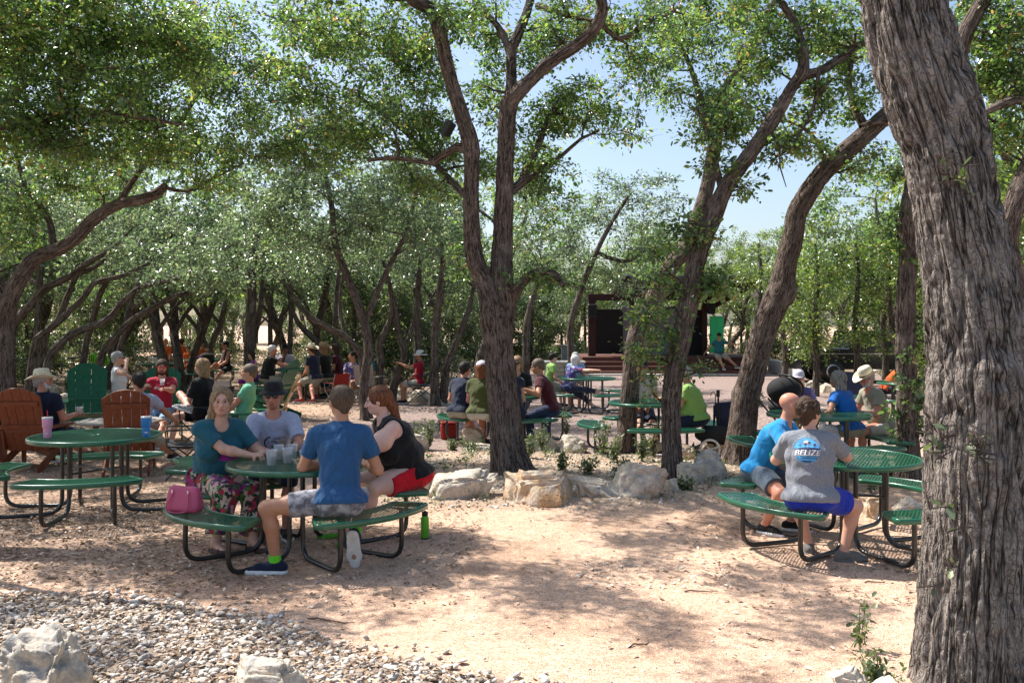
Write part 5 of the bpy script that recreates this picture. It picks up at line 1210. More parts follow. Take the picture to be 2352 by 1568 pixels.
# ------------------------------------------------------------------ bodies: smooth blended volumes turned into one surface
class SDF:
    def __init__(s, vox): s.vox = vox; s.pr = []
    def cone(s, a, b, r1, r2, k=.02, sq=None, op='u', lo=None, hi=None):
        """round cone a-b; sq=(axis, factor) flattens along axis; lo/hi = flat cuts at the ends"""
        s.pr.append(('c', np.array(a, float), np.array(b, float), r1, r2, k, sq, op, lo, hi)); return s
    def ell(s, c, r, R=None, k=.02, op='u'):
        s.pr.append(('e', np.array(c, float), np.array(r, float), None if R is None else np.array(R, float), k, op)); return s
    def cut(s, p, n):
        s.pr.append(('h', np.array(p, float), np.array(n, float))); return s
    def run(s, noise=None):
        lo = np.full(3, 9e9); hi = -lo
        def bb(p):
            if p[0] == 'c': m = max(p[3], p[4]) * 1.05; return np.minimum(p[1], p[2]) - m, np.maximum(p[1], p[2]) + m
            m = p[2] if p[3] is None else np.full(3, p[2].max()); return p[1] - m, p[1] + m
        for p in s.pr:
            if p[0] != 'h' and p[-1] != 's' and (p[0] != 'c' or p[7] == 'u'):
                a, b = bb(p); lo = np.minimum(lo, a); hi = np.maximum(hi, b)
        v = s.vox; lo -= v * 3; hi += v * 3; n = np.ceil((hi - lo) / v).astype(int) + 1
        f = np.full(n, .2, np.float32)
        ax = [lo[i] + v * np.arange(n[i], dtype=np.float32) for i in range(3)]
        for p in s.pr:
            if p[0] == 'h':
                d = ((ax[0][:, None, None] - p[1][0]) * p[2][0] + (ax[1][None, :, None] - p[1][1]) * p[2][1] + (ax[2][None, None, :] - p[1][2]) * p[2][2])
                f = np.maximum(f, d.astype(np.float32)); continue
            a, b = bb(p); k = p[5] if p[0] == 'c' else p[4]; op = p[7] if p[0] == 'c' else p[5]
            pad = k + v * 2.5
            i0 = np.clip(np.floor((a - pad - lo) / v).astype(int), 0, n - 1); i1 = np.clip(np.ceil((b + pad - lo) / v).astype(int) + 1, 1, n)
            if (i1 <= i0).any(): continue
            X = ax[0][i0[0]:i1[0]][:, None, None]; Y = ax[1][i0[1]:i1[1]][None, :, None]; Z = ax[2][i0[2]:i1[2]][None, None, :]
            if p[0] == 'e':
                x, y, z = X - p[1][0], Y - p[1][1], Z - p[1][2]
                if p[3] is not None:
                    R = p[3]; x, y, z = (R[0, 0] * x + R[1, 0] * y + R[2, 0] * z, R[0, 1] * x + R[1, 1] * y + R[2, 1] * z, R[0, 2] * x + R[1, 2] * y + R[2, 2] * z)
                r = p[2]; k0 = np.sqrt((x / r[0]) ** 2 + (y / r[1]) ** 2 + (z / r[2]) ** 2); k1 = np.sqrt((x / r[0] ** 2) ** 2 + (y / r[1] ** 2) ** 2 + (z / r[2] ** 2) ** 2) + 1e-6
                d = k0 * (k0 - 1) / k1
            else:
                A, B = p[1], p[2]; ba = B - A; L2 = ba.dot(ba) + 1e-9; x, y, z = X - A[0], Y - A[1], Z - A[2]
                h = (x * ba[0] + y * ba[1] + z * ba[2]) / L2; hc = np.clip(h, 0, 1); x = x - hc * ba[0]; y = y - hc * ba[1]; z = z - hc * ba[2]
                if p[6] is not None:
                    w, fac = p[6]; dd = x * w[0] + y * w[1] + z * w[2]; g = 1 / fac - 1; x = x + dd * w[0] * g; y = y + dd * w[1] * g; z = z + dd * w[2] * g
                d = np.sqrt(x * x + y * y + z * z) - (p[3] * (1 - hc) + p[4] * hc)
                L = math.sqrt(L2)
                if p[8] is not None: d = np.maximum(d, (p[8] - h) * L)
                if p[9] is not None: d = np.maximum(d, (h - p[9]) * L)
            d = d.astype(np.float32); S = f[i0[0]:i1[0], i0[1]:i1[1], i0[2]:i1[2]]
            if op == 'u':
                hh = np.maximum(k - np.abs(S - d), 0) / max(k, 1e-6); S[...] = np.minimum(S, d) - hh * hh * k * .25
            else:
                d = -d; hh = np.maximum(k - np.abs(S - d), 0) / max(k, 1e-6); S[...] = np.maximum(S, d) + hh * hh * k * .25
        # surface nets
        sgn = f < 0; c = sgn[:-1, :-1, :-1].astype(np.int8)
        off = [(i, j, k_) for i in (0, 1) for j in (0, 1) for k_ in (0, 1)]
        tot = np.zeros(np.array(f.shape) - 1, np.int8); m = np.array(f.shape) - 1
        for o in off: tot += sgn[o[0]:o[0] + m[0], o[1]:o[1] + m[1], o[2]:o[2] + m[2]]
        I, J, K = np.nonzero((tot > 0) & (tot < 8)); nv = len(I)
        vals = np.stack([f[I + o[0], J + o[1], K + o[2]] for o in off], 1); pos = np.zeros((nv, 3)); cnt = np.zeros(nv)
        O = np.array(off, float)
        for a in range(8):
            for b in range(a + 1, 8):
                if abs(O[a] - O[b]).sum() == 1:
                    cr = (vals[:, a] < 0) != (vals[:, b] < 0); t_ = np.where(cr, vals[:, a] / (vals[:, a] - vals[:, b] + 1e-12), 0)
                    pos += np.where(cr[:, None], O[a] + (O[b] - O[a]) * t_[:, None], 0); cnt += cr
        V = (np.stack([I, J, K], 1) + pos / cnt[:, None]) * v + lo
        idx = np.full(m, -1, np.int64); idx[I, J, K] = np.arange(nv); Fs = []
        for axn in range(3):
            s0 = [slice(1, -1)] * 3; s1 = [slice(1, -1)] * 3; s0[axn] = slice(0, -1); s1[axn] = slice(1, None)
            A = sgn[tuple(s0)]; B = sgn[tuple(s1)]
            P_ = np.argwhere(A != B); 
            if not len(P_): continue
            fl = A[tuple(P_.T)]; G = P_.copy(); u, w = [q for q in range(3) if q != axn]; G[:, u] += 1; G[:, w] += 1
            def cell(du, dw):
                H = G.copy(); H[:, u] -= du; H[:, w] -= dw; return idx[tuple(H.T)]
            q = np.stack([cell(1, 1), cell(0, 1), cell(0, 0), cell(1, 0)], 1)
            if axn == 1: fl = ~fl
            q[~fl] = q[~fl][:, ::-1]; ok = (q >= 0).all(1); Fs.append(q[ok])
        return V, np.concatenate(Fs)

def nv(v): v = np.array(v, float); return v / (np.linalg.norm(v) + 1e-9)
def ik(a, t_, l1, l2, pole):
    """middle joint of a two bone chain"""
    a = np.array(a, float); t_ = np.array(t_, float); d = t_ - a; L = np.linalg.norm(d); Lm = min(L, (l1 + l2) * .995)
    if L > Lm: t_ = a + d / L * Lm; d = t_ - a
    L = max(np.linalg.norm(d), 1e-3); e = d / L; x = np.clip((l1 * l1 - l2 * l2 + L * L) / (2 * L), -l1, l1); h = math.sqrt(max(l1 * l1 - x * x, 0))
    p = np.array(pole, float); p = p - e * p.dot(e); p /= np.linalg.norm(p) + 1e-9
    return a + e * x + p * h, t_
def frame(yaw, pitch, roll=0):
    return np.array((Matrix.Rotation(yaw, 3, 'Z') @ Matrix.Rotation(pitch, 3, 'X') @ Matrix.Rotation(roll, 3, 'Y')))

def skin_mat(name, col):
    t = NT(name); co = t.obj(); vc = t.n("ShaderNodeVertexColor", layer_name="Col").outputs[0]
    f = t.noise(co, 22, 4); f2 = t.noise(co, 300, 2)
    c = t.mix(1, vc, (*col,), 'MULTIPLY'); c = t.mix(.35, c, t.ramp(f, [(.3, (.86, .72, .68)), (.7, (1.08, 1.04, 1.02))]), 'MULTIPLY')
    b = t.bsdf(c, .5, nrm=t.bump(f2, .08, .001), spec=.4); b.inputs['Subsurface Weight'].default_value = .12; b.inputs['Subsurface Radius'].default_value = (.012, .004, .002); b.inputs['Subsurface Scale'].default_value = 1.0
    return t.m
SK_L = skin_mat("light_skin", (.62, .36, .26)); SK_R = skin_mat("ruddy_skin", (.58, .27, .18)); SK_P = skin_mat("pale_skin", (.72, .46, .37)); SK_T = skin_mat("tanned_skin", (.46, .24, .145)); SK_D = skin_mat("brown_skin", (.26, .135, .085))
def cloth(name, col, var=.1, rough=.85, wr=.5, kind=None, cols=None):
    if name in _mats: return _mats[name]
    t = NT(name); co = t.obj()
    mp = t.n("ShaderNodeMapping"); mp.inputs['Scale'].default_value = (1, 1, .5); mp.inputs['Rotation'].default_value = (.4, .5, .2); t.l(co, mp.inputs[0])
    w1 = t.noise(mp.outputs[0], 8, 2, .45, 1.6); w2 = t.noise(co, 240, 2)
    c = t.ramp(t.noise(co, 70, 3), [(.3, tuple(x * (1 - var) for x in col)), (.7, tuple(min(1, x * (1 + var)) for x in col))])
    if kind == 'floral':
        v = t.n("ShaderNodeTexVoronoi"); v.inputs['Scale'].default_value = 20; t.l(co, v.inputs['Vector']); sp = t.n("ShaderNodeSeparateColor"); t.l(v.outputs['Color'], sp.inputs[0])
        fc = t.ramp(sp.outputs[0], [(0, cols[0]), (.25, cols[1]), (.5, cols[2]), (.72, cols[3]), (.9, cols[4])], 'CONSTANT')
        c = t.mix(t.ramp(t.noise(co, 26, 3, .6), [(.46, (0, 0, 0)), (.5, (1, 1, 1))]), c, fc)
    if kind == 'camo':
        a = t.ramp(t.noise(co, 13, 3, .6), [(.0, cols[0]), (.43, cols[1]), (.5, cols[2]), (.58, cols[3])], 'CONSTANT'); c = a
    if kind == 'stripe':
        mp2 = t.n("ShaderNodeSeparateXYZ"); t.l(co, mp2.inputs[0]); s_ = t.math('FRACT', t.math('MULTIPLY', mp2.outputs[2], 38)); c = t.ramp(s_, [(0, cols[0]), (.62, cols[1])], 'CONSTANT')
    if kind == 'check':
        ck = t.n("ShaderNodeTexChecker"); ck.inputs['Scale'].default_value = 60; t.l(co, ck.inputs[0]); ck.inputs[1].default_value = (*cols[0], 1); ck.inputs[2].default_value = (*cols[1], 1); c = ck.outputs[0]
    n1 = t.bump(w1, wr, .045); n2 = t.bump(w2, .12, .001, n1)
    t.bsdf(c, rough, nrm=n2, spec=.2, Sheen_Weight=.15); _mats[name] = t.m; return t.m
def hair_mat(name, c0, c1):
    t = NT(name); co = t.obj(); mp = t.n("ShaderNodeMapping"); mp.inputs['Scale'].default_value = (1, 1, .14); t.l(co, mp.inputs[0]); f = t.noise(mp.outputs[0], 110, 3, .6, .4)
    c = t.ramp(f, [(.32, c0), (.68, c1)]); t.bsdf(c, .62, nrm=t.bump(f, .9, .006), spec=.22); return t.m
H_BLOND = hair_mat("dark_blond_hair", (.12, .07, .035), (.42, .28, .16)); H_BROWN = hair_mat("brown_hair", (.022, .012, .008), (.085, .05, .03)); H_RED = hair_mat("auburn_hair", (.06, .02, .01), (.26, .10, .045)); H_GREY = hair_mat("grey_hair", (.22, .21, .20), (.55, .53, .50))
H_DARK = hair_mat("black_hair", (.008, .007, .006), (.04, .032, .028)); H_WHITE = hair_mat("white_hair", (.45, .43, .42), (.8, .78, .76)); H_SALT = hair_mat("salt_pepper_hair", (.05, .045, .04), (.42, .38, .35)); H_ORANGE = hair_mat("orange_hair", (.25, .05, .015), (.62, .18, .05)); H_BRG = hair_mat("greying_brown_hair", (.04, .028, .02), (.22, .17, .135))
M_EYEW = mat("eye_white", (.42, .38, .36), .25, bump=0); M_IRIS = mat("iris", (.06, .05, .04), .15, bump=0); M_LENS = mat("sunglass_lens", (.006, .006, .007), .08, bump=0, spec=.8); M_LENSR = mat("red_lens", (.55, .04, .02), .1, bump=0, spec=.9)
M_SOLE = mat("white_rubber", (.75, .74, .72), .6); M_STRAW = None
t = NT("straw_hat"); co = t.obj(); w = t.n("ShaderNodeTexWave", wave_type='RINGS', rings_direction='Z'); w.inputs['Scale'].default_value = 40; t.l(co, w.inputs[0]); c = t.ramp(w.outputs['Fac'], [(0, (.55, .45, .30)), (1, (.86, .79, .62))])
t.bsdf(c, .7, nrm=t.bump(w.outputs['Fac'], .4, .002), spec=.3); M_STRAW = t.m
M_FELT = mat("tan_felt", (.36, .25, .16), .9); M_BAND = mat("dark_band", (.03, .02, .015), .7)

class Body: pass
def person(label, pos, face, cat="person", s=1.0, girth=1.0, belly=0.0, bust=0.0, lean=.15, side=0.0, twist=0.0, seat=.45, hands=None, feet=None, head=(0, 0), skin=SK_L, shirt=None, sleeve=.55, shirt_end=-.02, neck_cut=.07, vneck=0, tank=False,
           pants=None, leglen=.5, skirt=None, hair=None, hairstyle='short', hat=None, glasses=None, shoes=None, shoestyle='sneaker', beard=None, vox=.010, elbow=None, knee=None, toe=None, group=None, straight=None, band=None, socks=None, watch=None, shirt_name="shirt", pants_name="trousers", grip=(0.6, 0.6), face_detail=True, hand_dir=None, flab=0.0):
    """pos = ground point under the hips, face = heading in degrees, 0 looks away from the camera; hands/feet/toe in world coordinates (left, right)"""
    fr = math.radians(face); cz, sz = math.cos(fr), math.sin(fr)
    gx, gy = pos[0], pos[1]; gg = pos[2] if len(pos) > 2 else gz(gx, gy)
    def loc(p):      # world -> local
        x, y = p[0] - gx, p[1] - gy; return np.array([x * cz + y * sz, -x * sz + y * cz, p[2] - gg if len(p) > 2 else 0.0])
    root = thing("person", label, cat, (gx, gy, gg), fr, group)
    b = Body(); b.root = root; g = girth
    hipz = seat + .105 * s * (.8 + .2 * g)
    hip = np.array([0, 0, hipz]); up = nv([math.sin(side), math.sin(lean), math.cos(lean) * math.cos(side)])
    rx = nv([math.cos(twist), math.sin(twist), 0]); rx = nv(rx - up * rx.dot(up)); fy = np.cross(up, rx)      # chest axes
    px0 = np.array([1., 0, 0]); pf = np.array([0, 1., 0])
    # the back bends
    up2 = nv(up + pf * lean * .35); upl = nv(up * .6 + np.array([0, 0, 1]) * .4)
    waist = hip + upl * .17 * s; chest = waist + up * .19 * s; neckb = chest + up2 * .17 * s
    upn = nv(up2 * .5 + np.array([0, .12, .85])); hyaw, hpit = math.radians(head[0]), math.radians(head[1])
    headc = neckb + upn * .12 * s + np.array([0, .02, .075]) * s
    HR = frame(hyaw + math.atan2(rx[1], rx[0]), hpit)
    sh = [neckb - up2 * .045 * s - rx * .172 * s * (.9 + .1 * g), neckb - up2 * .045 * s + rx * .172 * s * (.9 + .1 * g)]
    hj = [hip - px0 * .088 * s * (.85 + .15 * g), hip + px0 * .088 * s * (.85 + .15 * g)]
    ua, fa, th, sl_ = .29 * s, .255 * s, .44 * s, .42 * s
    H = []; E = []
    for i in (0, 1):
        tgt = loc(hands[i]) if hands and hands[i] is not None else hj[i] + np.array([0.02 * (-1, 1)[i], .30, .08]) * s
        pole = np.array((-.5, -.5, -.8)) if i == 0 else np.array((.5, -.5, -.8))
        if elbow and elbow[i] is not None: pole = loc(np.array(elbow[i])) - sh[i]
        e, h_ = ik(sh[i], tgt, ua, fa, pole); E.append(e); H.append(h_)
    K = []; A = []
    for i in (0, 1):
        tgt = loc(feet[i]) + np.array([0, 0, .085 * s]) if feet and feet[i] is not None else np.array([(-.12, .12)[i] * s, .42 * s, .085 * s])
        pole = np.array([(-.15, .15)[i], .8, .8])
        if knee and knee[i] is not None: pole = loc(np.array(knee[i])) - hj[i]
        k_, a_ = ik(hj[i], tgt, th, sl_ if abs(tgt[2] - hipz) < 2 else sl_, pole); K.append(k_); A.append(a_)
    T = []
    for i in (0, 1):
        d = nv(np.array([K[i][0] - hj[i][0], K[i][1] - hj[i][1], 0]) + 1e-4)
        if toe and toe[i] is not None: d = nv(loc(np.array(toe[i]) + np.array([gx, gy, gg])))
        T.append(d)
    b.HR, b.headc, b.H, b.E, b.A, b.K, b.T, b.sh, b.hj = HR, headc, H, E, A, K, T, sh, hj
    b.chest, b.fy, b.rx, b.up = chest, fy, rx, up
    TR = np.stack([rx, fy, up], 1); PR = np.eye(3); wr_ = np.stack([rx, nv(np.cross(upl, rx)), upl], 1)
    gw = .72 + .28 * g; q = s * g
    def torso(S, t=0.0, k=.06):
        S.ell(hip + [0, -.01, .0], (.155 * q + t, .115 * q + t, .105 * s + t), PR, k)
        for i in (0, 1): S.ell(hj[i] + [0, -.045 * s, -.01], (.085 * q + t, .09 * q + t, .085 * s + t), None, k)
        S.ell(waist + wr_[:, 1] * (.01 + .02 * belly), ((.128 + .02 * belly) * q + t, (.098 + .045 * belly) * q + t, .13 * s + t), wr_, k)
        if belly > 0: S.ell(waist + wr_[:, 1] * (.05 + .035 * belly) * g - wr_[:, 2] * .03, ((.105 + .02 * belly) * q + t, (.075 + .03 * belly) * q + t, .11 * s + t), wr_, k)
        S.ell(chest - up * .01, (.142 * q + t, .100 * q + t, .15 * s + t), TR, k)
        S.cone(sh[0] * .86 + sh[1] * .14, sh[1] * .86 + sh[0] * .14, .062 * s * gw + t, .062 * s * gw + t, k)
        S.cone(neckb - up2 * .03, neckb + upn * .03, .075 * s * gw + t * .6, .055 * s * gw + t * .5, k, sq=(fy, .85))
        if bust:
            for e in (-1, 1): S.ell(chest + rx * .072 * e * q + fy * .082 * q - up * .05, np.array([.062, .055, .06]) * bust * q + t, TR, .035)
    def arm(S, i, t=0.0, u0=0.0, u1=2.0, k=.025):
        a0, a1 = .052 * s * gw + t, (.040 + .008 * flab) * s * gw + t
        hi = None if u1 >= 1 else u1
        am = (.040 + .022 * flab) * s * gw + t
        mid_ = sh[i] * .55 + E[i] * .45 - np.array([0, 0, .018 * flab])
        if u1 >= 1:
            S.cone(sh[i], mid_, a0, max(am, .045 * s * gw + t), k); S.cone(mid_, E[i], max(am, .045 * s * gw + t), a1, k)
            x = .30; c1 = E[i] * (1 - x) + H[i] * x
            if u1 >= 1.9: S.cone(E[i], c1, .038 * s * gw + t, .040 * s * gw + t, k); S.cone(c1, H[i], .040 * s * gw + t, .026 * s * (.5 + .5 * gw) + t, k)
            elif u1 > 1: S.cone(E[i], H[i], .042 * s * gw + t, .030 * s * gw + t, k, hi=u1 - 1)
        else:
            S.cone(sh[i], sh[i] + (E[i] - sh[i]) * 1.0, a0 + .004, a1 + .012 + .012 * flab, k, hi=u1)
    def leg(S, i, t=0.0, u1=2.0, k=.03, open_=0.0):
        tr, kr, cr, ar = .083 * q, .053 * s * gw, .052 * s * gw, .036 * s * (.5 + .5 * gw)
        if u1 >= 1:
            S.cone(hj[i], hj[i] * .4 + K[i] * .6, tr + t, .068 * q + t, k); S.cone(hj[i] * .4 + K[i] * .6, K[i], .068 * q + t, kr + t, k)
            c1 = K[i] * .68 + A[i] * .32 - nv(T[i]) * .014
            if u1 >= 1.95: S.cone(K[i], c1, kr * .96 + t, cr + t, k); S.cone(c1, A[i], cr + t, ar + t, k)
            else: S.cone(K[i], K[i] + (A[i] - K[i]), kr * .98 + t + open_, ar * 1.1 + t + open_ * 1.6, k, hi=u1 - 1)
        else: S.cone(hj[i], K[i], tr + t, .060 * q + t + open_, k, hi=u1)
    # --- body
    S = SDF(vox); torso(S)
    for i in (0, 1): arm(S, i); leg(S, i)
    # neck and head
    S.cone(neckb - up2 * .02, headc + HR @ np.array([0, -.02, -.05]) * s, .054 * s * (.6 + .4 * gw), .050 * s * (.6 + .4 * gw), .025)
    hs = s * 1.07
    def hp(x, y, z): return headc + HR @ (np.array([x, y, z]) * hs)
    jw = .9 + .1 * g
    S.ell(hp(0, -.016, .032), np.array([.075, .094, .082]) * hs, HR, .02); S.ell(hp(0, .022, -.028), np.array([.060 * jw, .066, .078]) * hs, HR, .03)
    S.ell(hp(0, .045, -.072), np.array([.036 * jw, .038, .032]) * hs, HR, .025)
    if face_detail:
        S.cone(hp(0, .083, .018), hp(0, .108, -.026), .0085 * hs, .0125 * hs, .012); S.ell(hp(-.011, .098, -.030), np.array([.009, .010, .008]) * hs, HR, .008); S.ell(hp(.011, .098, -.030), np.array([.009, .010, .008]) * hs, HR, .008)
        S.cone(hp(-.032, .078, .026), hp(.032, .078, .026), .011 * hs, .011 * hs, .012)
        for e in (-1, 1):
            S.ell(hp(e * .030, .094, .008), np.array([.0150, .0150, .0062]) * hs, HR, .008, 's')
            S.ell(hp(e * .040, .066, -.022), np.array([.023, .020, .020]) * hs, HR, .015)
            S.ell(hp(e * .076, -.004, -.002), np.array([.008, .019, .031]) * hs, HR, .006)
        S.cone(hp(-.017, .085, -.053), hp(.017, .085, -.053), .0075 * hs, .0075 * hs, .005); S.cone(hp(-.014, .083, -.064), hp(.014, .083, -.064), .008 * hs, .008 * hs, .005)
    # hands
    fingers = vox < .013
    for i in (0, 1):
        fd = nv(H[i] - E[i]); hd_ = fd
        if hand_dir and hand_dir[i] is not None: hd_ = nv(loc(np.array(hand_dir[i]) + np.array([gx, gy, gg])))
        hd_ = nv(hd_ * .85 + fd * .25)
        upv = np.array([0, 0, 1.]); sdv = np.cross(hd_, upv); sdv = nv(sdv) if np.linalg.norm(sdv) > .2 else rx
        pn = np.cross(sdv, hd_)      # back of the hand
        pc = H[i] + hd_ * .050 * s; e = (1, -1)[i]
        S.cone(H[i] + hd_ * .01, H[i] + hd_ * .075 * s, .030 * s, .036 * s, .012, sq=(pn, .42))
        cl = grip[i]
        if fingers:
            for j in range(4):
                o = (j - 1.5) * .0185 * s; L = (.066, .075, .072, .056)[j if e > 0 else 3 - j] * s
                p0 = H[i] + hd_ * .080 * s + sdv * o; c1 = cl * (.7 + .1 * j)
                d1 = nv(hd_ * math.cos(c1) - pn * math.sin(c1)); p1 = p0 + d1 * L * .42; d2 = nv(hd_ * math.cos(c1 * 2.1) - pn * math.sin(c1 * 2.1)); p2 = p1 + d2 * L * .34
                d3 = nv(hd_ * math.cos(c1 * 2.8) - pn * math.sin(c1 * 2.8)); p3 = p2 + d3 * L * .24
                S.cone(p0, p1, .0092 * s, .0086 * s, .004); S.cone(p1, p2, .0086 * s, .0080 * s, .003); S.cone(p2, p3, .008 * s, .0070 * s, .003)
            q0 = H[i] + hd_ * .028 * s + sdv * e * .026 * s; d1 = nv(hd_ * .75 + sdv * e * .75 - pn * .3); q1 = q0 + d1 * .036 * s; d2 = nv(hd_ * .95 + sdv * e * .2 - pn * .35); q2 = q1 + d2 * .036 * s
            S.cone(q0, q1, .0135 * s, .0105 * s, .008); S.cone(q1, q2, .0105 * s, .0085 * s, .004)
        else:
            S.cone(pc + hd_ * .03 * s, pc + nv(hd_ - pn * cl) * .10 * s, .034 * s, .026 * s, .01, sq=(pn, .45))
            S.cone(H[i] + hd_ * .03 * s, H[i] + (hd_ * .07 + sdv * e * .045) * s, .014 * s, .010 * s, .01)
    # bare feet
    for i in (0, 1):
        f_ = T[i]; dn = np.array([0, 0, -1.])
        if abs(f_[2]) > .3: dn = nv(np.cross(f_, np.cross(dn, f_)))
        heel = A[i] + dn * .048 * s - f_ * .035 * s; ball = A[i] + dn * .062 * s + f_ * .125 * s; tp = A[i] + dn * .068 * s + f_ * .185 * s
        S.cone(A[i], heel, .036 * s, .032 * s, .02); S.cone(A[i] + dn * .02 * s, ball, .036 * s, .030 * s, .03); S.cone(ball, tp, .032 * s, .016 * s, .02, sq=(dn, .6))
    V, F_ = S.run()
    # skin colour: lips with a dark line, redder cheeks and nose, darkened eye surrounds, stubble
    L_ = ((V - headc) @ HR) / hs; colr = np.ones((len(V), 3))
    def near_(c, r): return np.exp(-(((L_ - np.array(c)) / np.array(r)) ** 2).sum(1))
    w_ = near_((0, .09, -.058), (.022, .03, .010)); colr *= 1 - w_[:, None] * np.array([.22, .58, .52]); w_ = near_((0, .09, -.0585), (.021, .03, .0028)); colr *= 1 - w_[:, None] * np.array([.6, .6, .6])
    for e in (-1, 1):
        w_ = near_((e * .045, .07, -.02), (.022, .03, .018)); colr *= 1 - w_[:, None] * np.array([.0, .18, .16])
    w_ = near_((0, .108, -.026), (.014, .02, .014)); colr *= 1 - w_[:, None] * np.array([.0, .15, .12])
    for e in (-1, 1):
        w_ = near_((e * .030, .085, .012), (.019, .03, .013)); colr *= 1 - w_[:, None] * np.array([.36, .46, .46])
    if beard == 'stubble': w_ = near_((0, .06, -.075), (.05, .06, .028)) * (1 - near_((0, .09, -.058), (.024, .03, .008))); colr *= 1 - w_[:, None] * .35
    body = link("body", np_mesh("body", V, F_, True, vcol=colr, mats=[skin]), root)
    if face_detail and vox < .012:
        for e in (-1, 1):
            mb = MB(); mb.sphere(hp(e * .030, .0715, .008), .0125 * hs, 10, 8); ey = mb.build("eye", M_EYEW, root)
            mb = MB(); mb.sphere(hp(e * .030, .0792, .008), .0076 * hs, 8, 6); mb.build("iris", M_IRIS, ey)
            mb = MB(); mb.tube([hp(e * .014, .0895, .026), hp(e * .030, .0885, .030), hp(e * .046, .079, .026)], [.003 * hs, .0036 * hs, .002 * hs], 5); mb.build("eyebrow", hair or H_BROWN, root)
    if watch:
        mb = MB(); i = 1; a_ = H[i] - nv(H[i] - E[i]) * .02; mb.tube([a_ - nv(H[i] - E[i]) * .012, a_ + nv(H[i] - E[i]) * .012], .033 * s * gw, 12); mb.build("wristwatch", watch, root)
    # --- clothes
    if shirt is not None:
        S = SDF(max(vox, .008)); torso(S, .019)
        if not tank:
            for i in (0, 1): arm(S, i, .012, 0, sleeve)
        else:
            for i in (0, 1): S.cone(sh[i] + rx * (-.03, .03)[i], E[i], .075 * s * gw, .07 * s * gw, .01, op='s')
        S.cut(hip + upl * (shirt_end) * s, -upl)
        nk = neckb + upn * .045 * s
        S.ell(nk + fy * .035 * s - up * (.005 + vneck), np.array([neck_cut, neck_cut, neck_cut * (.9 + vneck * 9)]) * s * (.7 + .3 * gw), TR, .006, 's')
        S.cone(neckb, headc, .052 * s * gw, .05 * s, .01, op='s'); S.cut(neckb + upn * .055 * s, upn)
        V, F_ = S.run()
        wob = fbm(V, 9, 2, label.__len__() * 1.3)[:, None] * .008 + np.abs(fbm(V * np.array([1, 1, .6]) @ np.array([[.8,.6,0],[-.6,.8,0],[0,0,1]]), 11, 2, 7))[:, None] * -.011 + .003
        Nn = V - (V.mean(0) * 0 + np.stack([waist[0] + 0 * V[:, 0], waist[1] + 0 * V[:, 1], V[:, 2]], 1)); Nn /= np.linalg.norm(Nn, axis=1)[:, None] + 1e-6
        V = V + Nn * wob
        b.shirt = link(shirt_name, np_mesh(shirt_name, V, F_, True, mats=[shirt]), root)
    if pants is not None:
        S = SDF(max(vox, .008)); t_ = .012; tp_ = .004
        S.ell(hip + [0, -.01, .0], (.155 * q + tp_, .115 * q + tp_, .105 * s + tp_), PR, .06)
        for i in (0, 1):
            S.ell(hj[i] + [0, -.045 * s, -.01], (.085 * q + tp_, .09 * q + tp_, .085 * s + t_), None, .06); leg(S, i, t_, leglen * 2 if leglen > .5 else leglen * 2, .03, .012 if leglen < .7 else .006)
        S.ell(waist + wr_[:, 1] * .01, (.115 * q, .085 * q, .09 * s), wr_, .05); S.cut(hip + upl * .085 * s, upl)
        V, F_ = S.run(); V = V + fbm(V, 14, 2, 3)[:, None] * .004
        b.pants = link(pants_name, np_mesh(pants_name, V, F_, True, mats=[pants]), root)
    if skirt is not None:
        S = SDF(max(vox, .009)); t_ = .03
        S.ell(hip, (.165 * q, .13 * q, .11 * s), PR, .06)
        for i in (0, 1): S.cone(hj[i], K[i], .095 * q, .085 * s, .09); S.cone(K[i], K[i] * .12 + A[i] * .88, .085 * s, .115 * s, .09, hi=.97)
        S.cut(hip + upl * .11 * s, upl)
        V, F_ = S.run(); V = V + fbm(V * np.array([1, 1, .25]), 14, 2, 3)[:, None] * .012
        link("skirt", np_mesh("skirt", V, F_, True, mats=[skirt]), root)
    # --- shoes
    if shoes is not None:
        for i in (0, 1):
            f_ = T[i]; dn = np.array([0, 0, -1.])
            if abs(f_[2]) > .3: dn = nv(np.cross(f_, np.cross(dn, f_)))
            heel = A[i] + dn * .040 * s - f_ * .045 * s; ball = A[i] + dn * .050 * s + f_ * .12 * s; tp = A[i] + dn * .055 * s + f_ * .185 * s
            if shoestyle != 'flip':
                S = SDF(max(.007, vox * .9)); S.cone(A[i] + dn * .012 * s, heel, .044 * s, .038 * s, .02, lo=-.4); S.cone(heel, ball, .037 * s, .040 * s, .03); S.cone(A[i] + dn * .02 * s, ball, .040 * s, .036 * s, .03); S.cone(ball, tp, .040 * s, .027 * s, .02)
                S.cut(A[i] + dn * .068 * s, dn); S.cut(A[i] - dn * .022 * s, -dn)
                V, F_ = S.run(); so_ = link("shoe", np_mesh("shoe", V, F_, True, mats=[shoes]), root)
            else: so_ = None
            S = SDF(max(.006, vox * .9)); z0 = .067 * s
            pz = .085 * s
            S.cone(A[i] + dn * .075 * s - f_ * .045 * s, A[i] + dn * .070 * s + f_ * .12 * s, .047 * s, .055 * s, .02, sq=(dn, .62)); S.cone(A[i] + dn * .075 * s + f_ * .12 * s, A[i] + dn * .070 * s + f_ * .19 * s, .055 * s, .037 * s, .02, sq=(dn, .62))
            S.cut(A[i] + dn * .046 * s, -dn); S.cut(A[i] + dn * .086 * s, dn)
            V, F_ = S.run(); sm_ = M_SOLE if shoestyle == 'sneaker' else shoes
            nm = "sole" if so_ else "sandal"; link(nm, np_mesh(nm, V, F_, True, mats=[sm_]), so_ or root)
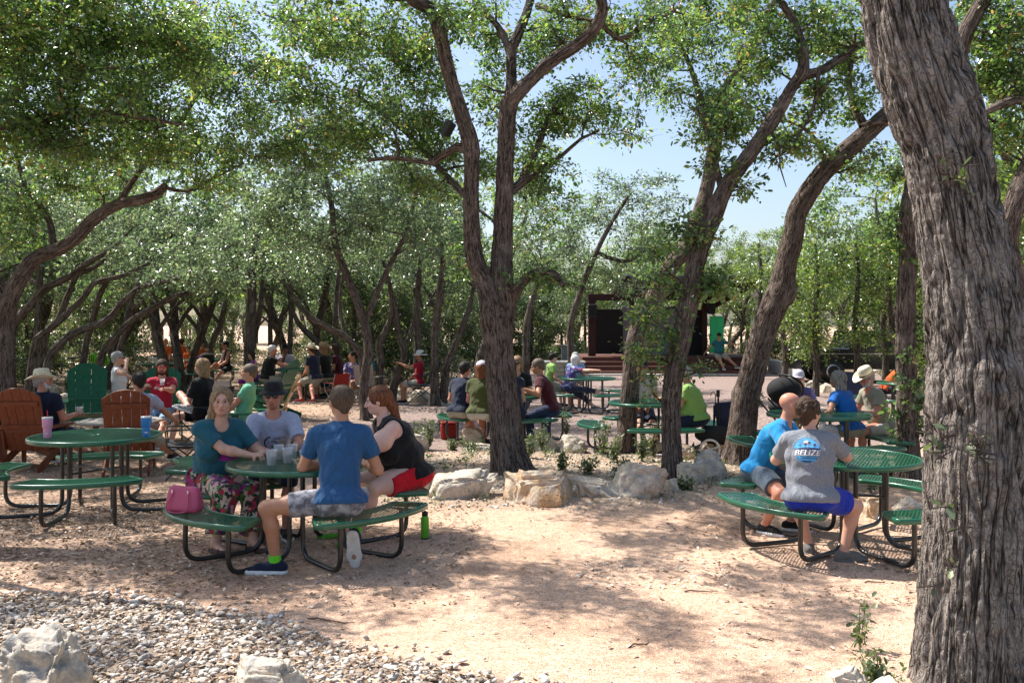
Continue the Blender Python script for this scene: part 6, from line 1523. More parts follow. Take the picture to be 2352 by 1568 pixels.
            if shoestyle in ('flip', 'sandal'):
                mb = MB(); sd = np.cross(f_, dn)
                for fq in ((.10,) if shoestyle == 'flip' else (.02, .08, .13)):
                    c0 = A[i] + dn * .06 * s + f_ * fq * s; hh = .032 * s if fq > .05 else .045 * s
                    mb.tube([c0 + sd * .044 * s + dn * .012, c0 + sd * .034 * s - dn * hh * .5, c0 - dn * hh * .8, c0 - sd * .034 * s - dn * hh * .5, c0 - sd * .044 * s + dn * .012], .006 * s, 6)
                mb.build("strap", shoes, root)
            if socks is not None:
                mb = MB(); mb.tube([A[i] + dn * .02 * s, A[i] + (K[i] - A[i]) * .14], [.045 * s * (.5 + .5 * gw), .042 * s * (.5 + .5 * gw)], 14); mb.build("sock", socks, root)
    # --- hair
    def hair_mesh(S, nz=.004, fr_=26):
        V, F_ = S.run(); d = V - headc; d /= np.linalg.norm(d, axis=1)[:, None]; V = V + d * (fbm(V * np.array([1, 1, .6]), fr_, 2, 4)[:, None] * nz); return V, F_
    if hair is not None and hairstyle != 'bald':
        S = SDF(max(vox * .8, .006)); t_ = .010 if hairstyle in ('short', 'crop') else .016
        S.ell(hp(0, -.020, .036), np.array([.077, .094, .084]) * hs + t_, HR, .02)
        if hairstyle in ('short', 'crop'): S.cone(hp(0, -.06, -.01), hp(0, -.075, -.045), .050 * hs, .034 * hs, .03)
        if hairstyle == 'curly': S.ell(hp(0, -.03, .05), np.array([.092, .095, .088]) * hs, HR, .02); S.cone(hp(0, -.06, -.01), hp(0, -.07, -.06), .055 * hs, .04 * hs, .03)
        if hairstyle in ('bob', 'long', 'longback'):
            e_ = {'bob': -.12, 'long': -.26, 'longback': -.30}[hairstyle]
            for e in ((-1, 1) if hairstyle != 'longback' else (-.5, .5)): S.cone(hp(e * .055, -.02, .02), hp(e * .07, -.045, e_), .042 * hs, .030 * hs, .03)
            S.cone(hp(0, -.06, .02), hp(0, -.085, e_), .062 * hs, .05 * hs, .04)
        if hairstyle == 'pony':
            S.cone(hp(0, -.07, .01), hp(.01, -.115, -.06), .045 * hs, .040 * hs, .03); S.cone(hp(.01, -.115, -.06), hp(.02, -.13, -.20), .040 * hs, .034 * hs, .03); S.cone(hp(.02, -.13, -.20), hp(.02, -.12, -.30), .034 * hs, .012 * hs, .03)
        if hairstyle == 'sidelong':
            S.cone(hp(0, -.06, .02), hp(.02, -.07, -.10), .06 * hs, .05 * hs, .04); S.cone(hp(.06, -.02, .02), hp(.075, -.02, -.10), .035 * hs, .030 * hs, .03); S.cone(hp(.07, -.03, -.08), hp(.10, -.05, -.34), .038 * hs, .018 * hs, .03)
        # face opening
        if hairstyle in ('sidelong', 'pony'): S.ell(hp(0, .100, .012), np.array([.058, .060, .078]) * hs, HR, .012, 's')
        fz = .004 if hairstyle in ('bob', 'long', 'longback') else .0
        S.ell(hp(0, .105, -.028), np.array([.068 if hairstyle not in ('bob', 'long') else .058, .085, .092]) * hs, HR, .012, 's')
        if hairstyle in ('short', 'crop'):
            for e in (-1, 1): S.ell(hp(e * .085, .02, -.035), np.array([.03, .05, .045]) * hs, HR, .01, 's')
        V, F_ = hair_mesh(S, .010 if hairstyle == 'curly' else .004, 40 if hairstyle == 'curly' else 24); link("hair", np_mesh("hair", V, F_, True, mats=[hair]), root)
    if hairstyle == 'fringe_bald' and hair is not None: pass
    if beard and beard != 'stubble':
        S = SDF(max(vox * .8, .006)); S.ell(hp(0, .040, -.078), np.array([.050, .050, .040]) * hs, HR, .02); S.cone(hp(-.026, .088, -.044), hp(.026, .088, -.044), .009 * hs, .009 * hs, .01)
        for e in (-1, 1): S.cone(hp(e * .060, .01, -.02), hp(e * .045, .04, -.075), .016 * hs, .022 * hs, .02)
        S.cone(hp(-.012, .11, -.058), hp(.012, .11, -.058), .014, .014, .004, op='s'); V, F_ = S.run(); link("beard", np_mesh("beard", V, F_, True, mats=[beard]), root)
    # --- hats and glasses, built in head space
    HM = Matrix.Translation(Vector(headc)) @ Matrix([list(r_) for r_ in HR]).to_4x4() @ Matrix.Scale(hs * (1.1 if hat and hairstyle in ('bob', 'long', 'longback', 'curly') else 1.0), 4)
    def hobj(mb, name, m, par=root):
        mb.v = [tuple(HM @ Vector(p)) for p in mb.v]; return mb.build(name, m, par)
    if hat:
        ty, hm, bm_ = hat
        if ty == 'cap' or ty == 'cap_back':
            sg = 1 if ty == 'cap' else -1
            mb = MB(); mb.lathe([(.088, .0), (.090, .02), (.086, .055), (.070, .088), (.04, .106), (.008, .113), (.008, .116), (.0001, .117)], (0, -.012, .018), 24, sx=.95, sy=1.12); c_ = hobj(mb, "cap", hm)
            V = []; n = 14
            for zz in (.0, .006):
                for i in range(n + 1):
                    a = math.radians(20 + 140 * i / n); V.append((.084 * math.cos(a), sg * (.085 * math.sin(a)) - .012, .026 + zz))
                for i in range(n + 1):
                    a = math.radians(20 + 140 * i / n); V.append((.088 * math.cos(a), sg * (.085 + .075 * math.sin(a)) * .98, .012 + zz + .012 * abs(math.cos(a)) * -1))
            F = []; m_ = n + 1
            for i in range(n): F += [(i, i + 1, m_ + i + 1, m_ + i), (2 * m_ + m_ + i, 2 * m_ + m_ + i + 1, 2 * m_ + i + 1, 2 * m_ + i), (m_ + i, m_ + i + 1, 3 * m_ + i + 1, 3 * m_ + i)]
            mb = MB(); mb.add(V, F, True); hobj(mb, "brim", bm_ or hm, c_)
        if ty in ('cowboy', 'bucket', 'sun'):
            mb = MB(); n = 32
            if ty == 'cowboy': prof = [(.083, .02), (.086, .05), (.082, .095), (.073, .125), (.058, .137), (.030, .122), (.0001, .112)]
            elif ty == 'bucket': prof = [(.090, .010), (.086, .04), (.079, .074), (.068, .088), (.04, .093), (.0001, .094)]
            else: prof = [(.09, .015), (.088, .05), (.078, .09), (.05, .11), (.0001, .114)]
            hz_ = .036 if ty == 'bucket' else .022
            mb.lathe(prof, (0, -.012, hz_), n, sx=.97, sy=1.16); c_ = hobj(mb, "hat", hm)
            bw = {'cowboy': .095, 'bucket': .040, 'sun': .09}[ty]; V = []; rings = 5
            for sd in (0, 1):
                for j in range(rings + 1):
                    for k_ in range(n):
                        a = 2 * PI * k_ / n; r_ = .084 + bw * j / rings; x = math.cos(a) * r_ * .97; y = math.sin(a) * (r_ + .012) * 1.04 - .012; e = j / rings
                        if ty == 'cowboy': z = .036 + .060 * abs(math.cos(a)) ** 2 * e ** 1.6 - .014 * abs(math.sin(a)) * e; x *= 1 - .12 * e
                        elif ty == 'bucket': z = .052 - .030 * e
                        else: z = .034 - .02 * e
                        V.append((x, y, z - .004 * sd))
            F = []; o = (rings + 1) * n
            for j in range(rings):
                for k_ in range(n):
                    q_ = (j * n + k_, (j + 1) * n + k_, (j + 1) * n + (k_ + 1) % n, j * n + (k_ + 1) % n); F.append(q_[::-1]); F.append(tuple(i + o for i in q_))
            for k_ in range(n): F.append((rings * n + k_, rings * n + (k_ + 1) % n, o + rings * n + (k_ + 1) % n, o + rings * n + k_))
            mb = MB(); mb.add(V, F, True); hobj(mb, "brim", hm, c_)
            if bm_: mb = MB(); mb.lathe([(.0855, .020), (.0885, .022), (.0885, .036), (.0865, .040)], (0, -.012, .022), n, sx=.975, sy=1.165); hobj(mb, "hatband", bm_, c_)
        if ty == 'headband': pass
    if glasses:
        gm, up_ = glasses if isinstance(glasses, tuple) else (glasses, 0)
        mb = MB(); dz = .075 * up_; dy = -.055 * up_
        for e in (-1, 1):
            mb.sphere((e * .031, .098 + dy, .008 + dz), .022, 12, 8, (1.05, .28, .82)); mb.tube([(e * .052, .092 + dy, .014 + dz), (e * .078, .05 + dy, .014 + dz), (e * .081, -.01 + dy, .006 + dz)], .0025, 5)
        mb.tube([(-.012, .104 + dy, .014 + dz), (.012, .104 + dy, .014 + dz)], .003, 5); hobj(mb, "sunglasses", gm)
    return b

def project(o_target, V3, dirv, off=.004):
    """lay a flat drawing onto a curved surface along a direction; returns None where it misses"""
    me = o_target.data; bvh = BVHTree.FromPolygons([v.co for v in me.vertices], [p.vertices for p in me.polygons]); out = []
    for p in V3:
        h = bvh.ray_cast(Vector(p) - Vector(dirv) * .5, Vector(dirv)); out.append(None if h[0] is None else h[0] - Vector(dirv) * off)
    return out
def flat_mesh(kind, data):
    """2D drawing -> verts, faces with small faces so that it can follow cloth"""
    import bmesh
    if kind == 'text':
        cu = bpy.data.curves.new("t", 'FONT'); cu.body = data[0]; cu.size = data[1]; cu.align_x = 'CENTER'; cu.align_y = 'CENTER'; cu.offset = data[2] if len(data) > 2 else 0; cu.shear = data[3] if len(data) > 3 else 0; cu.space_character = 1.05
        ob = bpy.data.objects.new("t", cu); C.objects.link(ob); dg = bpy.context.evaluated_depsgraph_get(); me = bpy.data.meshes.new_from_object(ob.evaluated_get(dg)); bpy.data.objects.remove(ob)
        V = [v.co.copy() for v in me.vertices]; F = [list(p.vertices) for p in me.polygons]; bpy.data.meshes.remove(me); return V, F
    poly = data
    bm = bmesh.new(); vs = [bm.verts.new((p[0], p[1], 0)) for p in poly]; bm.faces.new(vs); bmesh.ops.triangulate(bm, faces=bm.faces[:])
    for _ in range(4):
        es = [e for e in bm.edges if e.calc_length() > .018]
        if not es: break
        bmesh.ops.subdivide_edges(bm, edges=es, cuts=1); bmesh.ops.triangulate(bm, faces=bm.faces[:])
    V = [v.co.copy() for v in bm.verts]; bm.verts.index_update(); F = [[v.index for v in f.verts] for f in bm.faces]; bm.free(); return V, F
def decal(b, target, items, centre, xax, yax, dirv, name="printed_design"):
    """items [(material, off, V, F)]"""
    par = None; groups = {}
    for m, off, V, F in items: groups.setdefault(m.name, [m, []])[1].append((off, V, F))
    c = Vector(centre); xa = Vector(xax); ya = Vector(yax)
    for nm, (m, lst) in groups.items():
        mb = MB()
        for off, V, F in lst:
            P3 = [c + xa * v.x + ya * v.y for v in V]; W = project(target, P3, dirv, off)
            ok = [w is not None for w in W]; W2 = [w if w is not None else Vector((0, 0, 0)) for w in W]
            mb.add(W2, [f for f in F if all(ok[i] for i in f)])
        mb.build(name, m, target)
# ------------------------------------------------------------------ the people
def A3(u, v, Y): p = at(u, v, Y); return (p.x, p.y, p.z)
H_LTB = hair_mat("short_brown_hair", (.04, .026, .018), (.13, .09, .062))
C_TEAL = cloth("teal_jersey", (.02, .105, .14)); C_WHITE = cloth("pale_lilac_jersey", (.42, .44, .56)); C_BLUE = cloth("steel_blue_jersey", (.022, .085, .20), wr=.8); C_BLACK = cloth("black_jersey", (.012, .012, .013)); C_RED = cloth("red_cotton", (.52, .008, .02))
C_CAMO = cloth("grey_camouflage", (.3, .3, .3), kind='camo', cols=[(.12, .12, .13), (.17, .17, .19), (.27, .27, .30), (.38, .37, .38)]); C_SKY = cloth("bright_blue_jersey", (.018, .25, .55)); C_GREY = cloth("heather_grey_jersey", (.21, .225, .255), var=.16)
C_ROYAL = cloth("royal_blue_shorts", (.012, .03, .38)); C_SLATE = cloth("slate_shorts", (.09, .12, .16)); C_FLOR = cloth("flowered_skirt", (.02, .04, .03), kind='floral', cols=[(.42, .03, .06), (.55, .40, .30), (.10, .20, .05), (.35, .03, .22), (.55, .50, .38)])
C_NAVY = cloth("navy_jersey", (.014, .02, .045)); C_OLIVE = cloth("olive_jersey", (.065, .075, .022)); C_MAR = cloth("maroon_shirt", (.07, .010, .018)); C_JEAN = cloth("dark_denim", (.022, .032, .07)); C_KHAKI = cloth("khaki_cotton", (.34, .30, .23)); C_STONE = cloth("stone_cotton", (.44, .42, .36))
C_LGRN = cloth("lime_green_jersey", (.24, .42, .11)); C_COB = cloth("cobalt_jersey", (.012, .12, .44)); C_TAN = cloth("tan_shirt", (.30, .28, .21)); C_WHT = cloth("white_cotton", (.72, .72, .74)); C_RTEE = cloth("crimson_jersey", (.38, .012, .035)); C_MINT = cloth("mint_green_jersey", (.14, .42, .26))
C_FLB = cloth("blue_flowered_blouse", (.05, .06, .22), kind='floral', cols=[(.5, .5, .6), (.05, .06, .25), (.35, .08, .16), (.06, .08, .3), (.6, .6, .65)]); C_LBL = cloth("light_blue_shirt", (.22, .38, .60)); C_ORG = cloth("orange_jersey", (.62, .10, .015)); C_PINK = cloth("pale_pink_tee", (.60, .48, .56))
C_PUR = cloth("purple_striped_polo", (.08, .03, .3), kind='stripe', cols=[(.05, .02, .26), (.55, .5, .7)]); C_PURP = cloth("purple_cotton", (.28, .03, .36)); C_CHK = cloth("checkered_canvas", (.5, .5, .5), kind='check', cols=[(.015, .015, .02), (.72, .70, .70)]); C_DSH = cloth("teal_shirt", (.02, .13, .14)); C_CREAM = cloth("printed_cream_shirt", (.4, .42, .3), kind='floral', cols=[(.5, .5, .4), (.1, .2, .1), (.45, .45, .35), (.5, .5, .4), (.15, .2, .12)])
C_LGSOCK = cloth("lime_sock", (.15, .70, .03)); C_WSOCK = cloth("white_sock", (.75, .75, .75)); C_SHN = cloth("navy_shoe", (.015, .02, .045)); C_SHG = cloth("grey_shoe", (.16, .15, .14)); C_SHK = cloth("black_shoe", (.015, .014, .013)); C_SHR = cloth("red_shoe", (.42, .05, .03)); C_SAN = cloth("brown_sandal", (.06, .035, .025)); C_LF = cloth("lime_sandal", (.12, .42, .04))
C_CAPK = cloth("black_cap_cloth", (.010, .010, .012)); C_CAPW = cloth("white_cap_cloth", (.62, .60, .70)); C_BUCK = cloth("black_hat_cloth", (.016, .015, .016)); C_CAPC = cloth("patterned_cap_cloth", (.4, .4, .34), kind='floral', cols=[(.5, .5, .42), (.25, .25, .2), (.45, .45, .4), (.12, .13, .1), (.5, .5, .42)])
t1 = tz(1); t2 = tz(2); hz1 = t1 + .035
P1 = person("woman in teal tee and flowered skirt, hands clasped on the table, long dark blond hair", (-2.70, 8.24), -142, girth=1.25, bust=1.25, belly=.4, lean=.36, skin=SK_L, hands=[(-2.17, 7.98, hz1 + .015), (-2.26, 7.93, hz1)], elbow=[(-2.2, 8.35, .6), (-2.75, 7.95, .55)], hand_dir=[(-.5, -.35, -.05), (.9, -.15, .05)], grip=(.9, .8),
            feet=[(-2.22, 7.85), (-2.52, 7.78)], knee=[(-2.2, 8.1, .7), (-2.45, 7.95, .7)], head=(-22, 2), shirt=C_TEAL, sleeve=.72, vneck=.035, skirt=C_FLOR, hair=H_BLOND, hairstyle='sidelong', shoes=C_SAN, shoestyle='flip', vox=.0065)
P2 = person("man in pale lilac tee, black hat and sunglasses facing the camera across the table", (-2.28, 8.74), -166, s=1.02, girth=1.1, lean=.28, skin=SK_R, hands=[(-2.0, 8.22, hz1), (-2.2, 8.22, hz1)], elbow=[(-1.8, 8.5, .6), (-2.75, 8.5, .6)], feet=[(-2.05, 8.3), (-2.3, 8.25)], head=(-8, -4), shirt=C_WHITE, sleeve=.75, pants=C_NAVY, leglen=.55, hair=H_GREY,
            hat=('bucket', C_BUCK, None), glasses=M_LENS, shoes=C_SHK, vox=.0065, beard='stubble')
P3 = person("man in steel blue tee and grey camouflage shorts with his back to the camera", (-1.34, 7.12), 8, s=1.06, girth=1.06, lean=.24, skin=SK_T, hands=[(-1.50, 7.50, hz1), (-1.22, 7.52, hz1)], elbow=[(-1.9, 7.02, .75), (-.95, 7.15, .7)], feet=[(-1.84, 7.12, gz(-1.84, 7.12)), (-1.25, 7.30, .15)], knee=[(-1.95, 7.0, .75), (-1.25, 7.9, .5)],
            toe=[(-1, -.10, 0), (.02, .28, -.95)], head=(24, 0), shirt=C_BLUE, sleeve=.62, shirt_end=-.02, pants=C_CAMO, leglen=.31, hair=H_LTB, hairstyle='short', shoes=C_SHN, socks=C_LGSOCK, vox=.0065, pants_name="shorts")
P4 = person("woman in black sleeveless top and red shorts leaning in from the right, auburn ponytail", (-0.94, 8.44), 116, girth=1.5, bust=1.3, belly=.5, lean=.50, s=1.02, skin=SK_P, hands=[(-1.52, 8.02, hz1), (-1.62, 8.35, hz1)], elbow=[(-1.12, 8.05, .8), (-1.2, 8.7, .8)], feet=[(-1.36, 8.10), (-1.55, 8.35)], knee=[(-1.26, 7.9, .7), (-1.5, 8.3, .7)], head=(-22, -8), shirt=C_BLACK, tank=True,
            pants=C_RED, leglen=.34, hair=H_RED, hairstyle='pony', glasses=(M_LENS, 1), shoes=C_LF, shoestyle='flip', vox=.0065, flab=1.7, pants_name="shorts", shirt_name="tank_top")
P5 = person("bald man in bright blue tee leaning to the woman beside him, sunglasses on", (2.36, 8.70), -124, s=.96, girth=1.24, lean=.52, skin=SK_R, hands=[(2.86, 8.36, t2 + .03), (2.70, 8.12, t2 + .03)], elbow=[(2.6, 8.8, .8), (2.36, 8.2, .72)], feet=[(2.62, 8.60), (2.34, 8.46)], knee=[(2.75, 8.5, .7), (2.42, 8.3, .7)], toe=[(.6, -.5, 0), (.55, -.75, 0)], head=(26, -6),
            shirt=C_SKY, sleeve=.68, pants=C_SLATE, leglen=.38, hair=H_GREY, hairstyle='bald', glasses=M_LENS, shoes=C_SHK, vox=.0065, pants_name="shorts", beard='stubble')
P6 = person("woman in grey souvenir tee and royal blue shorts with her back to the camera", (2.38, 7.30), -14, s=.91, girth=1.36, bust=1.0, belly=.4, lean=.14, skin=SK_L, hands=[(2.30, 7.78, t2 + .03), (2.74, 7.68, t2 + .08)], elbow=[(2.0, 7.4, .7), (2.95, 7.25, .66)], feet=[(2.50, 7.70), (2.70, 7.44)], knee=[(2.35, 7.9, .7), (2.95, 7.5, .70)], toe=[(.25, .9, 0), (1, .12, 0)],
            head=(-38, 0), shirt=C_GREY, sleeve=.72, shirt_end=-.035, pants=C_ROYAL, leglen=.33, hair=H_BROWN, hairstyle='curly', glasses=M_LENS, shoes=C_SHG, shoestyle='sandal', vox=.0065, pants_name="shorts")
# middle distance
person("man in navy tee and black cap with his back turned, beyond the planted island", (-.84, 14.5), -28, s=.95, lean=.30, girth=1.12, shirt=C_NAVY, pants=C_KHAKI, leglen=.4, hair=H_DARK, hat=('cap', C_CAPK, None), skin=SK_R, shoes=C_SHK, vox=.010, feet=[(-.6, 14.9), (-.45, 14.8)])
person("curly haired person in olive tee and white cap behind the round rusty boulder", (-.50, 14.3), -12, s=.94, lean=.2, girth=1.28, shirt=C_OLIVE, pants=C_STONE, leglen=.4, hair=H_RED, hairstyle='bob', hat=('cap', C_CAPW, None), skin=SK_R, shoes=C_SHK, vox=.010, feet=[(-.75, 14.7), (-.3, 14.8)])
person("woman with sunglasses peeking out right of the forked trunk", (.12, 16.0), 168, lean=.25, shirt=C_BLACK, pants=C_JEAN, leglen=.9, hair=H_BLOND, hairstyle='bob', glasses=M_LENS, skin=SK_L, shoes=C_SHK, vox=.011)
person("man in maroon shirt and dark jeans reaching his arm across to the left", (.64, 14.85), 74, lean=.36, girth=1.12, shirt=C_MAR, pants=C_JEAN, leglen=.92, hair=H_BRG, skin=SK_T, shoes=C_SHK, vox=.010, hands=[A3(1202, 893, 14.5), (.1, 15.1, .8)], elbow=[A3(1232, 905, 14.5), None], head=(10, -14), feet=[(.32, 14.35), (.55, 14.25)], knee=[(.1, 14.5, .6), (.3, 14.4, .6)])
person("person in navy dress half hidden at the right side of the forked trunk", (.03, 14.25), 30, lean=.2, shirt=C_NAVY, pants=C_NAVY, leglen=.5, hair=H_BROWN, hairstyle='bob', skin=SK_L, shoes=C_SHK, vox=.011, sleeve=.3)
person("man in pale green tee and black cap far behind the maroon shirted man", (.86, 21.6), -70, s=.88, lean=.2, shirt=C_LGRN, pants=C_KHAKI, leglen=.5, hair=H_DARK, hat=('cap', C_CAPK, None), skin=SK_L, shoes=C_SHK, vox=.014, glasses=M_LENS)
person("white haired woman in flowered blouse holding her knee before the stage steps", (1.24, 20.3), -62, s=.88, lean=.38, girth=1.1, shirt=C_FLB, pants=C_JEAN, leglen=.8, hair=H_WHITE, hairstyle='bob', skin=SK_L, shoes=C_SHG, vox=.012, hands=[(1.95, 20.1, .95), (1.9, 19.95, .95)], feet=[(1.9, 20.3), (2.12, 19.9, .35)], knee=[(1.8, 20.4, .7), (1.8, 20.0, 1.1)], toe=[None, (1, 0, .1)], socks=C_WSOCK)
person("grey haired man in light blue shirt behind the white haired woman", (1.48, 21.25), 172, s=.9, lean=.2, girth=1.1, shirt=C_LBL, pants=C_KHAKI, leglen=.5, hair=H_GREY, skin=SK_R, shoes=C_SHG, vox=.013, glasses=M_LENS)
person("heavy man in lime green tee and patterned cap facing left beside the slim trunk", (2.74, 13.5), 72, s=.93, lean=.30, girth=1.42, belly=.6, shirt=C_LGRN, pants=C_NAVY, leglen=.45, hair=H_GREY, hat=('cap', C_CAPC, None), skin=SK_T, shoes=C_SHK, vox=.010, hands=[(2.3, 13.55, .82), (2.3, 13.9, .82)], head=(0, -10))
person("person in navy shorts behind the second trunk, bare legs under the table", (2.12, 14.95), 176, lean=.25, girth=1.1, shirt=C_PINK, pants=C_NAVY, leglen=.46, hair=H_DARK, hat=('cap', C_CAPK, None), skin=SK_T, shoes=C_SHK, vox=.011, feet=[(2.25, 14.1), (2.05, 14.05)])
person("grey haired woman in cobalt tee turned away, white cloth in her lap", (4.36, 11.75), 38, s=.90, seat=.43, lean=.34, girth=1.12, shirt=C_COB, pants=C_TAN, leglen=.5, hair=H_SALT, hairstyle='bob', skin=SK_T, shoes=C_SHG, vox=.009, hands=[(3.98, 11.80, .72), (4.15, 12.0, .80)], elbow=[(4.0, 11.4, .8), None], sleeve=.5)
person("man with white moustache, tan shirt and wide cowboy hat looking down", (4.90, 12.1), 104, s=.93, seat=.43, lean=.40, girth=1.15, belly=.4, shirt=C_TAN, pants=C_STONE, leglen=.4, hair=H_GREY, beard=H_WHITE, hat=('cowboy', M_STRAW, M_BAND), skin=SK_R, shoes=C_SHG, vox=.009, hands=[(4.50, 11.9, .80), (4.45, 12.15, .82)], head=(0, -24), watch=M_BAND)
person("person in purple striped polo and white cap behind the black baby seat", (4.08, 12.9), 150, s=.88, seat=.42, lean=.3, girth=1.05, shirt=C_PUR, pants=C_KHAKI, leglen=.5, hair=H_BRG, hat=('cap', C_CAPW, None), skin=SK_R, shoes=C_SHG, vox=.011)
person("long orange haired person bent forward in a camp chair far right", (8.05, 19.7), -105, lean=.75, shirt=C_ORG, pants=C_JEAN, leglen=.5, hair=H_ORANGE, hairstyle='longback', skin=SK_L, shoes=C_SHG, vox=.014)
# stage
SZ = .68
person("man in teal polo, khaki shorts and cap sitting on the stage edge", (8.2, 36.2, .05), 175, seat=SZ - .05, lean=.05, girth=1.3, belly=.6, shirt=C_DSH, pants=C_KHAKI, leglen=.42, hair=H_GREY, hat=('cap', C_CAPK, None), skin=SK_T, shoes=C_SHG, vox=.018, hands=[(9.1, 36.3, 1.15), (7.55, 36.2, .75)], feet=[(8.75, 35.6, .25), (8.25, 35.3, .05)], face_detail=False)
person("man in printed cream shirt and black shorts on the stage edge", (9.5, 36.2, .05), 170, seat=SZ - .05, lean=.3, girth=1.25, belly=.5, shirt=C_CREAM, pants=C_BLACK, leglen=.42, hair=H_DARK, hat=('cap', C_CAPK, None), skin=SK_T, shoes=C_SHK, vox=.018, feet=[(9.7, 35.6, .1), (9.45, 35.5, .1)], face_detail=False)
# garden chairs
person("bearded man with sunglasses at the left edge, bare arm on the armrest", (-6.98, 12.25), -70, seat=.34, lean=-.2, girth=1.2, skin=SK_T, shirt=C_BLACK, tank=True, pants=C_NAVY, leglen=.5, hair=H_DARK, beard=H_DARK, glasses=M_LENS, shoes=C_SHK, vox=.010, hands=[(-6.35, 12.5, .6), (-6.5, 11.95, .62)], feet=[(-6.1, 12.7), (-6.1, 12.4)])
person("man in cream cowboy hat and dark tee in brown chair", (-6.28, 12.36), 0, seat=.34, lean=-.26, girth=1.15, skin=SK_R, shirt=C_NAVY, pants=C_JEAN, leglen=.5, hair=H_GREY, beard=H_WHITE, hat=('cowboy', M_STRAW, M_BAND), shoes=C_SHK, vox=.009, head=(-62, 2), hands=[(-6.5, 12.9, .62), A3(176, 950, 12.55)], elbow=[None, A3(130, 965, 12.2)], feet=[(-6.1, 13.1), (-5.85, 13.0)])
person("dark haired man in pale tee in the brown chair left of centre, hand raised", (-4.92, 12.08), 16, seat=.34, lean=-.22, girth=1.05, skin=SK_T, shirt=C_WHITE, pants=C_KHAKI, leglen=.5, hair=H_DARK, shoes=C_SHK, vox=.009, head=(25, 0), hands=[(-5.0, 12.6, 1.12), (-4.6, 12.5, .62)], elbow=[(-5.2, 12.3, .7), (-4.5, 12.1, .6)], feet=[(-5.1, 12.9), (-4.8, 12.9)])
LR = person("long haired bearded man in crimson tee drinking in green chair", (-5.76, 15.04), 200, seat=.37, lean=-.18, girth=1.12, skin=SK_R, shirt=C_RTEE, pants=C_LBL, leglen=.42, hair=H_BROWN, hairstyle='bob', beard=H_BROWN, glasses=M_LENSR, shoes=C_SHK, vox=.009, hands=[A3(379, 893, 14.68), (-6.35, 14.7, .66)], elbow=[A3(405, 925, 14.8), (-6.45, 14.9, .6)], feet=[(-5.55, 14.3), (-5.95, 14.3)], watch=None)
person("grey haired woman in white sleeveless blouse drinking from a bottle", (-7.28, 16.95), -68, seat=.43, lean=-.08, girth=1.08, bust=.9, skin=SK_L, shirt=C_WHT, sleeve=.18, pants=C_FLB, leglen=.6, hair=H_GREY, hairstyle='short', glasses=M_LENS, shoes=C_SHG, vox=.011, hands=[(-6.6, 17.1, .75), A3(291, 832, 16.75)], elbow=[None, A3(286, 868, 16.5)])
person("blonde streaked woman in black with crossed legs and checkered shoes", (-4.82, 14.2), 72, seat=.42, lean=-.05, girth=1.08, skin=SK_L, shirt=C_BLACK, pants=C_BLACK, leglen=.36, hair=H_BLOND, hairstyle='bob', shoes=C_CHK, socks=C_WSOCK, vox=.009, feet=[A3(432, 946, 13.9), (-5.22, 13.98)], knee=[(-5.2, 14.0, .95), (-5.2, 14.1, .7)], toe=[(-1, -.1, .35), (-1, -.3, 0)], sleeve=.8)
person("man in mint green tee seen in profile in the varnished chair", (-4.02, 13.66), 97, seat=.36, lean=-.20, girth=1.12, skin=SK_R, shirt=C_MINT, pants=C_KHAKI, leglen=.5, hair=H_BRG, shoes=C_SHG, vox=.010, head=(0, 0))
# far tables
person("bald cyclist in orange and black jersey seen from behind, far left", (-11.9, 31.2), -10, lean=.2, girth=1.15, shirt=C_ORG, pants=C_BLACK, leglen=.45, hair=H_DARK, hairstyle='bald', skin=SK_T, shoes=C_SHK, vox=.017, face_detail=False)
person("cyclist in orange jersey drinking next to the bald cyclist", (-11.4, 31.6), 30, lean=.15, shirt=C_ORG, pants=C_BLACK, leglen=.45, hair=H_BROWN, skin=SK_R, shoes=C_SHK, vox=.017, face_detail=False, hands=[(-11.5, 31.9, 1.2), (-11.2, 32, .8)])
person("cyclist in orange sleeveless jersey and cap facing the camera at the farthest table", (-10.55, 31.2), 182, lean=.15, shirt=C_ORG, tank=True, pants=C_BLACK, leglen=.45, hair=H_DARK, hat=('cap', C_CAPK, None), glasses=M_LENS, skin=SK_T, shoes=C_SHK, vox=.015, face_detail=False)
person("small child in orange at the farthest table beside the bag", (-10.9, 30.9), 170, s=.75, seat=.45, lean=.15, shirt=C_ORG, pants=C_ORG, leglen=.5, hair=H_BROWN, skin=SK_L, shoes=C_SHR, vox=.015, face_detail=False)
person("woman in black tank top and sunglasses resting one leg over the other, far left", (-8.95, 28.7), 130, lean=.05, shirt=C_BLACK, tank=True, pants=C_BLACK, leglen=.3, hair=H_DARK, hairstyle='short', glasses=M_LENS, skin=SK_R, shoes=C_SHG, vox=.015, feet=[(-9.2, 28.0), (-9.5, 28.3, .35)], knee=[(-9.1, 28.2, .6), (-9.2, 28.2, 1.0)])
person("grey haired man in black polo reaching over the table toward the yellow drink", (-6.22, 23.1), -68, lean=.25, girth=1.25, belly=.5, shirt=C_BLACK, pants=C_KHAKI, leglen=.9, hair=H_WHITE, skin=SK_R, shoes=C_SHK, vox=.012, hands=[(-5.7, 23.5, .85), (-5.5, 23.2, .86)])
person("man in pale pink tee and black cap facing the camera behind the yellow drink", (-6.1, 24.6), 184, lean=.2, shirt=C_PINK, pants=C_KHAKI, leglen=.5, hair=H_DARK, hat=('cap', C_CAPK, None), skin=SK_D, shoes=C_SHK, vox=.013, hands=[None, A3(656, 812, 24.2)])
person("man in straw cowboy hat and navy tee with red shoes", (-4.92, 22.9), 62, lean=.2, girth=1.12, shirt=C_NAVY, pants=C_KHAKI, leglen=.42, hair=H_BROWN, hat=('cowboy', M_STRAW, M_BAND), skin=SK_R, shoes=C_SHR, vox=.012, feet=[(-5.15, 22.35), (-4.85, 22.3)])
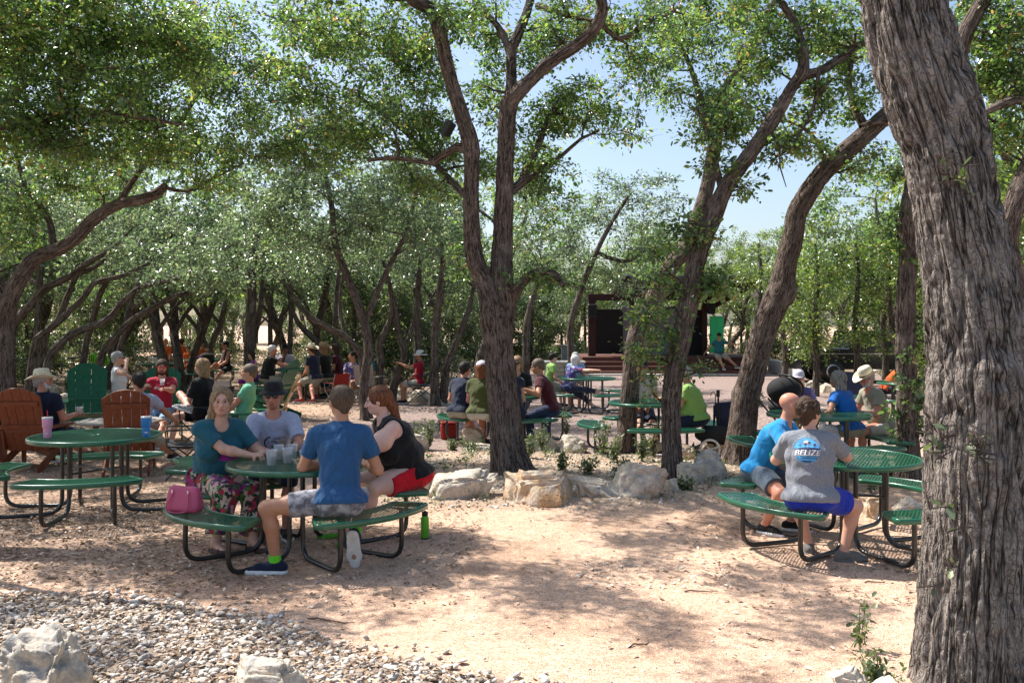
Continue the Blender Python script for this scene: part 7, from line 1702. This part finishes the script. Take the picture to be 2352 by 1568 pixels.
person("person in tan felt hat and black tee beside the straw hatted man", (-4.76, 23.5), 66, lean=.15, girth=1.05, shirt=C_BLACK, pants=C_KHAKI, leglen=.42, hair=H_BLOND, hairstyle='bob', hat=('cowboy', M_FELT, M_BAND), skin=SK_L, shoes=C_SHR, vox=.012)
person("person in dark red leaning behind the tan felt hat", (-4.55, 24.2), 80, lean=.2, shirt=C_MAR, pants=C_JEAN, leglen=.8, hair=H_BROWN, hairstyle='bob', skin=SK_T, shoes=C_SHK, vox=.014)
person("child with a bright purple dress beside the dark green chair", (-6.78, 24.0), 150, s=.82, seat=.42, shirt=C_PURP, tank=True, pants=C_PURP, leglen=.5, hair=H_BROWN, hairstyle='bob', skin=SK_L, shoes=C_SHR, vox=.013)
person("person in blue flowered shirt low behind the red folding chair", (-3.95, 22.75), 168, seat=.30, lean=.0, shirt=C_FLB, pants=C_KHAKI, leglen=.5, hair=H_DARK, skin=SK_T, shoes=C_SHK, vox=.013, head=(-50, 0))
person("person in teal shirt and cap seated low beside the flowered shirt", (-3.55, 22.6), -35, seat=.34, lean=-.05, shirt=C_DSH, pants=C_KHAKI, leglen=.5, hair=H_DARK, hat=('cap', C_CAPK, None), skin=SK_T, shoes=C_SHK, vox=.013, head=(-30, 0))
person("sitter in a wide pale sun hat and red shirt by the slender trunks", (-2.30, 22.6), 84, s=.93, seat=.42, lean=-.08, shirt=C_RTEE, pants=C_STONE, leglen=.45, hair=H_BROWN, hat=('sun', C_WHT, None), skin=SK_T, shoes=C_SHK, vox=.012, hands=[(-2.75, 22.4, 1.0), None])

# ------------------------------------------------------------------ prints on the shirts
DK = mat("navy_ink", (.018, .03, .10), .7, bump=0); SKY_ = mat("sky_blue_ink", (.10, .42, .80), .7, bump=0); WH = mat("white_ink", (.78, .78, .82), .7, bump=0); LB = mat("pale_blue_ink", (.38, .62, .80), .7, bump=0); MAG = mat("magenta_ink", (.45, .02, .38), .7, bump=0); BKI = mat("black_ink", (.012, .012, .015), .7, bump=0); GRI = mat("green_ink", (.01, .12, .05), .7, bump=0); TNI = mat("tan_ink", (.32, .30, .24), .7, bump=0); PKI = mat("pink_ink", (.6, .08, .2), .7, bump=0)
def circ(r, a0, a1, n, cx=0, cy=0): return [(cx + r * math.cos(math.radians(a0 + (a1 - a0) * i / n)), cy + r * math.sin(math.radians(a0 + (a1 - a0) * i / n))) for i in range(n + 1)]
def moved(VF, dx, dy, rot=0):
    V, F = VF; c, s = math.cos(rot), math.sin(rot); return [Vector((v.x * c - v.y * s + dx, v.x * s + v.y * c + dy, 0)) for v in V], F
b = P6; items = []
def add(m, off, VF): items.append((m, off, VF[0], VF[1]))
R_ = .098
add(SKY_, .003, flat_mesh('p', circ(R_, 8, 172, 30)))                                   # sky half disc
add(WH, .0045, flat_mesh('p', circ(.024, -10, 190, 14, .0, .056)))                      # moon
add(TNI, .005, flat_mesh('p', [(-.06, .058), (-.02, .060), (.03, .050), (.07, .040), (.03, .044), (-.02, .052)]))
add(DK, .0045, flat_mesh('p', [(-.099, .006), (-.05, .020), (.0, .026), (.06, .022), (.1, .016), (.1, .004), (.0, .004)]))
for (x, y0, y1, rr) in [(.015, .02, .060, .020), (-.012, .02, .050, .017), (.058, .02, .048, .014)]:
    add(DK, .0055, flat_mesh('p', [(x - .0016, y0), (x + .0016, y0), (x + .0016, y1), (x - .0016, y1)]))
    for k in range(7):
        a = math.radians(-30 + 40 * k); ca, sa = math.cos(a), math.sin(a); add(DK, .0055, flat_mesh('p', [(x - sa * .002, y1 + ca * .002), (x + ca * rr * .6 - sa * .003, y1 + sa * rr * .6 + ca * .003), (x + ca * rr, y1 + sa * rr - .004), (x + sa * .002, y1 - ca * .002)]))
add(DK, .0055, flat_mesh('p', [(-.062, .040), (-.055, .043), (-.050, .040), (-.045, .044), (-.038, .042), (-.050, .036)]))
for k in range(3): add(WH, .0065 + .0003 * k, moved(flat_mesh('text', ("BELIZE", .062, 0, .25)), -.0015 + .0015 * k, -.020 + .0004 * k))
add(SKY_, .003, flat_mesh('p', [(-.085, -.046), (.085, -.046), (.062, -.080), (.03, -.094), (-.03, -.094), (-.062, -.080)]))
add(DK, .0055, moved(flat_mesh('text', ("CARIBBEAN", .027, 0)), 0, -.061))
add(DK, .0045, flat_mesh('p', [(-.05, -.080), (.05, -.080), (.02, -.092), (-.02, -.092)]))
def arc_text(txt, r, a0, a1, size, m, flip=False):
    n = len(txt)
    for i, ch in enumerate(txt):
        if ch == ' ': continue
        a = math.radians(a0 + (a1 - a0) * i / (n - 1)); rot = a - PI / 2 if not flip else a + PI / 2
        add(m, .004, moved(flat_mesh('text', (ch, size, 0)), r * math.cos(a), r * math.sin(a), rot))
arc_text("SUMMER PARADISE ADVENTURE", R_ + .011, 168, 8, .016, LB)
arc_text("ESTABLISHED IN 1981", R_ + .010, 216, 322, .015, LB, True)
up = Vector(b.up); rxx = Vector(b.rx); fy_ = Vector(b.fy)
decal(b, b.shirt, items, Vector(b.chest) - fy_ * .2 + up * .035 - rxx * .03, rxx, up, fy_)
items = []          # lotus on the teal tee
for k in range(7):
    a = math.radians(0 + 30 * k); ca, sa = math.cos(a), math.sin(a)
    add(MAG, .004, flat_mesh('p', [(ca * .02, sa * .012), (ca * .055 - sa * .014, sa * .045 + ca * .014), (ca * .085, sa * .065), (ca * .055 + sa * .014, sa * .045 - ca * .014)]))
add(MAG, .004, flat_mesh('p', circ(.03, 180, 360, 8, 0, .0))); 
for k in (-1, 1): add(MAG, .004, flat_mesh('p', [(k * .02, -.02), (k * .08, -.012), (k * .09, -.022), (k * .02, -.032)][::k]))
b = P1; decal(b, b.shirt, items, Vector(b.chest) + Vector(b.fy) * .3 - Vector(b.up) * .08 + Vector(b.rx) * -.05, -Vector(b.rx), Vector(b.up), -Vector(b.fy))
items = []          # bicycle wheel sketch on the lilac tee
add(BKI, .004, flat_mesh('p', circ(.066, 95, 265, 18, -.02, -.03) + circ(.054, 265, 95, 18, -.02, -.03)[0:]))
add(BKI, .004, flat_mesh('p', circ(.040, -20, 120, 12, -.002, -.045) + circ(.031, 120, -20, 12, -.002, -.045)))
add(GRI, .004, flat_mesh('p', circ(.02, 0, 360, 10, .002, -.062)[:-1])); add(PKI, .004, flat_mesh('p', [(-.05, -.03), (-.028, -.02), (-.028, -.026), (-.05, -.037)]))
add(TNI, .004, flat_mesh('p', circ(.034, 0, 360, 16, .078, -.05)[:-1]))
add(DK, .004, moved(flat_mesh('text', ("MERIESTO", .026, 0)), .055, .012))
b = P2; decal(b, b.shirt, items, Vector(b.chest) + Vector(b.fy) * .3 - Vector(b.up) * .02, -Vector(b.rx), Vector(b.up), -Vector(b.fy))
items = []
add(WH, .005, moved(flat_mesh('text', ("IRELAND", .058, 0)), 0, 0)); add(WH, .005, flat_mesh('p', [(.075, .085), (.085, .074), (.125, .088), (.09, .082)]))
b = LR; decal(b, b.shirt, items, Vector(b.chest) + Vector(b.fy) * .3 + Vector(b.up) * .01, -Vector(b.rx), Vector(b.up), -Vector(b.fy))
# small things held or worn
def at_hand(b, i, d=.09): return b.root.matrix_world @ Vector(b.H[i] + nv(b.H[i] - b.E[i]) * d)
bpy.context.view_layer.update()
# ------------------------------------------------------------------ stage and what stands round it
M_DECK = wood_mat("red_brown_decking", (.13, .052, .038), .7); M_BEAM = wood_mat("dark_red_beam", (.045, .014, .011), .7); M_BLKP = mat("black_panel", (.012, .011, .011), .8); M_PANEL = mat("grey_white_panel", (.26, .25, .28), .8); M_DOOR = mat("bright_green_door", (.055, .70, .25), .45, var=.04); M_CORR = mat("corrugated_metal", (.30, .32, .36), .4, .6); M_CONC = mat("pale_concrete", (.60, .57, .52), .85)
r = thing("stage", "open air stage with red brown steps, dark beams, a bright green door and black sheets", "stage", (6.2, 36, 0))
def P_(name, m, fn, par=None): mb = MB(); fn(mb); return mb.build(name, m, par or r)
def bx(mb, x0, x1, y0, y1, z0, z1, bev=.01): mb.box(((x0 + x1) / 2 - 6.2, (y0 + y1) / 2 - 36, (z0 + z1) / 2), (x1 - x0, y1 - y0, z1 - z0), None, bev)
P_("platform", M_DECK, lambda mb: bx(mb, 2.8, 10.1, 36.45, 41, 0, .68))
for i in range(3): P_("step", M_DECK, lambda mb: bx(mb, 2.72, 9.5, 35.4 + .35 * i, 35.75 + .35 * i - .003, 0, .17 * (i + 1)))
P_("base_edge", M_CONC, lambda mb: bx(mb, 2.5, 9.7, 35.18, 35.39, 0, .07))
P_("post", M_BEAM, lambda mb: bx(mb, 3.12, 3.42, 37.3, 37.6, .68, 3.0))
P_("post", M_BEAM, lambda mb: bx(mb, 7.9, 8.12, 38.0, 38.2, .68, 3.4))
P_("post", M_BEAM, lambda mb: bx(mb, 5.1, 5.3, 39.6, 39.8, .68, 3.3))
P_("black_sheet", M_BLKP, lambda mb: bx(mb, 3.43, 4.66, 38.4, 38.5, .74, 2.62))  # flat black sheet stands in for the darkness of the left opening
P_("black_sheet", M_BLKP, lambda mb: bx(mb, 7.30, 8.08, 38.4, 38.5, .69, 2.6))
P_("back_panel", M_PANEL, lambda mb: bx(mb, 4.67, 7.29, 38.9, 39.0, .69, 2.75))
P_("lintel", M_BEAM, lambda mb: bx(mb, 3.1, 4.8, 37.32, 37.55, 3.0, 3.22))
d = P_("door", M_DOOR, lambda mb: (bx(mb, 8.22, 8.80, 38.0, 38.06, .80, 2.32), bx(mb, 8.27, 8.49, 37.985, 37.999, .9, 2.2, .004), bx(mb, 8.53, 8.75, 37.985, 37.999, .9, 2.2, .004)))
P_("handle", M_CAP, lambda mb: bx(mb, 8.235, 8.262, 37.95, 37.999, 1.5, 1.56, .004), d)
def roof(mb):
    for i in range(42):
        x0 = 4.45 + i * .128; mb.beam((x0 - 6.2, -.1, 3.88 + (.018 if i % 2 else 0)), (x0 - 6.2, 5.4, 3.30 + (.018 if i % 2 else 0)), .127, .02)
rf = P_("roof", M_CORR, roof)
for i in range(7): P_("rafter", M_BEAM, lambda mb: mb.beam((4.6 + i * .84 - 6.2, .0, 3.76), (4.6 + i * .84 - 6.2, 5.2, 3.20), .09, .20), rf)
P_("main_beam", M_BEAM, lambda mb: mb.beam((4.5 - 6.2, .5, 3.48), (9.7 - 6.2, .5, 3.48), .14, .28), rf); P_("main_beam", M_BEAM, lambda mb: mb.beam((3.3 - 6.2, 2.1, 3.1), (8.3 - 6.2, 2.1, 3.1), .14, .26), rf)
P_("brace", M_BEAM, lambda mb: mb.beam((8.0 - 6.2, 2.1, 2.5), (9.6 - 6.2, 1.0, 3.5), .12, .18), rf)
r.rotation_euler = (0, 0, 0)
def speaker(label, loc, rz, s=1.0, tilt=0):
    o = thing("loudspeaker", label, "speaker", loc, rz); mb = MB(); mb.box((0, 0, 0), (.36 * s, .30 * s, .56 * s), Matrix.Rotation(tilt, 3, 'X'), .03 * s); mb.build("cabinet", M_CAP, o)
    mb = MB(); mb.box(Matrix.Rotation(tilt, 3, 'X') @ Vector((0, -.152 * s, .02 * s)), (.30 * s, .008, .44 * s), Matrix.Rotation(tilt, 3, 'X'), .003); mb.build("grille", M_BLKP, o)
speaker("black loudspeaker mounted on the stage's left post", (3.26, 37.12, 2.52), 0, 1.0)
speaker("black loudspeaker above the stage's right black wing", (8.2, 37.6, 2.62), 0, .8)
p = at(1029, 296, 11.05); speaker("small black loudspeaker strapped to the forked oak's left stem", p, .9, .32, .7)
for i, (x, z, lb) in enumerate([(8.95, 3.25, "white paper lantern hanging left under the stage roof"), (9.75, 3.25, "white paper lantern hanging right of its twin under the stage roof")]):
    o = thing("paper_lantern", lb, "lantern", (x, 36.9, z), 0, "paper lanterns at the stage"); mb = MB(); mb.sphere((0, 0, 0), .17, 14, 10, (1, 1, 1.1)); mb.build("shade", C_WHT, o); mb = MB(); mb.tube([(0, 0, .18), (0, 0, .42)], .006, 5); mb.build("cord", M_CAP, o)
# stone plinth and electric box
M_BLOCK = rock_mat("block_stone", (.5, .42, .32), (.42, .40, .37))
o = thing("stone_plinth", "low stone block plinth left of the stage steps", "plinth", (1.95, 34.6, 0))
mb = MB(); 
for k in range(3):
    for j in range(4): mb.box((-.55 + j * .37, 0, .1 + k * .17), (.36, .9, .165), None, .02)
mb.build("masonry", M_BLOCK, o); mb = MB(); mb.box((0, 0, .555), (1.6, 1.0, .07), None, .01); mb.build("cap", M_CONC, o)
o = thing("electric_cabinet", "grey green utility cabinet standing behind the stone plinth", "cabinet", (2.2, 35.9, 0)); M_CABI = mat("grey_green_metal", (.12, .15, .16), .5)
mb = MB(); mb.box((0, 0, .62), (.52, .4, 1.0), None, .015); mb.build("housing", M_CABI, o); mb = MB(); mb.box((0, -.01, 1.14), (.58, .48, .04), None, .008); mb.build("lid", M_CABI, o); mb = MB(); mb.box((0, 0, .06), (.6, .5, .12)); mb.build("foot", M_CONC, o)
# pale concrete edging
o = thing("concrete_curb", "pale concrete curb running down right of the stage", "curb"); mb = MB()
mb.beam((10.6, 37.5, .30), (10.9, 31.0, .22), .22, .5, (0, 0, 1), .02); ob_ = mb.build("curb_wall", M_CONC, o)
# pickup behind the right hand trees
M_TRUCK = coat("black_car_paint", (.010, .011, .013), .15); M_GLASS = mat("dark_glass", (.02, .03, .035), .05, bump=0, spec=.8); M_CHR = mat("chrome", (.7, .7, .7), .15, 1.0, bump=0)
def pickup(x, y, rz):
    o = thing("pickup_truck", "black pickup truck parked beyond the trees at right", "pickup", (x, y, gz(x, y)), rz)
    side = [(-2.8, .45), (-2.85, .95), (-2.7, 1.12), (-1.2, 1.14), (-1.15, 1.16), (1.2, 1.16), (2.6, 1.08), (2.8, .95), (2.82, .48)]
    mb = MB(); mb.prism(side, -.92, .92, Matrix.Rotation(PI / 2, 4, 'X')); mb.build("body", M_TRUCK, o)
    mb = MB(); mb.prism([(-1.15, 1.163), (-1.0, 1.75), (.55, 1.76), (1.25, 1.163)], -.78, .78, Matrix.Rotation(PI / 2, 4, 'X')); mb.build("cab", M_TRUCK, o)
    for s_ in (-1, 1):
        for q in ([(-1.0, 1.2), (-.9, 1.66), (-.2, 1.68), (-.2, 1.2)], [(-.1, 1.2), (-.1, 1.68), (.48, 1.67), (1.05, 1.2)]):
            mb = MB(); mb.prism(q, s_ * .782 if s_ > 0 else -.79, .79 if s_ > 0 else -.782, Matrix.Rotation(PI / 2, 4, 'X')); mb.build("window", M_GLASS, o)
    mb = MB(); mb.box((0, -.925, .98), (5.3, .012, .03)); mb.build("trim", M_CHR, o)
    for xx in (-1.75, 1.85):
        for yy in (-.86, .86):
            mb = MB(); M_ = Matrix.Rotation(PI / 2, 4, 'X'); mb.lathe([(.24, -.12), (.37, -.12), (.40, -.08), (.40, .08), (.37, .12), (.24, .12)], n=24); mb.v = [tuple(M_ @ Vector(v) + Vector((xx, yy, .40))) for v in mb.v]; w = mb.build("wheel", M_CAP, o)
            mb = MB(); mb.lathe([(.0001, -.10), (.24, -.125), (.24, .125), (.0001, .10)], n=18); mb.v = [tuple(M_ @ Vector(v) + Vector((xx, yy, .40))) for v in mb.v]; mb.build("rim", M_SILV, w)
    for yy in (-.7, .7): mb = MB(); mb.box((2.81, yy, .85), (.05, .34, .18), None, .02); mb.build("headlight", M_CHR, o)
pickup(12.4, 31.5, .05)
# blue cooler and red cylinder beyond the clearing
M_BLUE = mat("blue_plastic", (.02, .16, .55), .45); M_REDM = mat("red_metal", (.38, .015, .02), .4)
g = at(1974, 893, 26.2); o = thing("ice_chest", "blue ice chest with white rim by the light oaks", "cooler", (g.x, g.y, gz(g.x, g.y)), .1)
mb = MB(); mb.box((0, 0, .19), (.46, .32, .36), None, .03); mb.build("tub", M_BLUE, o); mb = MB(); mb.box((0, 0, .395), (.48, .34, .05), None, .015); l_ = mb.build("lid", M_BLUE, o); mb = MB(); mb.tube(round_corner([(-.25, 0, .30), (-.27, 0, .46), (.27, 0, .46), (.25, 0, .30)], .05), .01, 6); mb.build("handle", M_SOLE, o)
g = at(1944, 890, 27); o = thing("red_cylinder", "slim red cylinder leaning at the bright green oak's stem", "fire extinguisher", (g.x, g.y, gz(g.x, g.y)), 0); o.rotation_euler = (.05, -.12, 0)
mb = MB(); mb.lathe([(.05, 0), (.07, .01), (.07, .42), (.05, .48), (.025, .50)], n=16); mb.build("tank", M_REDM, o); mb = MB(); mb.lathe([(.02, .50), (.03, .52), (.02, .56)], n=10); mb.box((.03, 0, .55), (.09, .02, .02)); mb.build("valve", M_CAP, o)
# bicycles at the left
M_LIME = mat("lime_plastic", (.25, .75, .05), .4, bump=0); M_RUB = mat("tyre_rubber", (.015, .015, .015), .8)
def bicycle(label, x, y, rz, mf):
    o = thing("bicycle", label, "bicycle", (x, y, gz(x, y)), rz, "bicycles leaning by the thicket"); o.rotation_euler = (.12, 0, rz)
    R = .34; cs = [(-.52, 0, R), (.52, 0, R)]
    for c in cs:
        mb = MB(); pts = [(c[0] + R * math.cos(a), 0, R + R * math.sin(a)) for a in np.linspace(0, 2 * PI, 25)]; mb.tube(pts, .018, 6, False); w = mb.build("wheel", M_RUB, o)
        mb = MB(); 
        for k in range(14): a = 2 * PI * k / 14; mb.tube([c, (c[0] + R * .95 * math.cos(a), 0, R + R * .95 * math.sin(a))], .0022, 4, False)
        mb.build("spokes", M_SILV, w)
    bb_, st, hd, hb = (-.08, 0, .30), (-.2, 0, .80), (.33, 0, .82), (.36, 0, .70)
    mb = MB(); 
    for a, b_, r_ in ((bb_, st, .016), (st, hd, .016), (bb_, hb, .019), (cs[0], bb_, .011), (cs[0], (-.18, 0, .72), .010), (hd, hb, .02), (hb, cs[1], .014)): mb.tube([a, b_], r_, 7)
    mb.build("frame", mf, o)
    mb = MB(); mb.tube([(.33, -.24, .92), (.36, -.15, .93), (.32, 0, .90), (.36, .15, .93), (.33, .24, .92)], .012, 6); mb.build("handlebar", M_CAP, o)
    mb = MB(); mb.box((-.23, 0, .88), (.26, .13, .05), None, .02); mb.tube([(-.2, 0, .78), (-.22, 0, .87)], .013, 6); mb.build("saddle", M_CAP, o)
bicycle("black bicycle standing behind the empty green chair", -12.4, 26.3, .3, M_CAP)
bicycle("bicycle with lime green frame at the leaning trunks", -11.9, 26.9, -.25, M_LIME)
for i, (u, v, Y, lb) in enumerate([(243, 828, 25.8, "lime helmet hanging right of the bicycles"), (213, 822, 25.8, "yellow lime helmet hanging over the black bicycle")]):
    p = at(u, v, Y); o = thing("bicycle_helmet", lb, "helmet", p, 0, "lime helmets"); mb = MB(); mb.sphere((0, 0, 0), .15, 14, 8, (.72, .6, 1)); mb.build("shell", M_LIME, o)
    mb = MB()
    for k in (-1, 0, 1): mb.box((k * .05, -.082, 0), (.018, .03, .17), None, .005)
    mb.build("vents", M_CAP, o)
# strollers
def stroller1():
    p = gnd(1795, 1030); x, y = 3.72, 12.5
    o = thing("baby_seat", "black infant seat with hood and carry handle standing on a stroller frame", "stroller", (x, y, gz(x, y)), .15); o.scale = (.87, .87, .87)
    V, F_ = ico(4); q = V.copy(); k = q[:, 2] > -.1
    S = SDF(.012); S.ell((0, 0, 1.12), (.27, .24, .21), None, .02); S.ell((.05, 0, .86), (.30, .21, .15), None, .06); S.ell((.16, -.02, 1.02), (.14, .16, .10), None, .02, 's'); Vv, Ff = S.run(); link("seat_shell", np_mesh("seat_shell", Vv, Ff, True, mats=[M_CAN_B]), o)
    mb = MB(); mb.tube(round_corner([(.16, -.23, .86), (.22, -.23, 1.22), (.0, -.23, 1.36), (-.02, .23, 1.36), (.22, .23, 1.22), (.16, .23, .86)], .10, 5), .018, 8); mb.build("carry_handle", M_CAP, o)
    mb = MB(); mb.tube([(-.02 + .26 * math.cos(a), 0, 1.12 + .20 * math.sin(a)) for a in np.linspace(.2, 1.4, 7)], .012, 6); mb.build("hood_trim", M_REDM, o)
    for s_ in (-1, 1):
        mb = MB(); mb.tube([(.32, s_ * .25, .14), (-.05, s_ * .26, .66), (-.38, s_ * .25, 1.02)], .014, 7); mb.build("frame_tube", M_CAP, o); mb = MB(); mb.tube([(-.34, s_ * .27, .16), (.1, s_ * .25, .72)], .014, 7); mb.build("frame_tube", M_CAP, o)
        for xx in (-.34, .32):
            mb = MB(); mb.tube([(xx, s_ * .30, .13), (xx, s_ * .265, .13)], .13, 18); w = mb.build("wheel", M_RUB, o); mb = MB(); mb.tube([(xx, s_ * .304, .13), (xx, s_ * .26, .13)], .07, 14); mb.build("hub", M_SILV, w)
    mb = MB(); S = SDF(.014); S.ell((0, 0, .34), (.26, .2, .12), None, .02); Vv, Ff = S.run(); link("basket", np_mesh("basket", Vv, Ff, True, mats=[M_CAN_B]), o)
stroller1()
def stroller2():
    x, y = 3.02, 13.6; o = thing("pushchair", "dark folded pushchair with a white spoked wheel behind the bench, umbrella sticking out", "pushchair", (x, y - .2, gz(x, y)), -.1)
    mb = MB(); a0 = (-.14, -.22, .14); pts = [(a0[0] + .135 * math.cos(a), a0[1], a0[2] + .135 * math.sin(a)) for a in np.linspace(0, 2 * PI, 25)]; mb.tube(pts, .018, 6, False)
    for k in range(3): a = 2 * PI * k / 3 + .3; mb.beam(a0, (a0[0] + .12 * math.cos(a), a0[1], a0[2] + .12 * math.sin(a)), .03, .02)
    mb.build("wheel", M_SOLE, o)
    mb = MB(); pts = [(.28 + .13 * math.cos(a), -.2, .13 + .13 * math.sin(a)) for a in np.linspace(0, 2 * PI, 21)]; mb.tube(pts, .018, 6, False); mb.build("wheel", M_RUB, o)
    S = SDF(.014); S.ell((.02, 0, .32), (.36, .2, .14), None, .03); Vv, Ff = S.run(); link("basket", np_mesh("basket", Vv, Ff, True, mats=[M_CAN_B]), o)
    mb = MB(); mb.box((.10, .05, .62), (.26, .05, .36), Matrix.Rotation(-.12, 3, 'Y'), .02); mb.build("back_panel", M_CAN_N, o)
    for xx, h, rr in ((.0, .98, .014), (.26, .93, .013), (.32, .90, .013)):
        mb = MB(); mb.tube([(xx + .02, 0, .2), (xx, 0, h)], rr, 7); mb.tube([(xx, 0, h - .10), (xx, 0, h)], rr * 1.9, 8); mb.build("push_bar", M_CAP, o)
stroller2()
o = thing("umbrella", "closed umbrella with curved handle stuck in the pushchair", "umbrella", (2.98, 13.5, gz(3, 13.5) + .45), 0); mb = MB(); mb.tube([(0, 0, 0), (.02, 0, .3)], [.012, .03], 8); mb.build("cloth", M_CAN_N, o); mb = MB(); mb.tube([(.02, 0, .3), (.025, 0, .46), (.0, 0, .50), (-.04, 0, .48), (-.045, 0, .44)], .008, 6); mb.build("handle", M_BROWN, o)
# bags and small things
def bag(name, label, cat, x, y, z, d, m, rz=0, strap=True):
    o = thing(name, label, cat, (x, y, z), rz); S = SDF(min(d) / 14); S.ell((0, 0, d[2] / 2), (d[0] / 2 * 1.02, d[1] / 2, d[2] / 2), None, .03); S.cone((-d[0] * .3, 0, d[2] * .25), (d[0] * .3, 0, d[2] * .25), d[1] * .48, d[1] * .48, .04); S.cone((-d[0] * .22, 0, d[2] * .75), (d[0] * .22, 0, d[2] * .75), d[1] * .40, d[1] * .40, .04); S.cut((0, 0, .004), (0, 0, -1))
    V, F_ = S.run(); V = V + fbm(V, 9, 2, 3)[:, None] * .012; link("body", np_mesh("body", V, F_, True, mats=[m]), o)
    if strap: mb = MB(); mb.tube([(-d[0] * .2, 0, d[2] * .9), (-d[0] * .1, 0, d[2] * 1.15), (d[0] * .1, 0, d[2] * 1.15), (d[0] * .2, 0, d[2] * .9)], .012, 6); mb.build("handle", M_CAP, o)
    return o
g = gnd(1028, 1012); o = thing("cooler_bag", "red square cooler bag on the ground beside the olive shirted diner's table", "cooler bag", (g.x, g.y + .2, gz(g.x, g.y)), .2)
mb = MB(); mb.box((0, 0, .14), (.26, .2, .27), None, .03); mb.build("body", M_CAN_R, o); mb = MB(); mb.box((0, 0, .285), (.265, .205, .03), None, .012); mb.build("lid", M_CAN_R, o); mb = MB(); mb.tube([(-.10, 0, .29), (-.08, 0, .36), (.08, 0, .36), (.10, 0, .29)], .009, 6); mb.build("handle", M_CAP, o)
p = at(475, 858, 29.2); bag("backpack", "black backpack standing on the bench of the farthest table", "backpack", p.x, p.y, .47 + gz(p.x, p.y), (.46, .3, .55), M_CAN_B, .2)
p = at(590, 842, 23.5)
T = lambda i: tz(i)
o = thing("napkin_dispenser", "black topped napkin dispenser on the far left table", "dispenser", (-10.45, 26.8, T(8)), .2); mb = MB(); mb.box((0, 0, .10), (.12, .12, .2), None, .01); mb.build("holder", M_SOLE, o); mb = MB(); mb.box((0, 0, .225), (.14, .14, .05), None, .012); mb.build("lid", M_CAP, o)
x, y = -5.45, 23.35; cup("tall yellow drink on the straw hat diners' table", x, y, T(7), .2, .05, M_JUICE, None)
cup("plastic cup on the low wooden table by the cowboy hat man's hand", at(182, 950, 12.6).x, 12.6, .655 + gz(-5.9, 12.6), .11, .045, M_WATER, None)
cup("small cup held up by the crimson shirted drinker", A3(374, 884, 14.62)[0], 14.60, A3(374, 884, 14.62)[2] + .0, .10, .04, M_WATER, None)
for i, (x, y, h, m, lb) in enumerate([(-10.15, 30.1, .2, M_SOLE, "white bottle on the farthest table"), (-10.4, 30.25, .1, C_PURP, "purple bundle on the farthest table"), (-9.95, 30.3, .17, M_PINKT, "pink bottle next to the white one on the farthest table")]):
    o = thing("bottle" if h > .15 else "bundle", lb, "bottle" if h > .15 else "bundle", (x, y, T(9)), 0); mb = MB()
    if h > .15: mb.lathe([(.035, 0), (.038, h * .7), (.018, h * .85), (.018, h)], n=14); mb.build("body", m, o); mb = MB(); mb.lathe([(.02, h), (.02, h + .02), (.0001, h + .022)], n=12); mb.build("cap", M_CAP, o)
    else: mb.sphere((0, 0, .05), .1, 12, 8, (1.2, .8, .55)); mb.build("cloth", m, o)
p = at(1937, 1030, 7.78); o = thing("paper_cup", "dark striped cup in the grey shirted woman's right hand", "cup", (2.80, 7.80, t2), 0); mb = MB(); mb.lathe([(.032, 0), (.043, .125), (.045, .13), (.041, .128), (.0001, .118)], n=20); mb.build("cup_wall", C_NAVY, o); mb = MB(); mb.lathe([(.0432, .118), (.046, .122), (.046, .128), (.043, .13)], n=20); mb.build("rim", M_SOLE, o)
o = thing("food_basket", "basket of food with checked paper on the grey haired woman's table", "basket", (3.72, 11.35, T(6)), .3); mb = MB(); mb.lathe([(.08, 0), (.12, .05), (.125, .05), (.085, .005)], n=18, sx=1.3); mb.build("basket_wall", C_CHK, o); mb = MB(); mb.sphere((.02, 0, .04), .06, 10, 8, (1.3, .9, .7)); mb.build("food", M_TAN, o)
o = thing("toy_cup", "orange lidded blue cup on the grey haired woman's table", "cup", (3.58, 11.15, T(6)), 0); mb = MB(); mb.lathe([(.03, 0), (.036, .09)], n=16); mb.build("body", M_BLUE, o); mb = MB(); mb.lathe([(.038, .09), (.038, .115), (.0001, .12)], n=16); mb.build("lid", C_ORG, o)
o = thing("napkin", "white patterned cloth in the grey haired woman's lap", "cloth", (4.05, 11.72, .60), .4); S = SDF(.01); S.ell((0, 0, 0), (.13, .10, .06), None, .03); S.cone((.06, 0, 0), (.10, -.05, -.12), .06, .05, .04); S.cone((-.05, .02, .02), (-.06, .03, .10), .05, .03, .03); V, F_ = S.run(); V = V + fbm(V, 16, 2, 1)[:, None] * .016; link("cloth", np_mesh("cloth", V, F_, True, mats=[C_WHT]), o)
# ivy sprigs on the big near trunk
for i, (u, v, Y, n, sz, lb) in enumerate([(2190, 398, 4.42, 7, .075, "drooping leafy sprig high on the big near trunk"), (2166, 1010, 4.47, 9, .04, "ivy sprig at mid height on the big near trunk's left side"), (2175, 1190, 4.45, 4, .055, "pale ivy leaves low on the big near trunk, left edge"), (2170, 1335, 4.43, 3, .05, "single ivy leaf group near the foot of the big trunk"),
                                   (2245, 1025, 4.30, 8, .04, "cluster of small ivy leaves in the middle of the big near trunk"), (2090, 905, 10.9, 5, .10, "broad leaves sprouting from the ivy clad trunk"), (1745, 920, 11.9, 6, .06, "two pale green leaves sprouting on the knotty leaning trunk")]):
    p = at(u, v, Y); rt = thing("ivy_sprig", lb, "ivy", p, 0, "green sprigs growing on trunks")
    cen_ = RNG.normal(size=(n, 3)) * np.array([.035, .012, .05]); leaf_object("foliage", [leaves(cen_, .02, 2, sz, 1.0)], M_WEED, rt)
    mb = MB(); mb.tube([(0, .03, .07), (.01, 0, .02), (-.01, -.005, -.05)], .0025, 5); mb.build("stem", M_TWIG, rt)
print("script", time.time() - T0)
